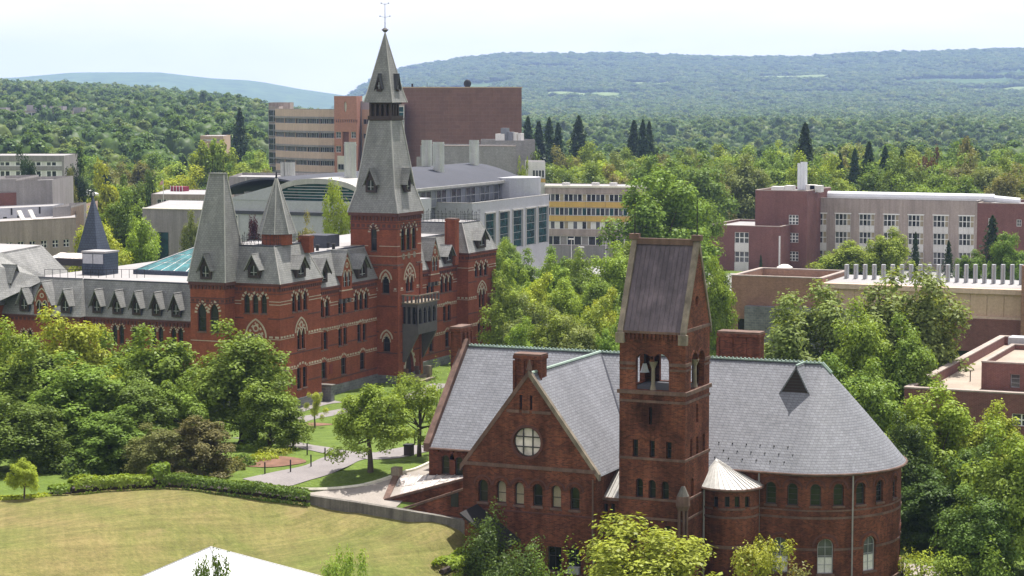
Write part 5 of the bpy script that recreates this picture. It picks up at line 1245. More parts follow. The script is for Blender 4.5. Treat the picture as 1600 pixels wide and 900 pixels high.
# ---- grey block-walled laboratory
gl = thing('grey_block_lab', polar(740, 430), 'grey masonry laboratory wall below the brown theatre block with rooftop plant', 'building')
block(gl, [(657, 432), (806, 428)], 18, 0, zpy(228, 430), 'block_grey', 'wall', 'roof_flat'); MB().hexa([(*polar(657, 431.9).xy, zpy(228, 430)), (*polar(806, 427.9).xy, zpy(228, 430)), (*polar(806, 429).xy, zpy(228, 430)), (*polar(657, 433).xy, zpy(228, 430)), (*polar(657, 431.9).xy, zpy(227, 430)), (*polar(806, 427.9).xy, zpy(227, 430)), (*polar(806, 429).xy, zpy(227, 430)), (*polar(657, 433).xy, zpy(227, 430))]).build('parapet_coping', 'concrete_pale', gl)
block(gl, [(751, 455), (836, 452)], 14, 0, zpy(219, 454), 'block_grey', 'wall', 'roof_flat'); block(gl, [(651, 428), (662, 428)], 3, 0, zpy(245, 428), 'block_grey', 'pier')
for px, w, h in ((781, 3, 1.4), (787, 2, 2.6), (792, 3.5, 1.8), (803, 1.2, 1.6), (812, 1.0, 1.5)):
    p = polar(px, 457); z = zpy(219, 457); MB().box(p.x - w / 3, p.x + w / 3, p.y, p.y + 1.5, z, z + h).build('roof_plant', 'metal_panel_dark' if h > 1.7 else 'panel_white', gl)
wf = seg((821, 410), (852, 409)); block(gl, [(821, 410.5), (852, 409.5)], 12, 0, zpy(253, 410), 'panel_white', 'penthouse', 'roof_flat')
strip(gl, FrSeg(polar(832, 410), polar(852, 409.4)), 0, 2.35, zpy(277, 410), zpy(265, 410), 4, 'glass_grey', 'frame_white', -.02, fw=.1); 
y_ = FrSeg(polar(833, 410.1), polar(852, 409.5)); mb = MB(); bar(mb, y_, 0, y_.L, zpy(284, 410), zpy(278.5, 410), 0, .1); mb.build('yellow_panel', 'yellow_panel', gl)

# ---- silver laboratory with the barrel roof and tall teal windows
XB = -138.0
sl_ = thing('silver_lab', (XB, 300, 0), 'silver panelled laboratory with curved roof, steel stacks and tall teal windows', 'building')
fB = Fr(x=XB)
ys = [fB.px(c, 320)[0] for c in (738, 858)]; zB = fB.px(800, 311)[1]; z2 = fB.px(800, 330)[1]
tw = [opx(fB, c, 14.5, t, b) for c, t, b in ((766, 333, 375), (788, 330, 386), (809, 328, 386), (829.5, 326, 384), (848.5, 323, 380))]
for o in tw: o.z1 = tw[2].z1; o.z0 = tw[2].z0
facade(sl_, fB, ys[0], ys[1], 0, zB, tw, 'metal_panel', .2)
for o in tw:
    window(sl_, fB, o, .2, 'frame_grey', 'glass_teal', nz=5, fw=.1)
    mb = MB(); bar(mb, fB, o.u0 - .25, o.u1 + .25, o.z1, o.z1 + .2, -.1, .2); mb.build('window_hood', 'metal_pale', sl_)
    for s in (o.u0 - .15, o.u1 + .15): mb = MB(); bar(mb, fB, s - .1, s + .1, o.z0, o.z1, 0, .1); mb.build('window_fin', 'metal_pale', sl_)
lowr = [opx(fB, 793, 9, 396, 410), opx(fB, 770, 9, 399, 412)]
gblock(sl_, XB - 25, XB, ys[0], ys[1], 0, zB, 'metal_panel', 'roof_metal', .5, right=False, cop='metal_pale')
fS = Fr(y=ys[0]); so_ = [opx(fS, c, w, 331, 340) for c, w in ((680, 20), (722, 19))]
# lower front wing, end wall towards the camera
zw = fS.px(700, 318)[1]
facade(sl_, Fr(y=ys[0] - .02), H(652, 330, y=ys[0]).x, XB, 0, zB - .05, so_, 'metal_panel', .6)
for o in so_: window(sl_, Fr(y=ys[0] - .02), o, .6, 'frame_grey', 'glass_teal', nu=3, fw=.1)
# clerestory and barrel roof set back on top
XK = XB - 6; fK = Fr(x=XK); k0, k1 = fK.px(640, 300)[0], fK.px(812, 279)[0]; zk1 = fK.px(812, 280)[1]; zk0 = zB - .6
strip(sl_, fK, k0, fK.px(785, 290)[0], zk0, zk1 - .5, 19, ['glass_grey', 'metal_panel_dark', 'glass_grey'], 'frame_grey', 0, nz=2, fw=.1)
MB().box(XK - 15, XK - .3, k0, k1, zk0 - 2, zk1 - .5).build('clerestory_wall', 'metal_panel_dark', sl_)
MB().box(XK - .4, XK + .0, fK.px(785, 290)[0], k1, zk0 - 2, zk1).build('clerestory_end', 'metal_panel', sl_)
nv = 14; W = 20.0; rz = 2.6; kb = k0 - 26
def vz(t): return zk1 + rz * math.sin(math.pi * t)
mb = MB()
for i in range(nv):
    a, b = i / nv, (i + 1) / nv
    mb.hexa([(XK + .8 - W * a, kb, vz(a) - .25), (XK + .8 - W * b, kb, vz(b) - .25), (XK + .8 - W * b, k1 + .5, vz(b) - .25), (XK + .8 - W * a, k1 + .5, vz(a) - .25), (XK + .8 - W * a, kb, vz(a)), (XK + .8 - W * b, kb, vz(b)), (XK + .8 - W * b, k1 + .5, vz(b)), (XK + .8 - W * a, k1 + .5, vz(a))])
mb.build('barrel_roof', 'roof_metal', sl_)
MB().box(XK + .6, XK + .95, kb, k1 + .5, zk1 - .3, zk1 + .12).build('roof_fascia', 'metal_pale', sl_)
for px, y0_, y1_, rr_, xo in ((667, 219, 265, .85, -9), (685.5, 222, 272, .9, -5), (741, 219, 267, .82, -7)):
    q = H(px, y1_, x=XK + xo); stack(sl_, q.x, q.y, rr_, q.z - .6, H(px, y0_, x=XK + xo).z)
q = H(547.5, 276, y=kb + 6); stack(sl_, q.x, q.y, .85, q.z - .6, H(547.5, 222, y=kb + 6).z)
# round drum on the roof corner
q = H(820, 300, x=XB - 3); MB().frus((q.x - 2.5, q.y + 1), 4.6, 4.6, zB - 1, fB.px(820, 284)[1] + .4, 24).build('roof_drum', 'metal_panel', sl_)
# arched glass end wall facing the camera, in front of it a long low panelled wall
ye_ = kb - .1; fY = Fr(y=ye_); xa, xb_ = H(432, 315, y=ye_).x, H(566, 315, y=ye_).x; za0 = fY.px(490, 314)[1]; ztop = fY.px(492, 287)[1]
n = 16; mb = MB(); gb = MB(); xm_ = (xa + xb_) / 2; hw = (xb_ - xa) / 2
arcp = [(xm_ - hw * math.cos(math.pi * k / n), za0 + (ztop - za0) * math.sin(math.pi * k / n) ** .75) for k in range(n + 1)]
for k in range(n):
    (x0_, z0_), (x1_, z1_) = arcp[k], arcp[k + 1]
    mb.hexa([(x0_, ye_ - .5, z0_), (x1_, ye_ - .5, z1_), (x1_, ye_ + 6, z1_), (x0_, ye_ + 6, z0_), (x0_, ye_ - .5, z0_ + .75), (x1_, ye_ - .5, z1_ + .75), (x1_, ye_ + 6, z1_ + .75), (x0_, ye_ + 6, z0_ + .75)])
mb.build('arch_fascia', 'metal_pale', sl_)
aw = MB().poly([(x, ye_ - .2, z) for x, z in arcp]).build('arched_window', 'glass_teal', sl_)
for k in range(1, 6):
    z = za0 + (ztop - za0) * k / 6; w_ = [x for x, zz_ in arcp if zz_ >= z]; MB().box(min(w_), max(w_), ye_ - .3, ye_ - .21, z - .05, z + .05).build('glazing_bar', 'frame_grey', aw)
x0_, x1_ = H(345, 330, y=ye_ - 1).x, H(600, 330, y=ye_ - 1).x
MB().box(x0_, x1_, ye_ - 1, ye_ + 14, 0, za0 + .02).build('low_wall', 'metal_panel', sl_)
MB().box(x0_ - .2, x1_, ye_ - 1.25, ye_ - 1.0, za0 - 2.0, za0 - 1.55).build('dark_bar', 'roof_dark', sl_)  # dark bar standing proud of the low wall
MB().hexa([(H(358, 330, y=ye_ - 1.2).x, ye_ - 1.1, za0), (H(432, 330, y=ye_ - 1.2).x, ye_ - 1.1, za0), (H(432, 330, y=ye_).x, ye_ + 4, za0), (H(358, 330, y=ye_).x, ye_ + 4, za0), (H(358, 330, y=ye_ - 1.2).x, ye_ - 1.1, za0 + .2), (H(432, 330, y=ye_ - 1.2).x, ye_ - 1.1, za0 + 2.2), (H(432, 330, y=ye_).x, ye_ + 4, za0 + 2.2), (H(358, 330, y=ye_).x, ye_ + 4, za0 + .2)]).build('ramped_parapet', 'metal_panel', sl_)
fg = Fr(y=ye_ - 1.02); strip(sl_, fg, H(364, 340, y=ye_).x, H(378, 340, y=ye_).x, za0 - 7.5, za0 - 2.2, 2, 'glass_teal', 'frame_white', -.02, nz=4, fw=.1)
q = H(402, 303, y=ye_ + 3); MB().box(q.x - 2.2, q.x + 2.2, q.y, q.y + 3, za0, q.z + .3).build('roof_unit', 'panel_white', sl_)
# darker block behind with thin pipes
block(sl_, [(358, 400), (528, 396)], 20, 0, zpy(276, 398), 'concrete_grey', 'rear_wall', 'roof_flat')
for px in (442, 448, 452, 457): p = polar(px, 402); stack(sl_, p.x, p.y, .42 if px < 457 else .55, zpy(276, 402) - .2, zpy(253, 402), 'stack_metal', 10, 'vent_pipe')
p = polar(386, 398); MB().tube([(p.x, p.y - .4, zpy(300, 398)), (p.x, p.y - .4, zpy(275, 398))], .12, 5).build('roof_pipe', 'metal_pale', sl_)

# ---- yellow-panelled building
ye = thing('yellow_panel_building', polar(930, 400), 'low office block with mustard yellow spandrel panels and ribbon windows', 'building')
fr = seg((852, 402), (1010, 398)); ztop = zpy(292, 400); DY_ = 400
lv = {'w': [(303, 314.5), (324.5, 336.5), (346, 358)], 'y': [(315, 323.5), (337, 345.5)]}
wo_ = [Op(.1, fr.L - .1, zpy(b, DY_), zpy(a, DY_)) for a, b in lv['w']] + [Op(.1, fr.L - .1, zpy(383, DY_), zpy(369, DY_))]
facade(ye, fr, 0, fr.L, 0, ztop, wo_, 'concrete_pale', .35)
for k, o in enumerate(wo_): strip(ye, fr, .1, fr.L - .1, o.z0, o.z1, 22 if k < 3 else 14, [['glass_dark', 'glass_grey', 'glass_dark', 'blind_pale', 'glass_dark'], ['glass_dark', 'glass_grey', 'glass_teal'], ['blind_white', 'glass_grey', 'blind_white', 'glass_dark', 'blind_pale'], ['glass_dark', 'glass_dark', 'concrete_grey']][k], 'frame_white', .3, fw=.12)
for a, b in lv['y']:
    for k in range(5): mb = MB(); bar(mb, fr, .1 + k * (fr.L - .2) / 5, .1 + (k + 1) * (fr.L - .2) / 5 - .06, zpy(b, DY_), zpy(a, DY_), 0, .08); mb.build('yellow_panel', 'yellow_panel', ye)
block(ye, [(852, 403), (1010, 399)], 16, 0, ztop - .05, 'concrete_grey', 'rear_wall', 'roof_flat', .1)
mb = MB(); bar(mb, fr, -.2, fr.L, ztop - .1, ztop + .25, -.6, .25); mb.build('roof_edge', 'concrete_cream', ye)
for px in (883, 929, 957): p = polar(px, 404); MB().box(p.x - .6, p.x + .6, p.y, p.y + 1, ztop, ztop + .7).build('roof_vent', 'panel_white', ye)
mb = MB(); bar(mb, fr, 0, fr.L, 0, zpy(384, DY_), .02, .3); mb.build('base_wall', 'concrete_grey', ye)

# ---- long brick and concrete lab on the right
rl_ = thing('brick_concrete_lab', polar(1400, 395), 'long lab with red brick tower, white stacks and pale concrete window bays', 'building')
q0 = polar(1268, 395); YQ = q0.y; fQ = Fr(y=YQ); zq = fQ.px(1400, 312)[1]
bays = []
for i, c in enumerate((1279.5, 1317, 1354.5, 1392.5, 1431, 1470, 1510)):
    dy = (c - 1279.5) * .018; bays += [[opx(fQ, c, 24, 333.5 + dy, 351.5 + dy), opx(fQ, c, 24, 361.5 + dy, 379.5 + dy), opx(fQ, c, 24, 391 + dy, 410 + dy)]]
xw0, xw1 = H(1266, 330, y=YQ).x, H(1527, 330, y=YQ).x
facade(rl_, fQ, xw0, xw1, 0, zq, [o for b in bays for o in b], 'concrete_pale', .3)
for b in bays:
    mb = MB(); bar(mb, fQ, b[0].u0 - .12, b[0].u1 + .12, b[0].z1, b[0].z1 + .18, -.05, .1); mb.build('bay_head', 'frame_white', rl_)
    for o in b: strip(rl_, fQ, o.u0, o.u1, o.z0, o.z1, 4, ['glass_grey', 'glass_dark', 'glass_grey', 'blind_pale', 'glass_dark'], 'frame_white', .2, nz=2, fw=.12)
    for hi, lo in zip(b, b[1:]):
        for k in range(3): mb = MB(); bar(mb, fQ, hi.u0 + k * hi.w / 3 + .02, hi.u0 + (k + 1) * hi.w / 3 - .02, lo.z1, hi.z0, .0, .05); mb.build('spandrel_panel', 'panel_white', rl_)
gblock(rl_, xw0, xw1, YQ, YQ + 14, 0, zq, 'concrete_pale', 'roof_flat', .5, front=False, right=False, cop='concrete_grey')
xr1 = H(1640, 330, y=YQ).x; zr1 = fQ.px(1560, 318)[1]; rw = [opx(fQ, 1592, 8, 343, 354), opx(fQ, 1548, 8, 341, 353)]
facade(rl_, fQ, xw1, xr1, 0, zr1, rw, 'brick_lab', .3); gblock(rl_, xw1, xr1, YQ + .01, YQ + 14, 0, zr1, 'brick_lab', 'roof_flat', .4, front=False)
for o in rw: window(rl_, fQ, o, .3, 'frame_white', 'glass_grey', nu=2, nz=2, fw=.12)
mb = MB()
MB().tube([(H(1284, 311, y=YQ + 5).x, YQ + 5, zq + .35), (xw1 + 2, YQ + 5, zq + .35)], .75, 10).build('roof_duct', 'stack_white', rl_); MB().tube([(xw1 + 2, YQ + 5, zq + .25), (xr1 - 6, YQ + 5, zr1 + .2)], .6, 10).build('roof_duct', 'stack_white', rl_)
# brick tower and low brick wing
YT_ = YQ - 9; fT_ = Fr(y=YT_); xa, xb_ = H(1180, 330, y=YT_).x, H(1261, 330, y=YT_).x; zt_ = fT_.px(1220, 298)[1]
tq = [opx(fT_, 1240, 15, t, t + 15) for t in (336, 364, 393)]
facade(rl_, fT_, xa, xb_, 0, zt_, tq, 'brick_lab', .3); gblock(rl_, xa, xb_, YT_, YT_ + 16, 0, zt_, 'brick_lab', 'roof_flat', .4, front=False, cop='concrete_pale')
for o in tq: strip(rl_, fT_, o.u0, o.u1, o.z0, o.z1, 3, 'glass_grey', 'frame_white', .2, nz=3, fw=.14)
for k, px in enumerate((1249, 1253.5, 1258)): q = H(px, 292, y=YT_ + 6); stack(rl_, q.x, YT_ + 6, .38, zt_ - .4, H(px, 253 if k else 255, y=YT_ + 6).z, 'stack_white', 10, 'white_stack')
for px, w, h in ((1215, 2.4, .5), (1232, 1.5, .7), (1266, 1.6, .9), (1274, 2, .8)): q = H(px, 295, y=YT_ + 5); MB().box(q.x - w / 2, q.x + w / 2, YT_ + 5, YT_ + 7, zt_ - .4, zt_ + h).build('roof_plant', 'panel_white', rl_)
YU = YT_ - 6; fU = Fr(y=YU); xa2, xb2 = H(1107, 350, y=YU).x, H(1220, 350, y=YU).x; zu = fU.px(1160, 353)[1]
uo = [opx(fU, 1159, 22, 363, 380), opx(fU, 1159, 22, 393, 410)]
facade(rl_, fU, xa2, xb2, 0, zu, uo, 'brick_lab', .3); gblock(rl_, xa2, xb2, YU, YU + 18, 0, zu, 'brick_lab', 'roof_flat', .3, front=False, cop='concrete_pale')
for o in uo: strip(rl_, fU, o.u0, o.u1, o.z0, o.z1, 3, 'glass_grey', 'frame_white', .2, nz=2, fw=.14)
for z0_, z1_ in ((uo[1].z1, uo[0].z0), (uo[1].z0 - 1.6, uo[1].z0)): mb = MB(); bar(mb, fU, uo[0].u0, uo[0].u1, z0_, z1_, 0, .05); mb.build('spandrel_panel', 'panel_white', rl_)
mb = MB(); bar(mb, fU, H(1217, 380, y=YU).x, H(1219.5, 380, y=YU).x, 1, zu - 1.6, 0, .1); mb.build('corner_panel', 'panel_white', rl_)

# ---- tan brick building with a row of roof fins
fb_ = thing('fin_roof_building', polar(1350, 262), 'tan brick building with flat roof carrying a row of upright metal fins', 'building')
YF = polar(1215, 250).y; fF_ = Fr(y=YF); xa, xb_ = H(1143, 430, y=YF).x, H(1285, 430, y=YF).x; zf = fF_.px(1215, 433)[1]
do = opx(fF_, 1159, 12, 498, 520)
facade(fb_, fF_, xa, xb_, 0, zf, [do], 'brick_tan', .4); gblock(fb_, xa, xb_, YF, YF + 11.5, 0, zf, 'brick_tan', 'roof_flat', .9, front=False, cop='concrete_pale', capw=.5)
window(fb_, fF_, do, .4, 'frame_dark', 'glass_dark', fw=.06)
mb = MB(); bar(mb, fF_, H(1168, 480, y=YF).x, xb_ + 8, 0, fF_.px(1200, 478)[1], .02, 1.2); mb.build('low_wall', 'rubble_stone', fb_)
q = H(1226, 424, z=zf - .5); MB().frus((q.x, q.y), .9, .9, zf - .9, zf - .3, 16).frus((q.x, q.y), .6, 1.0, zf - .3, zf, 16).frus((q.x, q.y), 1.0, .4, zf, zf + .35, 16).build('roof_ventilator', 'panel_white', fb_)
q = H(1207, 427, z=zf - .6); MB().box(q.x - .8, q.x + .8, q.y - .5, q.y + .5, zf - .9, zf - .3).build('roof_hatch', 'roof_dark', fb_)
x2 = H(1650, 440, y=YF).x; zf2 = fF_.px(1400, 446)[1]; zf3 = fF_.px(1400, 454)[1]
MB().box(xb_, x2, YF + 1.5, YF + 12, zf2 - .5, zf2).build('roof_slab', 'roof_flat', fb_); mb = MB(); bar(mb, fF_, xb_, x2, zf3, zf2 - .02, -1.6, .1); mb.build('roof_fascia', 'concrete_beige', fb_)
zlo = fF_.px(1500, 493)[1]; nP = 14
for k in range(nP): mb = MB(); bar(mb, fF_, xb_ + (x2 - xb_) * k / nP, xb_ + (x2 - xb_) * (k + 1) / nP - .04, zlo, zf3, -1.5, -.25); mb.build('cladding_panel', 'concrete_tan', fb_)
mb = MB(); bar(mb, fF_, xb_, x2, zlo - .25, zlo, -1.5, .15); mb.build('ledge', 'concrete_beige', fb_)
MB().box(xb_, x2, YF - .3, YF + 12, 3.0, zlo - .25).build('lower_wall', 'brick_lab', fb_); MB().box(xb_, x2, YF + .6, YF + 12, 0, 3.0).build('undercroft', 'glass_dark', fb_)
MB().box(H(1597, 460, y=YF - 1).x, H(1640, 460, y=YF - 1).x, YF - 1.5, YF + 6, 0, fF_.px(1598, 414)[1]).build('brick_pier', 'brick_tan', fb_)
YP = YF + 7
for k in range(20):
    px = 1323.5 + k * 14.35; a = H(px, 440, y=YP); zt_ = H(px, 413, y=YP).z
    fn = MB().box(a.x - .2, a.x + .2, YP - .5, YP + .12, zf2, zt_ if k % 1 == 0 else zt_).build('roof_fin', 'metal_panel', fb_); MB().box(a.x - .05, a.x + .05, YP - .75, YP - .5, zf2, zt_).build('fin_rib', 'metal_pale', fn)

# ---- brick building at the right edge
rb2 = thing('flat_brick_building', polar(1500, 185), 'brick building with tan gravel roof and raised roof room at right edge', 'building')
ZB8 = 7.0; c = H(1413, 606, z=ZB8); x0_, y0_ = c.x, c.y; f8 = Fr(y=y0_); x1_ = x0_ + 22
o8 = [opx(f8, 1552, 30, 645, 663), opx(f8, 1596, 30, 647, 666)]
facade(rb2, f8, x0_, x1_, 0, ZB8, o8, 'brick_lab', .3); gblock(rb2, x0_, x1_, y0_, y0_ + 42, 0, ZB8, 'brick_lab', 'roof_gravel', .8, front=False, cop='concrete_pale', capw=.6)
for o in o8: strip(rb2, f8, o.u0, o.u1, o.z0, o.z1, 2, 'glass_grey', 'frame_white', .2, nz=2, fw=.1)
d = H(1533, 608, z=ZB8 - .8); f9 = Fr(y=d.y); z9 = f9.px(1540, 566)[1]; o9 = opx(f9, 1586, 15, 585, 606)
facade(rb2, f9, d.x, x1_, ZB8 - .8, z9, [o9], 'brick_lab', .3, 'roof_room_wall'); gblock(rb2, d.x, x1_, d.y, d.y + 14, ZB8 - .8, z9, 'brick_lab', 'roof_gravel', .4, front=False, cop='concrete_pale')
window(rb2, f9, o9, .3, 'frame_grey', 'glass_grey', nz=3, fw=.06)
q = H(1592, 538, z=z9); MB().box(q.x - 1, q.x + 2, q.y, q.y + 2, z9 - .4, z9 + .6).build('roof_unit', 'metal_panel', rb2)
for px, py in ((1516, 590), (1553, 592)): q = H(px, py + 6, z=ZB8 - .8); MB().tube([(q.x, q.y, ZB8 - .8), (q.x, q.y, ZB8 + .2)], .05, 5).build('roof_pipe', 'iron', rb2)

# ---- concrete group at the left edge
cg = thing('concrete_hall', polar(60, 300), 'grey concrete building with windowed front and roof terrace at left edge', 'building')
Dc = 300; fC = seg((-30, 300), (118, 312)); zc_ = zpy(346, 303)
wc = []
for k, c in enumerate((15, 33, 51, 69, 87, 104)): wc.append(opx(fC, c, 9.5, 377.5 - k * .9 + 1, 389 - k * .9 + 1))
facade(cg, fC, 0, fC.L, 0, zc_, wc, 'concrete_pale', .3)
for o in wc: strip(cg, fC, o.u0, o.u1, o.z0, o.z1, 2, 'glass_dark', 'frame_white', .2, nz=2, fw=.1)
P = [polar(-30, 300), polar(118, 312), polar(118, 340), polar(-30, 335)]; MB().poly([(p.x, p.y, zc_ - .5) for p in P]).build('terrace', 'roof_flat', cg); MB().poly([(*polar(118, 312).xy, 0), (*polar(118, 340).xy, 0), (*polar(118, 340).xy, zc_), (*polar(118, 312).xy, zc_)]).build('wall', 'concrete_pale', cg)
mb = MB(); bar(mb, fC, 0, fC.L, zc_ - .01, zc_ + .1, -.5, .06); mb.build('parapet_coping', 'concrete_pale', cg)
fP = seg((-30, 316), (82, 325)); zp = zpy(324, 321); po = [opx(fP, c, 6.5, t, t + 9) for c, t in ((8, 339), (30, 336.5), (52, 335))]
facade(cg, fP, 0, fP.L, 0, zp, po, 'metal_panel', .2, 'penthouse_wall')
for o in po: window(cg, fP, o, .2, 'frame_dark', 'glass_dark', fw=.06)
for c in (18, 62): u = fP.px(c, 340)[0]; mb = MB(); bar(mb, fP, u - .1, u + .1, zc_, zp, 0, .12); mb.build('downpipe', 'iron', cg)
block(cg, [(-30, 317), (82, 326)], 8, 0, zp, 'metal_panel', 'penthouse', 'roof_flat', .1)
block(cg, [(25, 330), (82, 334)], 16, 0, zpy(281, 332), 'concrete_grey', 'tower_wall', 'roof_flat'); block(cg, [(-30, 326), (25, 330)], 16, 0, zpy(279.5, 328), 'concrete_grey', 'tower_wall', 'roof_flat')
fR_ = seg((-30, 325.8), (24.6, 329.8)); mb = MB(); bar(mb, fR_, 0, fR_.L, zpy(327, 328), zpy(301, 328), 0, .15); mb.build('brick_panel', 'brick_lab', cg)
block(cg, [(82, 322), (110, 326)], 12, 0, zpy(323, 323), 'concrete_grey', 'wall', 'roof_flat'); block(cg, [(110, 326), (133, 338)], 10, 0, zpy(322, 330), 'concrete_tan', 'wall', 'roof_flat')
def chair(px, D, z, lab):
    p = polar(px, D); t = thing('terrace_chair', (p.x, p.y, z), lab, 'chair', 'chairs on the roof terrace')
    MB().hexa([(p.x - 1.2, p.y - .5, z + .35), (p.x + .5, p.y - .5, z + .35), (p.x + .5, p.y + .5, z + .35), (p.x - 1.2, p.y + .5, z + .35), (p.x - 1.2, p.y - .5, z + .45), (p.x + .5, p.y - .5, z + .5), (p.x + .5, p.y + .5, z + .5), (p.x - 1.2, p.y + .5, z + .45)]).build('seat', 'panel_white', t)
    MB().hexa([(p.x - 1.3, p.y - .5, z + .45), (p.x - 1.15, p.y - .5, z + .45), (p.x - 1.15, p.y + .5, z + .45), (p.x - 1.3, p.y + .5, z + .45), (p.x - 2.0, p.y - .5, z + 1.7), (p.x - 1.85, p.y - .5, z + 1.7), (p.x - 1.85, p.y + .5, z + 1.7), (p.x - 2.0, p.y + .5, z + 1.7)]).build('backrest', 'panel_white', t)
    for sx in (-1.1, .4):
        for sy in (-.45, .4): MB().box(p.x + sx - .04, p.x + sx + .04, p.y + sy, p.y + sy + .06, z - .02, z + .36).build('leg', 'panel_white', t)
chair(46, 309, zc_ - .5, 'white reclining chair on concrete terrace, left of the two'); chair(63, 311, zc_ - .5, 'white reclining chair on concrete terrace, right of the two')
# ---- brown-grey low building behind the court, with roof edge
lb = thing('low_grey_building', polar(280, 330), 'low brown grey building with pale flat roof behind blue slate spire', 'building')
block(lb, [(222, 330), (345, 326)], 26, 0, zpy(326, 328), 'concrete_grey', 'wall', 'roof_flat', .1); q = FrSeg(polar(245, 329.2), polar(262, 328.7)); mb = MB(); bar(mb, q, 0, q.L, 2, zpy(363, 328), 0, .1); mb.build('doorway', 'glass_teal', lb)
MB().hexa([(*polar(222, 329.8).xy, zpy(327, 328)), (*polar(345, 325.8).xy, zpy(327, 328)), (*polar(345, 327).xy, zpy(327, 328)), (*polar(222, 331).xy, zpy(327, 328)), (*polar(222, 329.8).xy, zpy(325.5, 328)), (*polar(345, 325.8).xy, zpy(325.5, 328)), (*polar(345, 327).xy, zpy(325.5, 328)), (*polar(222, 331).xy, zpy(325.5, 328))]).build('roof_edge', 'concrete_cream', lb)
l2 = thing('low_pale_building', polar(280, 380), 'low pale flat roofed building with ribbon windows near the flagpole', 'building')
fr = seg((236, 380), (345, 378)); ow = Op(1, fr.L - 1, zpy(318, 379), zpy(311, 379)); facade(l2, fr, 0, fr.L, 0, zpy(303, 379), [ow], 'concrete_pale', .3); strip(l2, fr, 1, fr.L - 1, ow.z0, ow.z1, 12, ['glass_grey', 'glass_dark'], 'frame_white', .2, fw=.12)
block(l2, [(236, 380.2), (345, 378.2)], 18, 0, zpy(303, 379), 'concrete_pale', 'rear_wall', 'roof_flat', .1)
p0 = polar(276, 392); pbx = MB().box(p0.x - 1.35, p0.x + 1.35, p0.y, p0.y + 2, zpy(305, 392), zpy(291, 392)).build('roof_box', 'plum_panel', l2)
for k in range(5): MB().box(p0.x - 1.3 + k * .62, p0.x - 1.2 + k * .62, p0.y - .1, p0.y, zpy(305, 392), zpy(289.5, 392)).build('box_rib', 'panel_white', pbx)
fp = polar(255, 375); fl = thing('flagpole', (fp.x, fp.y, 0), 'flagpole with small flag above the low pale roof at left', 'flagpole')
MB().tube([(fp.x, fp.y, 0), (fp.x, fp.y, zpy(279, 375))], [.09, .05], 6).build('pole', 'panel_white', fl); MB().hexa([(fp.x - .75, fp.y, zpy(289, 375)), (fp.x - .05, fp.y, zpy(287, 375)), (fp.x - .05, fp.y + .06, zpy(287, 375)), (fp.x - .75, fp.y + .1, zpy(289, 375)), (fp.x - .45, fp.y, zpy(283, 375)), (fp.x - .05, fp.y, zpy(281, 375)), (fp.x - .05, fp.y + .06, zpy(281, 375)), (fp.x - .45, fp.y + .1, zpy(283, 375))]).build('flag', 'flag_red', fl)
# ---- far buildings among the trees on the left
def farb(px0, px1, D, y1, mat, lab, rows_, nw, name='far_building', z0=None):
    t = thing(name, polar((px0 + px1) / 2, D), lab, 'building'); fr = seg((px0, D), (px1, D)); z1 = zpy(y1, D)
    ops = [Op(.5, fr.L - .5, zpy(b, D), zpy(a, D)) for a, b in rows_]
    facade(t, fr, 0, fr.L, -5, z1, ops, mat, .3)
    for o in ops: strip(t, fr, .5, fr.L - .5, o.z0, o.z1, nw, ['glass_dark', 'panel_white', 'glass_grey'], 'frame_white', .2, fw=.25)
    block(t, [(px0, D + .2), (px1, D + .2)], 14, -5, z1, mat, 'rear_wall', 'roof_flat', .1); return t
farb(-20, 101, 430, 242.5, 'concrete_grey', 'long grey building with pale windows behind dark conifer at left', [(252, 259), (266, 277)], 14)
t = farb(-20, 112, 1150, 173, 'concrete_pale', 'distant pale block among trees on the left hillside', [(176, 183)], 22)
for a, b, y in ((-5, 12, 168), (44, 68, 164), (80, 101, 166), (116, 131, 168)): block(t, [(a, 1160), (b, 1160)], 10, 0, zpy(y, 1160), 'concrete_grey', 'roof_house', 'roof_flat')
farb(314, 350, 560, 212, 'concrete_tan', 'small tan building half hidden among trees left of tan office', [(217, 220)], 4, 'far_building')
# ================================================================== lawn, paths, court, walls
def sheet(name, mat, A, B, nu, nv, dz, kind='structure', bulge=0.0):
    """ground sheet lofted between two polylines of plan points, draped on the land"""
    def along(P, t):
        L = [0.0]
        for a, b in zip(P, P[1:]): L.append(L[-1] + math.hypot(b[0] - a[0], b[1] - a[1]))
        s = t * L[-1]
        for k in range(len(P) - 1):
            if s <= L[k + 1] + 1e-9: f_ = (s - L[k]) / max(1e-9, L[k + 1] - L[k]); return (P[k][0] + (P[k + 1][0] - P[k][0]) * f_, P[k][1] + (P[k + 1][1] - P[k][1]) * f_)
        return P[-1][:2]
    mb = MB()
    for i in range(nu + 1):
        a, b = along(A, i / nu), along(B, i / nu)
        for j in range(nv + 1):
            t = j / nv; x, y = a[0] + (b[0] - a[0]) * t, a[1] + (b[1] - a[1]) * t; mb.v.append((x, y, land(x, y) + dz + bulge * math.sin(math.pi * t) ))
    for i in range(nu):
        for j in range(nv): k = i * (nv + 1) + j; mb.f.append((k, k + 1, k + nv + 2, k + nv + 1))
    return mb.build(name, mat, None, smooth=True, kind=kind)
def smoothline(P, n=8):
    out = []
    for k in range(len(P) - 1):
        p0, p1, p2, p3 = P[max(0, k - 1)], P[k], P[k + 1], P[min(len(P) - 1, k + 2)]
        for i in range(n):
            t = i / n; out.append(tuple(.5 * (2 * p1[c] + (p2[c] - p0[c]) * t + (2 * p0[c] - 5 * p1[c] + 4 * p2[c] - p3[c]) * t * t + (3 * p1[c] - p0[c] - 3 * p2[c] + p3[c]) * t ** 3) for c in (0, 1)))
    return out + [P[-1]]
def gp(px, py): q = G(px, py); return (q.x, q.y)
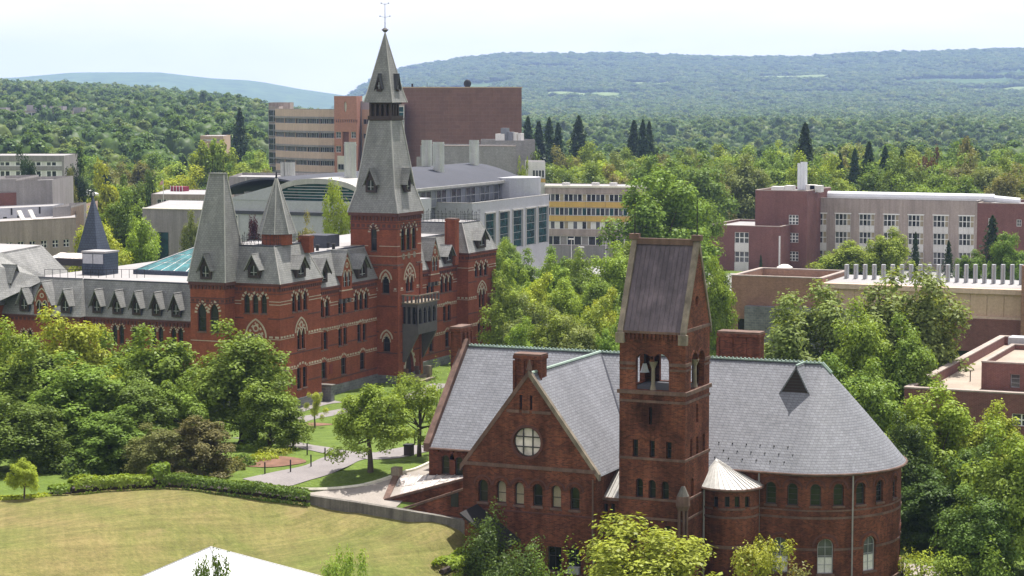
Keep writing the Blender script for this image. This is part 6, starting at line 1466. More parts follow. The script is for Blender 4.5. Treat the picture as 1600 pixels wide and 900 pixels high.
def ribbon(name, mat, px, w, dz=.02, kind='structure'):
    P = smoothline([gp(*p) for p in px]); A, B = [], []
    for k, p in enumerate(P):
        a, b = P[max(0, k - 1)], P[min(len(P) - 1, k + 1)]; tx, ty = b[0] - a[0], b[1] - a[1]; L = math.hypot(tx, ty) or 1
        A.append((p[0] - ty / L * w / 2, p[1] + tx / L * w / 2)); B.append((p[0] + ty / L * w / 2, p[1] - tx / L * w / 2))
    return sheet(name, mat, A, B, len(P) * 2, 3, dz, kind)
def mat_lawn():
    m, n, b = _nodes('lawn_dry'); p = _pos(n)
    c = _ramp(n, _noise(n, p, .10, 8, .70), (.105, .128, .030), (.18, .148, .06), .33, .66)
    def rot(a, sx, sy):
        m1 = n.nodes.new('ShaderNodeMapping'); m1.inputs['Rotation'].default_value = (0, 0, a); n.links.new(p, m1.inputs['Vector'])
        return _noise(n, m1.outputs['Vector'], 1.0, 4, .6, (sx, sy, 1.0))
    c = _mul(n, c, _ramp(n, rot(.35, 1.6, .045), .88, 1.10, .38, .62)); c = _mul(n, c, _ramp(n, rot(-.62, 2.2, .06), .93, 1.06, .40, .60))
    c = _mul(n, c, _ramp(n, rot(.35, 5.5, .25), .92, 1.07, .35, .65)); c = _mul(n, c, _ramp(n, _noise(n, p, 3.2, 6, .8), .72, 1.26, .3, .7)); c = _mul(n, c, _ramp(n, _noise(n, p, 11, 3, .7), .8, 1.2, .3, .7))
    straw = n.nodes.new('ShaderNodeRGB'); straw.outputs[0].default_value = (.27, .20, .10, 1); ms_ = n.nodes.new('ShaderNodeMixRGB')
    n.links.new(_ramp(n, _noise(n, p, .17, 7, .75, (1, .35, 1)), 0.0, .75, .54, .70), ms_.inputs['Fac']); n.links.new(c, ms_.inputs['Color1']); n.links.new(straw.outputs[0], ms_.inputs['Color2']); c = ms_.outputs['Color']
    n.links.new(c, b.inputs['Base Color']); b.inputs['Roughness'].default_value = .95; b.inputs['Specular IOR Level'].default_value = .1
    _bump(n, b, _noise(n, p, 12, 3), .5, .05)
mat_lawn()
far_e = [gp(*p) for p in ((-60, 792), (40, 782), (140, 772), (260, 764), (340, 770), (420, 780), (482, 792), (560, 806), (640, 820), (727, 838))]
near_e = [gp(-90, 930), gp(60, 945), gp(250, 950), gp(420, 950), gp(600, 945), gp(760, 930), gp(775, 885)]
sheet('lawn', 'lawn_dry', far_e, near_e, 90, 40, .24)
ribbon('path', 'asphalt', [(405, 757), (455, 745), (505, 731), (533, 718), (562, 713), (600, 713), (632, 706), (675, 698)], 3.0, .03)
ribbon('path', 'asphalt', [(575, 711), (530, 708), (500, 702), (462, 696), (420, 688), (380, 684)], 2.0, .034)
ribbon('path', 'asphalt', [(440, 668), (470, 656), (505, 649), (545, 641), (590, 634), (640, 622), (690, 600)], 2.2, .03)
ribbon('path', 'asphalt', [(448, 648), (500, 632), (530, 628)], 1.6, .03)
sheet('court', 'gravel_pale', [gp(*p) for p in ((478, 772), (520, 768), (565, 762), (612, 750), (665, 729), (700, 722))], [gp(*p) for p in ((480, 785), (520, 792), (575, 800), (612, 800), (640, 775), (690, 745))], 24, 10, .05)
kp = smoothline([gp(*p) for p in ((455, 766), (500, 768), (540, 766), (575, 760), (612, 749), (645, 737), (672, 726))])
kb_ = MB()
kerb = MB().tube([(x, y, land(x, y) + .1) for x, y in kp], .14, 5).build('kerb', 'concrete_cream', None, kind='structure')
# retaining wall between lawn and court
wp = [Vector((*gp(478, 793), 0)), Vector((*gp(560, 808), 0)), Vector((*gp(640, 823), 0)), Vector((*gp(724, 839), 0))]
rw_ = thing('retaining_wall', (wp[0].x, wp[0].y, land(wp[0].x, wp[0].y)), 'long weathered concrete retaining wall between dry lawn and gravel court', 'wall')
tops = [H(478, 776, x=wp[0].x).z + .1, H(560, 788, x=wp[1].x).z + .1, H(640, 801, x=wp[2].x).z + .1, H(724, 815, x=wp[3].x).z + .1]
for k in range(3):
    a, b = wp[k], wp[k + 1]; n_ = Vector((-(b - a).y, (b - a).x, 0)).normalized() * .45; za, zb = tops[k] , tops[k + 1]
    MB().hexa([(a.x, a.y, 2), (b.x, b.y, 2), (b.x + n_.x, b.y + n_.y, 2), (a.x + n_.x, a.y + n_.y, 2), (a.x, a.y, za), (b.x, b.y, zb), (b.x + n_.x, b.y + n_.y, zb), (a.x + n_.x, a.y + n_.y, za)]).build('wall_section', 'concrete_wall', rw_)
MB().box(wp[3].x - .2, wp[3].x + .5, wp[3].y - .1, wp[3].y + 2.2, 0, tops[3] - .03).build('wall_end', 'concrete_wall', rw_)
# mulch bed and planting bed
def bed(name, cx, cy, rx, ry, mat, dz=.045):
    c = G(cx, cy); mb = MB(); P = []
    for k in range(20): a = 2 * math.pi * k / 20; x, y = c.x + rx * math.cos(a) * (1 + .12 * math.sin(3 * a)), c.y + ry * math.sin(a); P.append((x, y, land(x, y) + dz))
    mb.pyramid(P, (c.x, c.y, land(c.x, c.y) + dz + .1)); return mb.build(name, mat, None, kind='structure')
bed('mulch_bed', 489, 664, 1.8, 1.4, 'mulch'); bed('mulch_bed', 418, 722, 2.6, 2.4, 'mulch')
# roads and parking beyond the halls
def quad_sheet(name, mat, P, z): return MB().poly([(p.x, p.y, z) for p in P]).build(name, mat, None, kind='structure')
quad_sheet('road', 'road_grey', [polar(765, 262), polar(1000, 232), polar(1000, 246), polar(765, 282)], .03)
quad_sheet('paved_lot', 'road_grey', [polar(700, 340), polar(1110, 330), polar(1110, 392), polar(850, 394)], .03)
quad_sheet('paved_lot', 'road_grey', [polar(1108, 338), polar(1680, 334), polar(1680, 392), polar(1108, 378)], .034)  # paving added before the lab so the ground bounce stays neutral
quad_sheet('sidewalk', 'gravel_pale', [polar(775, 290), polar(900, 285), polar(900, 300), polar(775, 306)], .04)
quad_sheet('pavement', 'gravel_pale', [polar(1395, 142), polar(1480, 141), polar(1480, 144), polar(1395, 146)], .03)
# steps down at the left end of the Gothic hall
st = thing('stone_steps', (-118, 180, 0), 'grey stone steps with side wall below the Gothic hall corner turret', 'steps')
sb = G(300, 655); 
for k in range(9):
    MB().box(sb.x - 1.6, sb.x + 1.6, sb.y + k * .42, sb.y + (k + 1) * .42 + (3 if k == 8 else 0), land(sb.x, sb.y) - .6, land(sb.x, sb.y) + .1 + k * .17).build('step', 'rubble_stone', st)
MB().hexa([(sb.x - 2.1, sb.y - .6, 0), (sb.x - 1.65, sb.y - .6, 0), (sb.x - 1.65, sb.y + 4.5, 0), (sb.x - 2.1, sb.y + 4.5, 0), (sb.x - 2.1, sb.y - .6, land(sb.x, sb.y) + .9), (sb.x - 1.65, sb.y - .6, land(sb.x, sb.y) + .9), (sb.x - 1.65, sb.y + 4.5, land(sb.x, sb.y) + 2.6), (sb.x - 2.1, sb.y + 4.5, land(sb.x, sb.y) + 2.6)]).build('side_wall', 'rubble_stone', st)
# posts along the path
for i, (px, py) in enumerate(((480, 711), (508, 719), (486, 730), (454, 738), (414, 742), (648, 694))):
    q = G(px, py); lab = ['at the upper bend of the path', 'at the tip of the grass bend', 'on the inner grass edge', 'beside the mulch bed', 'near the hedge end', 'beside the pair of slender trees'][i]
    o = thing('path_post', (q.x, q.y, q.z), 'thin dark post ' + lab, 'post', 'thin posts along the path')
    MB().tube([(q.x, q.y, q.z - .1), (q.x, q.y, q.z + .8)], .05, 6).build('shaft', 'iron', o); MB().frus((q.x, q.y), .07, .03, q.z + .8, q.z + .9, 6).build('cap', 'iron', o)
q = G(639, 712); o = thing('litter_bin', (q.x, q.y, q.z), 'dark square litter bin beside the path near the chapel-like hall', 'bin'); MB().box(q.x - .28, q.x + .28, q.y - .28, q.y + .28, q.z, q.z + .75).build('body', 'wood_dark', o); MB().box(q.x - .32, q.x + .32, q.y - .32, q.y + .32, q.z + .75, q.z + .85).build('lid', 'iron', o)
o['label'] = 'dark square litter bin beside the path near the brick hall'
# stone block by the corner pavilion
q = G(497, 620); o = thing('areaway_wall', (q.x, q.y, q.z), 'short stone wall with pale sloping cap at the Gothic hall base', 'wall'); MB().box(-107.4, -105.2, 196.3, 197.0, -.3, 1.6).build('wall', 'rubble_stone', o); MB().box(-107.4, -105.1, 196.2, 197.1, 1.6, 1.75).build('cap', 'concrete_wall', o)
# tent
tp = polar(322, 104); tz = zpy(863, 104); bz = tz - 2.1
te = thing('white_tent', (tp.x, tp.y, land(tp.x, tp.y)), 'white event tent with hipped roof on the dry lawn', 'tent')
hx_, hy_ = 6.2, 6.2; cs = [(tp.x - hx_, tp.y - hy_ * 1.2), (tp.x + hx_ * 1.3, tp.y - hy_), (tp.x + hx_ * 1.1, tp.y + .4), (tp.x - hx_, tp.y + .4)]
ax = Vector((-.92, -.39)); a1 = H(150, 932, z=bz); a2 = polar(330, 112); a3 = H(640, 938, z=bz); a4 = polar(400, 80)
cs = [(a4.x, a4.y), (a3.x, a3.y), (a2.x, a2.y), (a1.x, a1.y)]
MB().pyramid([(*c, bz) for c in cs], (tp.x, tp.y, tz)).build('canopy', 'tent_white', te)
for k in range(4):
    MB().tube([(*cs[k], bz + .02), (tp.x, tp.y, tz + .02)], .035, 5).build('seam', 'frame_grey', te); mx_ = ((cs[k][0] + cs[(k + 1) % 4][0]) / 2, (cs[k][1] + cs[(k + 1) % 4][1]) / 2); MB().tube([(*mx_, bz + .015), (tp.x, tp.y, tz + .015)], .02, 5).build('seam', 'frame_grey', te)
    a, b = cs[k], cs[(k + 1) % 4]; MB().hexa([(*a, bz - .35), (*b, bz - .35), (b[0], b[1] + .02, bz - .35), (a[0], a[1] + .02, bz - .35), (*a, bz), (*b, bz), (b[0], b[1] + .02, bz), (a[0], a[1] + .02, bz)]).build('valance', 'tent_white', te)
    MB().tube([(*a, land(*a) - .1), (*a, bz)], .05, 6).build('pole', 'frame_grey', te)
# ---- vehicles
def car(px, py, z, yaw, mat, label, L=4.5, name='parked_car'):
    c = H(px, py, z=z); t = thing(name, (c.x, c.y, z), label, 'car', 'cars parked beyond the halls'); t.rotation_euler[2] = yaw
    ORG[t.name] = (0, 0, 0)
    prof = [(-L / 2, .35), (-L / 2, .82), (-L / 2 + .25, .92), (-L * .30, .98), (-L * .17, 1.42), (L * .18, 1.44), (L * .36, .98), (L / 2 - .08, .80), (L / 2, .62), (L / 2, .35)]
    b = MB(); n = len(prof); W = .86
    def wy(z): return W if z < 1.0 else W - .18
    b.v += [(x, -wy(z), z) for x, z in prof] + [(x, wy(z), z) for x, z in prof]
    b.f += [tuple(reversed(range(n))), tuple(range(n, 2 * n))] + [(k, (k + 1) % n, n + (k + 1) % n, n + k) for k in range(n)]
    b.build('body', mat, t)
    for s in (-1, 1):
        gw = MB(); gw.poly([(-L * .27, s * (W - .02), 1.0), (L * .33, s * (W - .02), 1.0), (L * .18, s * (W - .14), 1.36), (-L * .16, s * (W - .14), 1.36)]); gw.build('side_window', 'glass_dark', t)
        for x in (-L * .31, L * .31):
            w = MB().tube([(x, s * (W - .16), .33), (x, s * (W + .03), .33)], .33, 14).build('wheel', 'rubber', t); MB().tube([(x, s * (W + .031), .33), (x, s * (W + .045), .33)], .19, 10).build('rim', 'paint_silver', w)
        MB().box(L / 2 - .05, L / 2 + .02, s * .6 - .16, s * .6 + .16, .62, .76).build('headlight', 'panel_white', t); MB().box(-L / 2 - .02, -L / 2 + .05, s * .62 - .14, s * .62 + .14, .68, .84).build('tail_light', 'door_red', t)
    MB().poly([(L * .355, -.66, 1.0), (L * .355, .66, 1.0), (L * .19, .6, 1.41), (L * .19, -.6, 1.41)]).build('windscreen', 'glass_dark', t); MB().poly([(-L * .30, -.66, 1.0), (-L * .30, .66, 1.0), (-L * .175, .6, 1.40), (-L * .175, -.6, 1.40)]).build('rear_window', 'glass_dark', t)
    return t
car(784, 513, 0, .1, 'paint_white', 'white car parked beside the far end of the Gothic hall'); car(822, 497, 0, .1, 'paint_silver', 'silver car half hidden by trees beyond the Gothic hall')
car(842, 536, 0, .6, 'paint_white', 'white car glimpsed between trees behind the slate ridge'); car(912, 408, 0, .2, 'paint_white', 'white car beside the yellow school bus')
car(118, 308, zpy(308, 400), .3, 'paint_dark', 'dark car at lot edge behind the blue slate spire'); car(134, 309, zpy(309, 400), .3, 'paint_white', 'white car at lot edge behind the blue slate spire')
c = H(908, 409, z=0); bus = thing('school_bus', (c.x, c.y, 0), 'yellow school bus parked in front of the yellow panel building', 'bus')
bxs = lambda a, b, c_, d, e, f_: MB().box(c.x + a, c.x + b, c.y + c_, c.y + d, e, f_)
body = MB(); L, W = 9.0, 1.2
sec = [(-W, .6), (-W, 2.4), (-W * .8, 2.85), (0, 2.95), (W * .8, 2.85), (W, 2.4), (W, .6)]; n = len(sec)
body.v += [(c.x - L / 2, c.y + y, z) for y, z in sec] + [(c.x + L / 2 - 1.4, c.y + y, z) for y, z in sec]; body.f += [tuple(range(n)), tuple(reversed(range(n, 2 * n)))] + [(k, n + k, n + (k + 1) % n, (k + 1) % n) for k in range(n)]
body.build('body', 'bus_yellow', bus); bxs(L / 2 - 1.4, L / 2, -1.0, 1.0, .6, 1.7).build('bonnet', 'bus_yellow', bus)
for k in range(9): bxs(-L / 2 + .4 + k * .78, -L / 2 + 1.02 + k * .78, -W - .02, -W + .02, 1.75, 2.35).build('side_window', 'glass_dark', bus)
for z in (1.0, 1.45): bxs(-L / 2, L / 2 - 1.4, -W - .03, -W, z, z + .07).build('black_stripe', 'iron', bus)
bxs(L / 2 - 1.41, L / 2 - 1.37, -.95, .95, 1.75, 2.5).build('windscreen', 'glass_dark', bus)
for x in (-2.6, 3.4):
    for s in (-1, 1): MB().tube([(c.x + x, c.y + s * .85, .5), (c.x + x, c.y + s * 1.22, .5)], .5, 14).build('wheel', 'rubber', bus)
# lamp posts by the yellow building
for i, (px, yt) in enumerate(((893, 374), (908.5, 386.5), (947, 374))):
    p = polar(px, 385); zt = zpy(yt, 385); o = thing('street_lamp', (p.x, p.y, 0), ['tall lamp post left of the school bus', 'shorter lamp post above the school bus', 'lamp post right of the school bus among trees'][i], 'lamp post', 'lamp posts by the yellow building')
    MB().tube([(p.x, p.y, 0), (p.x, p.y, zt)], [.1, .06], 6).build('pole', 'panel_white', o); MB().box(p.x - .5, p.x + .5, p.y - .2, p.y + .2, zt, zt + .18).build('lamp_head', 'panel_white', o)

# pale fields among the far woods
mat_plain('field_green', (.14, .19, .06), .95, .15, .02)
FIELDS = [(855, 965, 4450, 4760), (985, 1040, 5200, 5450), (1180, 1290, 5650, 5900), (505, 575, 5200, 5900), (1500, 1600, 4900, 5100), (1380, 1440, 4100, 4200)]
for a, b, d0_, d1_ in FIELDS:
    mb = MB(); nu, nv = 14, 8
    for i in range(nu + 1):
        for j in range(nv + 1): p = polar(a + (b - a) * i / nu + 6 * math.sin(j * .9), d0_ + (d1_ - d0_) * j / nv + 25 * math.sin(i * .7)); mb.v.append((p.x, p.y, terrain(p.x, p.y) + 6))
    for i in range(nu):
        for j in range(nv): k = i * (nv + 1) + j; mb.f.append((k, k + 1, k + nv + 2, k + nv + 1))
    mb.build('field', 'field_green', None, smooth=True, kind='structure')
# ================================================================== vegetation
def mat_leaf(name, forest=False):
    m, n, b = _nodes(name); p = _pos(n); gm = n.nodes.new('ShaderNodeNewGeometry'); oi = n.nodes.new('ShaderNodeObjectInfo')
    if forest:
        r_ = n.nodes.new('ShaderNodeValToRGB'); e = r_.color_ramp.elements
        e[0].position = 0; e[0].color = (.06, .11, .032, 1); e[1].position = 1; e[1].color = (.17, .225, .05, 1)
        for ps, c in ((.25, (.095, .16, .038, 1)), (.5, (.12, .19, .045, 1)), (.7, (.078, .14, .046, 1)), (.85, (.145, .20, .065, 1))):
            k = e.new(ps); k.color = c
        n.links.new(oi.outputs['Random'], r_.inputs['Fac']); c = r_.outputs['Color']
    else: c = oi.outputs['Color']
    c = _mul(n, c, _ramp(n, gm.outputs['Random Per Island'], .68, 1.32, 0.0, 1.0))
    c = _mul(n, c, _ramp(n, _noise(n, p, .55, 3), .78, 1.22, .3, .7))
    n.nodes.remove(b); out = n.nodes['Material Output']
    d = n.nodes.new('ShaderNodeBsdfDiffuse'); t = n.nodes.new('ShaderNodeBsdfTranslucent'); gl = n.nodes.new('ShaderNodeBsdfGlossy'); gl.inputs['Roughness'].default_value = .45
    mx = n.nodes.new('ShaderNodeMixShader'); mx.inputs[0].default_value = .33; m2 = n.nodes.new('ShaderNodeMixShader'); m2.inputs[0].default_value = .012
    n.links.new(c, d.inputs['Color']); yl = n.nodes.new('ShaderNodeMixRGB'); yl.blend_type = 'MULTIPLY'; yl.inputs['Fac'].default_value = 1; yl.inputs['Color2'].default_value = (1.35, 1.2, .5, 1); n.links.new(c, yl.inputs['Color1'])
    n.links.new(yl.outputs['Color'], t.inputs['Color'])
    n.links.new(d.outputs[0], mx.inputs[1]); n.links.new(t.outputs[0], mx.inputs[2]); n.links.new(mx.outputs[0], m2.inputs[1]); n.links.new(gl.outputs[0], m2.inputs[2]); n.links.new(m2.outputs[0], out.inputs['Surface'])
    return m
mat_leaf('leaf'); mat_leaf('leaf_forest', True)
def leafmesh(name, P, N, S, mat):
    """one small bent quad per leaf spray"""
    n = len(P); a = rng.normal(size=(n, 3)); a -= N * (a * N).sum(1, keepdims=True); a /= np.linalg.norm(a, axis=1, keepdims=True) + 1e-9; b = np.cross(N, a)
    S = np.asarray(S)[:, None]; w = rng.uniform(.6, 1.0, (n, 1))
    V = np.empty((n, 4, 3)); V[:, 0] = P - a * S * .5; V[:, 1] = P + b * S * .36 * w; V[:, 2] = P + a * S * .5 - N * S * .1; V[:, 3] = P - b * S * .36 * w
    me = bpy.data.meshes.new(name); me.vertices.add(n * 4); me.vertices.foreach_set('co', V.reshape(-1)); me.loops.add(n * 4); me.loops.foreach_set('vertex_index', np.arange(n * 4, dtype=np.int32))
    me.polygons.add(n); me.polygons.foreach_set('loop_start', np.arange(0, n * 4, 4, dtype=np.int32)); me.polygons.foreach_set('loop_total', np.full(n, 4, dtype=np.int32))
    me.materials.append(M[mat]); me.update(calc_edges=True); return me
def unit(v): return v / (np.linalg.norm(v, axis=1, keepdims=True) + 1e-9)
def crown_pts(n, ncl, h=10., rad=4., base=2.2, top_pow=1.0, flat=.75, cl=(1.0, 1.7), gaps=.0, egg=.12):
    """leaf sprays gathered in clumps that hang on the outer part of an egg-shaped crown"""
    cz = (h + base) / 2; hz = (h - base) / 2
    u = unit(rng.normal(size=(ncl, 3))); u[:, 2] = np.where(u[:, 2] < -.55, -u[:, 2], u[:, 2]); rr = rng.uniform(.5, .97, (ncl, 1))
    rr[: ncl // 6] *= .55
    C = u * rr * np.array([rad, rad, hz]) ; C[:, :2] *= (1 - egg * C[:, 2:3] / hz); C *= (1 + rng.normal(0, .13, (ncl, 1)))
    R0 = rng.uniform(*cl, ncl) * rad / 4; k = rng.choice(ncl, n, p=R0 ** 2 / (R0 ** 2).sum()); d = unit(rng.normal(size=(n, 3)))
    d[:, 2] = np.where((d[:, 2] < -.3) & (rng.random(n) < .7), -d[:, 2], d[:, 2]); q = rng.random((n, 1)) ** .33
    P = C[k] + d * q * R0[k][:, None] * np.array([1, 1, flat]); P += rng.normal(0, .10, P.shape); P[:, 2] += cz
    out = P - np.array([0, 0, cz - hz * .3]); N = unit(unit(out) * .35 + d * .75 + np.array([0, 0, .5]) + rng.normal(0, .38, (n, 3)))
    return P, N, C + np.array([0, 0, cz])
def trunk_mesh(name, h, base, r0, C, nl=7, lean=.2):
    mb = MB(); top = h * .62; pts = [(0, 0, -.3), (lean * .1, 0, base * .5), (lean * .4, lean * .2, base), (lean, lean * .6, h * .45), (lean * 1.2, lean, top)]
    mb.tube(pts, [r0 * 1.35, r0, r0 * .85, r0 * .55, r0 * .18], 8)
    for j in rng.choice(len(C), min(nl, len(C)), replace=False):
        c = C[j]; s = rng.uniform(.25, .7); z0 = base * .8 + (top - base * .8) * s * .8; p0 = (lean * s, lean * .6 * s, z0); m_ = (c[0] * .5, c[1] * .5, z0 + (c[2] - z0) * .45 + .2)
        mb.tube([p0, m_, tuple(c * np.array([.92, .92, 1]))], [r0 * .42, r0 * .26, r0 * .08], 5)
    me = bpy.data.meshes.new(name); me.from_pydata(mb.v, [], mb.f); me.materials.append(M['bark']); me.update(); return me
PROTO = {}
def proto(key, n, ncl, size, mat='leaf', nl=7, h=10., rad=4., base=2.2, r0=.24, **kw):
    P, N, C = crown_pts(n, ncl, h, rad, base, **kw)
    fx = rad / np.quantile(np.hypot(P[:, 0], P[:, 1]), .985); z0, z1 = np.quantile(P[:, 2], .01), np.quantile(P[:, 2], .997); fz = (h - base) / (z1 - z0)
    for A in (P, C): A[:, :2] *= fx; A[:, 2] = base + (A[:, 2] - z0) * fz
    S = rng.uniform(.7, 1.25, n) * size
    PROTO[key] = (trunk_mesh('trunk', h, base, r0, C, nl), leafmesh('crown', P, N, S, mat), h, rad)
for i in range(4): proto('near%d' % i, 23000, 90 + 12 * i, .29, cl=(.6, 1.15), base=1.3)
for i in range(2): proto('full%d' % i, 26000, 125, .29, cl=(.6, 1.1), base=.3, egg=.2)
proto('std', 20000, 85, .27, cl=(.6, 1.1), base=2.7, nl=12)
proto('open0', 9000, 40, .27, cl=(.6, 1.05), base=2.6, nl=16); proto('open1', 7500, 34, .27, cl=(.55, 1.0), base=2.8, nl=16)
proto('wide', 26000, 130, .28, cl=(.55, 1.0), base=.7, egg=.05)
for i in range(4): proto('mid%d' % i, 6000, 40, .56, cl=(.95, 1.6), nl=4, base=1.0)
def conifer(key, n, size, h=10., rad=2.2, tiers=15):
    z = h * (.08 + .92 * rng.random(n) ** 1.15); t = np.floor(z / h * tiers) / tiers; zz = np.clip((z / h - t) * tiers, 0, 1)
    env = rad * (1 - z / h) ** .8 * (1.12 - .45 * zz) + .06; ang = rng.random(n) * 2 * np.pi; wob = 1 + .28 * np.sin(ang * 5 + t * 40) ; r_ = env * wob * rng.random(n) ** .4
    P = np.stack([r_ * np.cos(ang), r_ * np.sin(ang), z - .22 * r_], 1); N = unit(np.stack([np.cos(ang) * .6, np.sin(ang) * .6, np.full(n, .8)], 1) + rng.normal(0, .4, (n, 3)))
    PROTO[key] = (trunk_mesh('trunk', h, .8, .16, np.array([[0, 0, h * .9]]), 1, 0), leafmesh('crown', P, N, rng.uniform(.6, 1.2, n) * size, 'leaf'), h, rad)
conifer('con0', 5200, .34); conifer('con1', 4200, .36, rad=2.7, tiers=11); conifer('larch', 3000, .30, rad=2.6, tiers=9)
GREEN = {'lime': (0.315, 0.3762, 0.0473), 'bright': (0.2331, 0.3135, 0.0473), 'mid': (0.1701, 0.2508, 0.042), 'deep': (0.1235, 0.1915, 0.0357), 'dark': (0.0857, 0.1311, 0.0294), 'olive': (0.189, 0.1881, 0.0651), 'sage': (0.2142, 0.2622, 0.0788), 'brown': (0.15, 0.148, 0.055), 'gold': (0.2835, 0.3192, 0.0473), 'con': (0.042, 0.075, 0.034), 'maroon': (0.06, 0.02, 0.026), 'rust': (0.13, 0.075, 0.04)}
def tree(key, px, D, ytop, wpx, col, label, name='broadleaf_tree', group=None, rot=None, base=None, cat='tree', zb=None):
    p = Vector(base) if base is not None else polar(px, D); z = zb if zb is not None else (land(p.x, p.y) if D < 340 else terrain(p.x, p.y)); tr, cr, h, rad = PROTO[key]
    ht = max(1.5, zpy(ytop, D) - z); sx = wpx / 2 / F_PX * D / rad * (1.13 if D < 340 and wpx > 45 else 1.0); o = thing(name, (p.x, p.y, z), label, cat, group)
    a = rot if rot is not None else random.uniform(0, 6.28); o.rotation_euler[2] = a; o.scale = (sx, sx, ht / h)
    v = random.uniform(.9, 1.1); c = tuple(min(1, k * v * random.uniform(.95, 1.05)) for k in GREEN[col])
    for nm, me in (('trunk', tr), ('crown', cr)):
        q = bpy.data.objects.new(nm, me); COL.objects.link(q); q.parent = o; q.color = (*c, 1)
    return o
def dist_of(px, py): q = G(px, py); return q.x * _fh.x + q.y * _fh.y
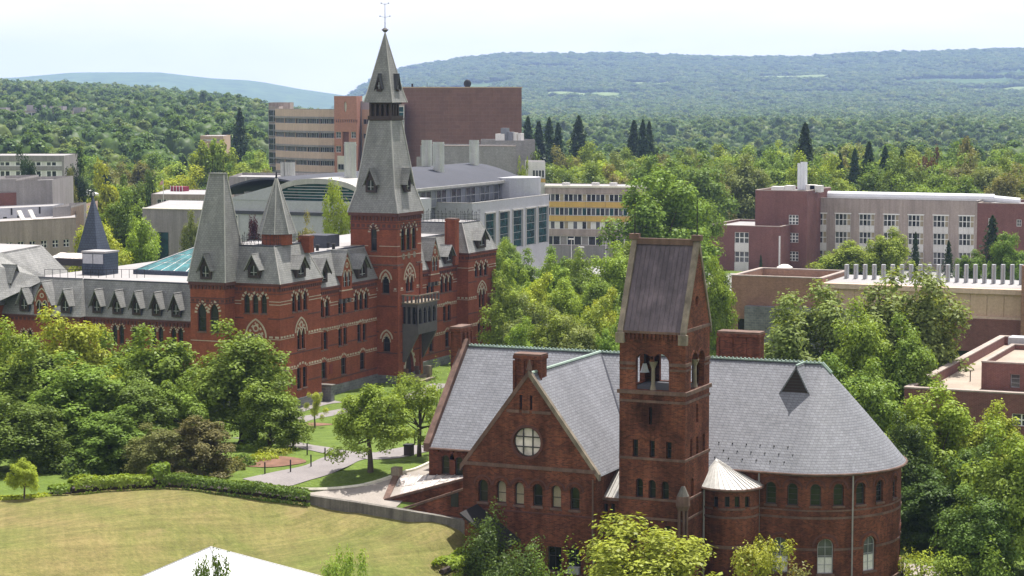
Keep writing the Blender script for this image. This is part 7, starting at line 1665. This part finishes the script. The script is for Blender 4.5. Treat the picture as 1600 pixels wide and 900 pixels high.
# ---- trees one can point at
NT = [  # proto, trunk px, D, top y, crown width px, colour, label
 ('full1', 40, 166, 535, 175, 'mid', 'large green tree at the left edge below the dormered wing'),
 ('full0', 95, 178, 488, 165, 'lime', 'bright lime green tree top rising before the dormered wing'),
 ('full0', 118, 158, 560, 185, 'mid', 'dense deep green tree left, behind the hedge'),
 ('full1', 235, 168, 512, 165, 'mid', 'tall green tree before the wing, left of the stone steps'),
 ('full0', 205, 157, 590, 140, 'deep', 'dark green lower tree between two large trees on the left'),
 ('full0', 372, 166, 510, 172, 'mid', 'big green tree in front of the corner turret'),
 ('full1', 418, 160, 592, 112, 'mid', 'leafy green tree at the right of the corner turret'),
 ('full1', 175, 184, 520, 130, 'mid', 'tree crown between the lime tree top and its right neighbour'), ('full0', 10, 186, 505, 120, 'bright', 'light green tree at the left edge close to the wing'), ('full1', 270, 160, 585, 110, 'mid', 'leafy tree left of the stone steps, lower crown'),
 ('open1', 458, 0, 640, 46, 'deep', 'young slender tree standing on the mulch bed'),
 ('std', 579, 0, 604, 124, 'bright', 'round bright green tree casting shade beside the forked path'),
 ('open0', 655, 0, 588, 100, 'bright', 'airy green tree with twin trunks by the brick hall end'),
 ('open1', 492, 0, 615, 44, 'lime', 'small thin sapling on the round mulch bed'),
 ('std', 38, 0, 722, 50, 'lime', 'small lime green tree on the lawn edge at far left'),
 ('full1', 300, 148, 652, 125, 'brown', 'brownish olive tree behind the hedge'), ('full0', 240, 147, 668, 95, 'olive', 'olive green bushy tree left of the brownish tree'),
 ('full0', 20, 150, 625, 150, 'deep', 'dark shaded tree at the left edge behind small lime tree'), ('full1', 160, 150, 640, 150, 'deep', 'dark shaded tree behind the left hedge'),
 ('wide', 1465, 160, 612, 158, 'bright', 'large bright green maple right of the rounded hall end'), ('full0', 1592, 142, 668, 150, 'bright', 'bright green tree cut off at the right edge'),
 ('full1', 1560, 158, 632, 120, 'lime', 'lime green tree below the flat brick building'), ('full0', 1372, 165, 575, 130, 'mid', 'dark green tree behind the conical slate roof'), ('full1', 1330, 175, 560, 150, 'deep', 'deep green tree between slate roof and flat brick building'),
 ('wide', 1270, 196, 452, 190, 'sage', 'big pale green tree behind the long slate ridge'), ('wide', 1425, 200, 424, 195, 'sage', 'tall pale green tree before the tan brick building'), ('full0', 1350, 188, 478, 130, 'bright', 'green tree between two pale trees behind slate ridge'),
 ('full1', 1430, 186, 500, 130, 'mid', 'green tree right behind the conical slate roof tip'), ('full0', 1418, 155, 650, 110, 'dark', 'dark tree tucked against the rounded hall end'), ('full1', 1530, 150, 690, 130, 'deep', 'deep green tree between maple and right edge'),
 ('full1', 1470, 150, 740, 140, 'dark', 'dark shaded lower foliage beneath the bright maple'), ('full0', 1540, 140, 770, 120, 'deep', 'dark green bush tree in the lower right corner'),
 ('open0', 1030, 121, 822, 262, 'gold', 'yellow green tree in front of the bell tower'), ('open1', 1195, 116, 855, 130, 'gold', 'small yellow green tree right of bell tower foot'), ('open1', 530, 99, 872, 100, 'mid', 'leafy tree top poking up at bottom edge right of the tent'), ('open1', 318, 92, 872, 75, 'deep', 'leafy tree top poking up before the white tent'),
 # between and beyond the halls
 ('near0', 800, 262, 408, 72, 'bright', 'bright green tree at the far end of the Gothic hall'), ('full1', 838, 258, 430, 90, 'lime', 'lime green tree in the grove right of the Gothic hall'),
 ('full0', 835, 232, 465, 90, 'sage', 'pale green tree in the middle of the grove'), ('near3', 880, 240, 440, 80, 'bright', 'bright tree in the grove behind the slate ridge'), ('full0', 930, 250, 425, 90, 'mid', 'green tree in the grove left of the bell tower'),
 ('full1', 925, 225, 470, 95, 'bright', 'tree left of bell tower roof, front of grove'), ('full0', 965, 270, 385, 100, 'bright', 'tall tree just left of the bell tower roof'), ('full1', 870, 290, 388, 75, 'mid', 'green tree in front of the lamp posts'), ('full0', 900, 222, 500, 80, 'sage', 'low pale tree above the slate ridge'), ('full0', 815, 225, 500, 70, 'bright', 'low bright tree behind the slate roof, left part'), ('full1', 955, 216, 500, 70, 'mid', 'low green tree hard against bell tower, left side'),
 ('full0', 795, 245, 440, 80, 'bright', 'bright tree hugging the far end pavilion'), ('full1', 860, 268, 402, 85, 'bright', 'tall bright tree in the back of the grove'), ('full0', 905, 282, 392, 80, 'mid', 'green tree below the school bus'), ('full1', 940, 236, 455, 80, 'lime', 'lime tree before the bell tower roof, left'), ('full0', 865, 226, 478, 95, 'bright', 'broad bright tree low in the grove centre'), ('full1', 820, 300, 392, 70, 'mid', 'tree behind the far end pavilion roof'), ('near1', 985, 300, 380, 80, 'bright', 'tree right behind the bell tower finial'), ('full0', 780, 300, 380, 50, 'bright', 'tree at the far pavilion corner below teal windows'),
 ('near3', 790, 330, 372, 60, 'mid', 'green tree before the teal windows'), ('wide', 1030, 322, 268, 165, 'mid', 'large spreading tree above the bell tower roof'), ('near2', 1090, 345, 300, 90, 'mid', 'green tree right of the large spreading tree'), ('full1', 1125, 236, 408, 70, 'bright', 'green tree right of the bell tower gable'), ('full0', 1120, 262, 410, 60, 'mid', 'tree between the bell tower and tan brick building'),
 ('near1', 1390, 330, 358, 80, 'bright', 'light green tree in front of the concrete window bays'), ('near3', 1330, 335, 378, 110, 'bright', 'low spreading tree in front of the concrete window bays'), ('near2', 1300, 345, 395, 60, 'mid', 'small tree at brick tower corner before window bays'),
 ('con0', 1432, 345, 362, 26, 'con', 'slim conifer in front of the concrete window bays'), ('con1', 1484, 340, 375, 34, 'con', 'bushy conifer in front of the window bays, right'), ('con1', 1552, 335, 336, 64, 'con', 'tall dark pine before the right brick wing'), ('near0', 1580, 330, 365, 70, 'mid', 'green tree at right edge before brick wing'), ('con0', 1190, 330, 398, 16, 'con', 'tiny conifer before the low brick wing'), ('near1', 1520, 330, 392, 60, 'deep', 'dark green bush-like tree between two conifers'),
 # behind the Gothic hall on the left
 ('near2', 150, 285, 333, 95, 'lime', 'bright lime tree behind the blue slate spire'), ('near0', 215, 290, 345, 80, 'bright', 'green tree right of the blue slate spire'), ('near1', 195, 335, 297, 85, 'mid', 'green tree above the blue slate spire'), ('near3', 300, 300, 332, 45, 'sage', 'pale tree before the low grey building'),
 ('full0', 40, 395, 232, 55, 'con', 'dark conifer before the long grey building'), ('full1', 122, 380, 236, 60, 'con', 'dark conifer right of the concrete hall'), ('near1', 105, 372, 268, 50, 'olive', 'olive tree beside the concrete hall roof'), ('mid0', 158, 400, 255, 60, 'lime', 'yellowish tree right of the dark conifer'), ('mid1', 205, 392, 275, 60, 'deep', 'green tree left of the flagpole'), ('mid2', 232, 420, 268, 50, 'dark', 'dark tree behind the flagpole'),
 ('near0', 393, 262, 343, 42, 'maroon', 'dark maroon leaved tree between turret and spirelet'), ('near2', 482, 262, 341, 60, 'olive', 'olive green tree right of the small octagonal spirelet'), ('open0', 530, 275, 284, 62, 'bright', 'feathery light green tree left of the great tower'), ('near3', 515, 268, 352, 40, 'bright', 'small green tree at the feathery tree foot'),
 ('mid3', 818, 405, 248, 24, 'bright', 'small green tree beside the grey laboratory corner'),
]
for k, px, D, yt, w, col, lab in NT:
    if D == 0:
        by = {458: 700, 579: 737, 655: 714, 492: 668, 38: 786}[px]; D = dist_of(px, by); q = G(px, by)
        tree(k, px, D, yt, w, col, lab, base=(q.x, q.y, q.z))
    else: tree(k, px, D, yt, w, col, lab, name='conifer_tree' if k.startswith('con') or k == 'larch' else 'broadleaf_tree')
# ---- forest: nearest trees singly, the far mass as one object
BLD = [(560, 420, 815, 620), ]
pts = []
def ok_spot(x, y, D, px):
    if px < 240 and D < 455: return False
    if px < 110 and D < 480: return False
    if 240 <= px < 420 and D < 425: return False
    if 405 <= px < 830 and D < 575: return False
    if 830 <= px < 1110 and D < 428: return False
    if px >= 1110 and D < 432: return False
    if px > 290 and px < 370 and 545 < D < 585: return False
    if px < 140 and 1120 < D < 1190: return False
    return True
cell = {}
for ring, sp in ((range(425, 900, 1), 10.2), (range(900, 1500, 1), 9.5)):
    tries = 9000 if ring.start < 900 else 15000
    for _ in range(tries):
        D = math.sqrt(random.uniform(ring.start ** 2, ring.stop ** 2)); px = random.uniform(-60, 1660); p = polar(px, D)
        if not ok_spot(p.x, p.y, D, px): continue
        ci, cj = int(p.x // sp), int(p.y // sp)
        if any((p.x - a) ** 2 + (p.y - b) ** 2 < sp * sp for i in (-1, 0, 1) for j in (-1, 0, 1) for a, b in cell.get((ring.start, ci + i, cj + j), ())): continue
        cell.setdefault((ring.start, ci, cj), []).append((p.x, p.y)); pts.append((D, px, p.x, p.y))
pts.sort(); FCOL = ['mid', 'mid', 'bright', 'deep', 'deep', 'sage', 'bright', 'olive', 'dark', 'mid', 'lime']
nind = 0; rest = []
for D, px, x, y in pts:
    z = terrain(x, y)
    if nind < 230 and D < 680:
        nind += 1; con = random.random() < .06; H_ = random.uniform(15.5, 22.5) if not con else random.uniform(17, 22)
        if px < 700: H_ *= .88
        k = random.choice(['con0', 'con1']) if con else random.choice(['near0', 'near1', 'near2', 'near3', 'full0', 'full1'])
        wid = (random.uniform(12, 18.5) if not con else random.uniform(7.5, 10)) / D * F_PX
        col = 'con' if con else random.choice(FCOL)
        side = 'left' if px < 700 else 'right'
        mark = [m_ for lim, m_ in ((60, 'above the long grey building'), (200, 'above the blue slate spire'), (300, 'above the flagpole'), (700, 'left of the tan office building'), (860, 'right of the brown theatre block'), (960, 'behind the yellow panel building'), (1100, 'behind the bell tower roof'), (1180, 'above the low brick wing'), (1290, 'behind the white stacks'), (1450, 'behind the concrete window bays'), (9999, 'at the right edge behind the lab')) if px < lim][0]
        cw = {'con': 'dark', 'mid': 'green', 'bright': 'bright green', 'deep': 'deep green', 'sage': 'grey green', 'olive': 'olive', 'dark': 'very dark', 'lime': 'yellow green'}[col]
        rowd = 'nearest rows' if D < 500 else ('middle rows' if D < 585 else 'farther rows')
        tree(k, px, D, 140 + (CAM_H - z - H_) / D * F_PX, wid, col, cw + (' conifer' if con else ' tree') + ', ' + rowd + ' of woods ' + mark, 'forest_conifer' if con else 'forest_tree', 'woods trees ' + mark, base=(x, y, z), zb=z)
    else: rest.append((x, y, z, D, px))
# named rows of conifers that stand out against the hillside
for i, (px, yt, w) in enumerate(((825, 178, 22), (842, 186, 20), (858, 180, 20), (872, 188, 18), (904, 177, 26), (990, 184, 20), (1004, 183, 18), (1014, 186, 16), (376, 165, 20))):
    tree('con0' if i % 2 else 'con1', px, 610 + 8 * (i % 3), yt + 4, w * 3.4, 'con', 'dark conifer standing above the tree line, number %s from left among the skyline conifers' % ['two', 'three', 'four', 'five', 'six', 'seven', 'eight', 'nine', 'one'][i], 'skyline_conifer', 'skyline conifers')
for i, (px, yt, w) in enumerate(((1335, 232, 30), (1357, 221, 34), (1382, 228, 32), (1408, 234, 26), (1312, 238, 24), (1257, 192, 40))):
    tree('con0' if i % 2 else 'con1', px, 500, yt, w * 2.1, 'con', ['left of the two tallest spruces above the white roof duct', 'tallest dark spruce above the white roof duct', 'dark spruce right of the tallest spruce', 'dark spruce at the right end of the spruce row', 'small dark spruce at the left end of the spruce row', 'ragged dark pine crown left of the spruce row'][i], 'spruce_tree', 'spruces behind the long lab')
for px, yt, lab in ((318, 222, 'left of the three trees before the small tan building'), (334, 219, 'middle of the three trees before the small tan building'), (350, 221, 'right of the three trees before the small tan building')): tree('mid2', px, 520, yt, 60, 'bright', lab)
tree('mid1', 1452, 520, 233, 44, 'rust', 'rust brown tree among green trees at right', 'broadleaf_tree'); tree('mid2', 1508, 520, 216, 50, 'olive', 'grey olive tree beside the rust brown tree', 'broadleaf_tree')
# far woods
def blob(name, n, size, h, rad, base, sub=3):
    P, N, C = crown_pts(n, 14, h, rad, base, cl=(1.0, 1.7)); lm = leafmesh(name, P, N, rng.uniform(.8, 1.3, n) * size, 'leaf_forest')
    bm = bmesh.new(); bm.from_mesh(lm); off = rng.uniform(0, 50)
    ico = bmesh.ops.create_icosphere(bm, subdivisions=sub, radius=1.0)
    for v_ in ico['verts']:
        d = v_.co.copy(); k_ = 1 + .22 * mnoise.noise(d * 2.2 + Vector((off, 0, 0))) + .12 * mnoise.noise(d * 5 + Vector((0, off, 0)))
        v_.co = Vector((d.x * rad * .84 * k_, d.y * rad * .84 * k_, (h + base) / 2 + d.z * (h - base) / 2 * .84 * k_))
        for f_ in v_.link_faces: f_.smooth = True
    bm.to_mesh(lm); bm.free(); return lm
fm = [blob('far_crown_mesh', 2200, .95, 15, 5.2, 1.5), blob('far_crown_mesh', 2200, .95, 13, 5.6, 1.0), blob('far_crown_mesh', 160, 2.2, 14, 5.6, 1.0, 2)]
for a, b, sp in ((1500, 2600, 11.0), (2600, 4600, 13.5), (4600, 7380, 17.0)):
    n = int(.53 * (b * b - a * a) / 2 / (sp * sp) * .85)
    D = np.sqrt(rng.uniform(a * a, b * b, n)); px = rng.uniform(-80, 1680, n)
    for d_, q in zip(D, px):
        p = polar(q, d_)
        if d_ > 2700 and q < 330: continue
        if any(a_ - 6 < q < b_ + 6 and c_ - 60 < d_ < e_ + 60 for a_, b_, c_, e_ in FIELDS): continue
        f_ = mnoise.noise(Vector((p.x * .0022, p.y * .0022, 1.7)))
        if f_ > .42: continue
        rest.append((p.x, p.y, terrain(p.x, p.y), d_, q))
fp_ = bpy.data.meshes.new('far_woods'); fp_.from_pydata([(x, y, z - 1.2) for x, y, z, D, q in rest], [], [])
nR = len(rest); Dn = np.array([r_[3] for r_ in rest]); kd = np.where(Dn > 1700, 2, rng.integers(0, 2, nR)).astype(np.int32)
sc_ = rng.uniform(.8, 1.25, nR) * np.interp(Dn, [0, 1500, 2600, 4600, 7300], [1, 1, 1.2, 1.5, 1.9]); zs_ = rng.uniform(.85, 1.25, nR) * sc_ * np.interp(Dn, [0, 1500, 3500, 7300], [1, 1, .7, .5])
at = fp_.attributes.new('kind_index', 'INT', 'POINT'); at.data.foreach_set('value', kd)
at = fp_.attributes.new('tree_scale', 'FLOAT_VECTOR', 'POINT'); at.data.foreach_set('vector', np.stack([sc_, sc_, zs_], 1).astype(np.float32).reshape(-1))
at = fp_.attributes.new('tree_turn', 'FLOAT_VECTOR', 'POINT'); at.data.foreach_set('vector', np.stack([np.zeros(nR), np.zeros(nR), rng.uniform(0, 6.28, nR)], 1).astype(np.float32).reshape(-1))
fo = bpy.data.objects.new('far_woods', fp_); COL.objects.link(fo); fo['kind'] = 'stuff'; fo['label'] = 'dense green woods covering the far hills'
ng = bpy.data.node_groups.new('far_woods_scatter', 'GeometryNodeTree'); ng.interface.new_socket('Geometry', in_out='INPUT', socket_type='NodeSocketGeometry'); ng.interface.new_socket('Geometry', in_out='OUTPUT', socket_type='NodeSocketGeometry')
gi, go = ng.nodes.new('NodeGroupInput'), ng.nodes.new('NodeGroupOutput'); jn = ng.nodes.new('GeometryNodeJoinGeometry')
def attr(nm, ty): a_ = ng.nodes.new('GeometryNodeInputNamedAttribute'); a_.data_type = ty; a_.inputs['Name'].default_value = nm; return a_.outputs['Attribute']
ki, ts, tt = attr('kind_index', 'INT'), attr('tree_scale', 'FLOAT_VECTOR'), attr('tree_turn', 'FLOAT_VECTOR')
for k in range(3):
    src = bpy.data.objects.new('far_crown', fm[k])
    oi = ng.nodes.new('GeometryNodeObjectInfo'); oi.inputs['Object'].default_value = src; oi.inputs['As Instance'].default_value = True
    cp_ = ng.nodes.new('FunctionNodeCompare'); cp_.data_type = 'INT'; cp_.operation = 'EQUAL'; ng.links.new(ki, cp_.inputs[2]); cp_.inputs[3].default_value = k
    ip = ng.nodes.new('GeometryNodeInstanceOnPoints'); ng.links.new(gi.outputs[0], ip.inputs['Points']); ng.links.new(cp_.outputs[0], ip.inputs['Selection']); ng.links.new(oi.outputs['Geometry'], ip.inputs['Instance'])
    ng.links.new(ts, ip.inputs['Scale']); er = ng.nodes.new('FunctionNodeEulerToRotation'); ng.links.new(tt, er.inputs[0]); ng.links.new(er.outputs[0], ip.inputs['Rotation']); ng.links.new(ip.outputs[0], jn.inputs[0])
ng.links.new(jn.outputs[0], go.inputs[0]); fo.modifiers.new('scatter', 'NODES').node_group = ng

# ---- hedges, shrubs, ivy
def hedge(px, w, h, label, col, name='hedge', size=.22, dens=150, wave=.12):
    P0 = smoothline([gp(*p) for p in px], 6); L = sum(math.hypot(b[0] - a[0], b[1] - a[1]) for a, b in zip(P0, P0[1:])); n = int(L * (w + 2 * h) * dens)
    c = P0[len(P0) // 2]; o = (c[0], c[1], land(*c)); A = np.array(P0); sl = np.r_[0, np.cumsum(np.hypot(*(A[1:] - A[:-1]).T))]
    s = rng.uniform(0, sl[-1], n); X = np.interp(s, sl, A[:, 0]); Y = np.interp(s, sl, A[:, 1]); k = np.clip(np.searchsorted(sl, s) - 1, 0, len(A) - 2); T = A[k + 1] - A[k]; T /= np.linalg.norm(T, axis=1, keepdims=True) + 1e-9; Nn = np.stack([-T[:, 1], T[:, 0]], 1)
    th_ = rng.uniform(-1, 1, n) * math.pi * .62; ex = .45; cs_, sn = np.sin(th_), np.cos(th_)
    a = np.sign(cs_) * np.abs(cs_) ** ex * w / 2; b = np.sign(sn) * np.abs(sn) ** ex
    bump = 1 + wave * np.sin(s * 1.7) * np.sin(s * .63 + 1); jit = rng.uniform(.86, 1.03, n)
    Z = np.clip((b * .62 + .38) * h, .02, None) * bump * jit; G_ = np.array([land(x, y) for x, y in zip(X, Y)])
    P = np.stack([X + Nn[:, 0] * a * jit * bump - o[0], Y + Nn[:, 1] * a * jit * bump - o[1], G_ + Z - o[2]], 1); N = unit(np.stack([Nn[:, 0] * cs_, Nn[:, 1] * cs_, sn + .2], 1) + rng.normal(0, .55, (n, 3)))
    t = thing(name, o, label, 'hedge' if name == 'hedge' else 'shrub', None)
    q = bpy.data.objects.new('foliage', leafmesh('foliage', P, N, rng.uniform(.7, 1.3, n) * size, 'leaf')); COL.objects.link(q); q.parent = t; q.color = (*GREEN[col], 1)
    mb = MB(); ORG[t.name] = o; Q = P0[::3] + [P0[-1]]
    mb.tube([(x, y, land(x, y) + h * .36) for x, y in Q], min(w, h) * .2, 6); mb.build('stems', 'wood_dark', t); return t
hedge([(78, 779), (95, 778), (112, 777)], 1.3, .75, 'low clipped hedge block at the left end of the long hedge', 'mid'); hedge([(112, 776), (160, 772), (200, 770), (236, 768)], 1.7, 1.15, 'rounded bright hedge at the back of the lawn, left', 'bright')
hedge([(236, 768), (250, 766), (262, 766)], 1.5, 1.6, 'taller hump in the hedge above the lawn crest', 'mid'); hedge([(258, 767), (320, 771), (380, 778), (440, 785), (484, 792)], 1.5, 1.05, 'long dark leafy hedge bordering the lawn', 'deep', wave=.08)
hedge([(-20, 787), (30, 784), (78, 780)], 1.0, .35, 'low pale groundcover strip at the far left lawn edge', 'lime')
hedge([(690, 905), (725, 885), (760, 868)], 1.5, 1.0, 'bright ivy hedge at the lawn corner near the cellar hatch', 'bright')
def shrub(px, D, wpx, ytop, col, label, size=.22, dens=1.0, z=None, name='shrub', n=None):
    p = polar(px, D); zb = z if z is not None else land(p.x, p.y); rr = wpx / 2 / F_PX * D; h = max(.5, zpy(ytop, D) - zb); n = n or int(900 * max(.4, rr * rr * .8) * dens)
    u = unit(rng.normal(size=(n, 3))); u[:, 2] = np.abs(u[:, 2]); wob = 1 + .18 * np.sin(u[:, 0] * 5 + px) + .15 * np.sin(u[:, 1] * 6 + px); P = u * np.array([rr, rr, h]) * (wob * rng.uniform(.6, 1.02, n))[:, None]; N = unit(u + np.array([0, 0, .3]) + rng.normal(0, .6, (n, 3)))
    t = thing(name, (p.x, p.y, zb), label, 'shrub'); q = bpy.data.objects.new('foliage', leafmesh('foliage', P, N, rng.uniform(.7, 1.3, n) * size, 'leaf')); COL.objects.link(q); q.parent = t; q.color = (*GREEN[col], 1)
    mb = MB()
    for k in range(4): a = k * 1.6; mb.tube([(p.x, p.y, zb), (p.x + rr * .5 * math.cos(a), p.y + rr * .5 * math.sin(a), zb + h * .7)], [.05, .02], 4)
    mb.build('stems', 'bark', t); return t
shrub(760, 134.5, 76, 806, 'dark', 'dark ivy mound beside the slated cellar hatch', .17, 4.0); shrub(738, 137, 40, 836, 'deep', 'small ivy clump at the concrete wall end', .16, 4.0); shrub(822, 133, 70, 850, 'dark', 'dark ivy at the foot of the gabled wing', .17, 3.0); shrub(845, 128, 60, 872, 'deep', 'green shrub below the wing windows', .17, 3.0); shrub(785, 127, 80, 866, 'dark', 'dark shrub bank under the cellar hatch', .17, 3.0); shrub(880, 122, 80, 884, 'mid', 'low green shrub near the air conditioner window'); shrub(940, 126, 60, 856, 'deep', 'green shrub at the link porch foot')
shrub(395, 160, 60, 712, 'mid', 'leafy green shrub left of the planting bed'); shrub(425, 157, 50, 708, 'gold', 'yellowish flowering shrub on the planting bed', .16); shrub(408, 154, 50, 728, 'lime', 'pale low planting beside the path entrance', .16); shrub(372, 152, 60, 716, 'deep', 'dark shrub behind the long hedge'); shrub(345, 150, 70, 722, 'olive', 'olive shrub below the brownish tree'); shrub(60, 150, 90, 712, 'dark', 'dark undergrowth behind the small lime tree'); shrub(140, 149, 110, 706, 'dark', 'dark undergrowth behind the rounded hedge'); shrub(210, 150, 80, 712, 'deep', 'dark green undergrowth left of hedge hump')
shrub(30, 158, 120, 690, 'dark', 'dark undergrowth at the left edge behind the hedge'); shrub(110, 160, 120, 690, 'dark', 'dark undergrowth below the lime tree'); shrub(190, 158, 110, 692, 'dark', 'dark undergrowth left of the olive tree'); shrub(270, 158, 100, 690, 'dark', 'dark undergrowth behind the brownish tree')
shrub(1420, 141, 36, 868, 'gold', 'golden shrub at the foot of the rounded hall end', .18); shrub(1450, 139, 50, 862, 'lime', 'light green shrub below the maple', .2); shrub(1500, 138, 70, 868, 'bright', 'bright green shrub at the bottom right', .22); shrub(1560, 137, 70, 862, 'mid', 'green shrub at the right bottom edge'); shrub(1255, 133, 50, 880, 'olive', 'small olive shrub at the foot of the apse'); shrub(1425, 150, 30, 842, 'mid', 'slender shrub beside the path at the hall end')
shrub(706, 205, 26, 572, 'bright', 'small climbing shrub at the slate gable tip'); shrub(680, 208, 40, 582, 'mid', 'low shrub on the grass by the hall entrance'); shrub(612, 196, 44, 606, 'mid', 'low shrub in front of the hall base')
# undergrowth carpets below the big tree groups
# ================================================================== haze: one closed box of thin air round everything
hz = bpy.data.materials.new('haze'); hz.use_nodes = True; n = hz.node_tree; n.nodes.clear()
o_ = n.nodes.new('ShaderNodeOutputMaterial'); v = n.nodes.new('ShaderNodeVolumePrincipled'); v.inputs['Color'].default_value = (.42, .57, .97, 1); v.inputs['Density'].default_value = 0.000085; v.inputs['Anisotropy'].default_value = 0.2
n.links.new(v.outputs[0], o_.inputs['Volume'])
hb = MB().box(-10600, 10600, -10600, 10600, -400, 290).build('haze', hz, None, kind='stuff'); hb['label'] = 'thin pale blue summer haze over the valley'
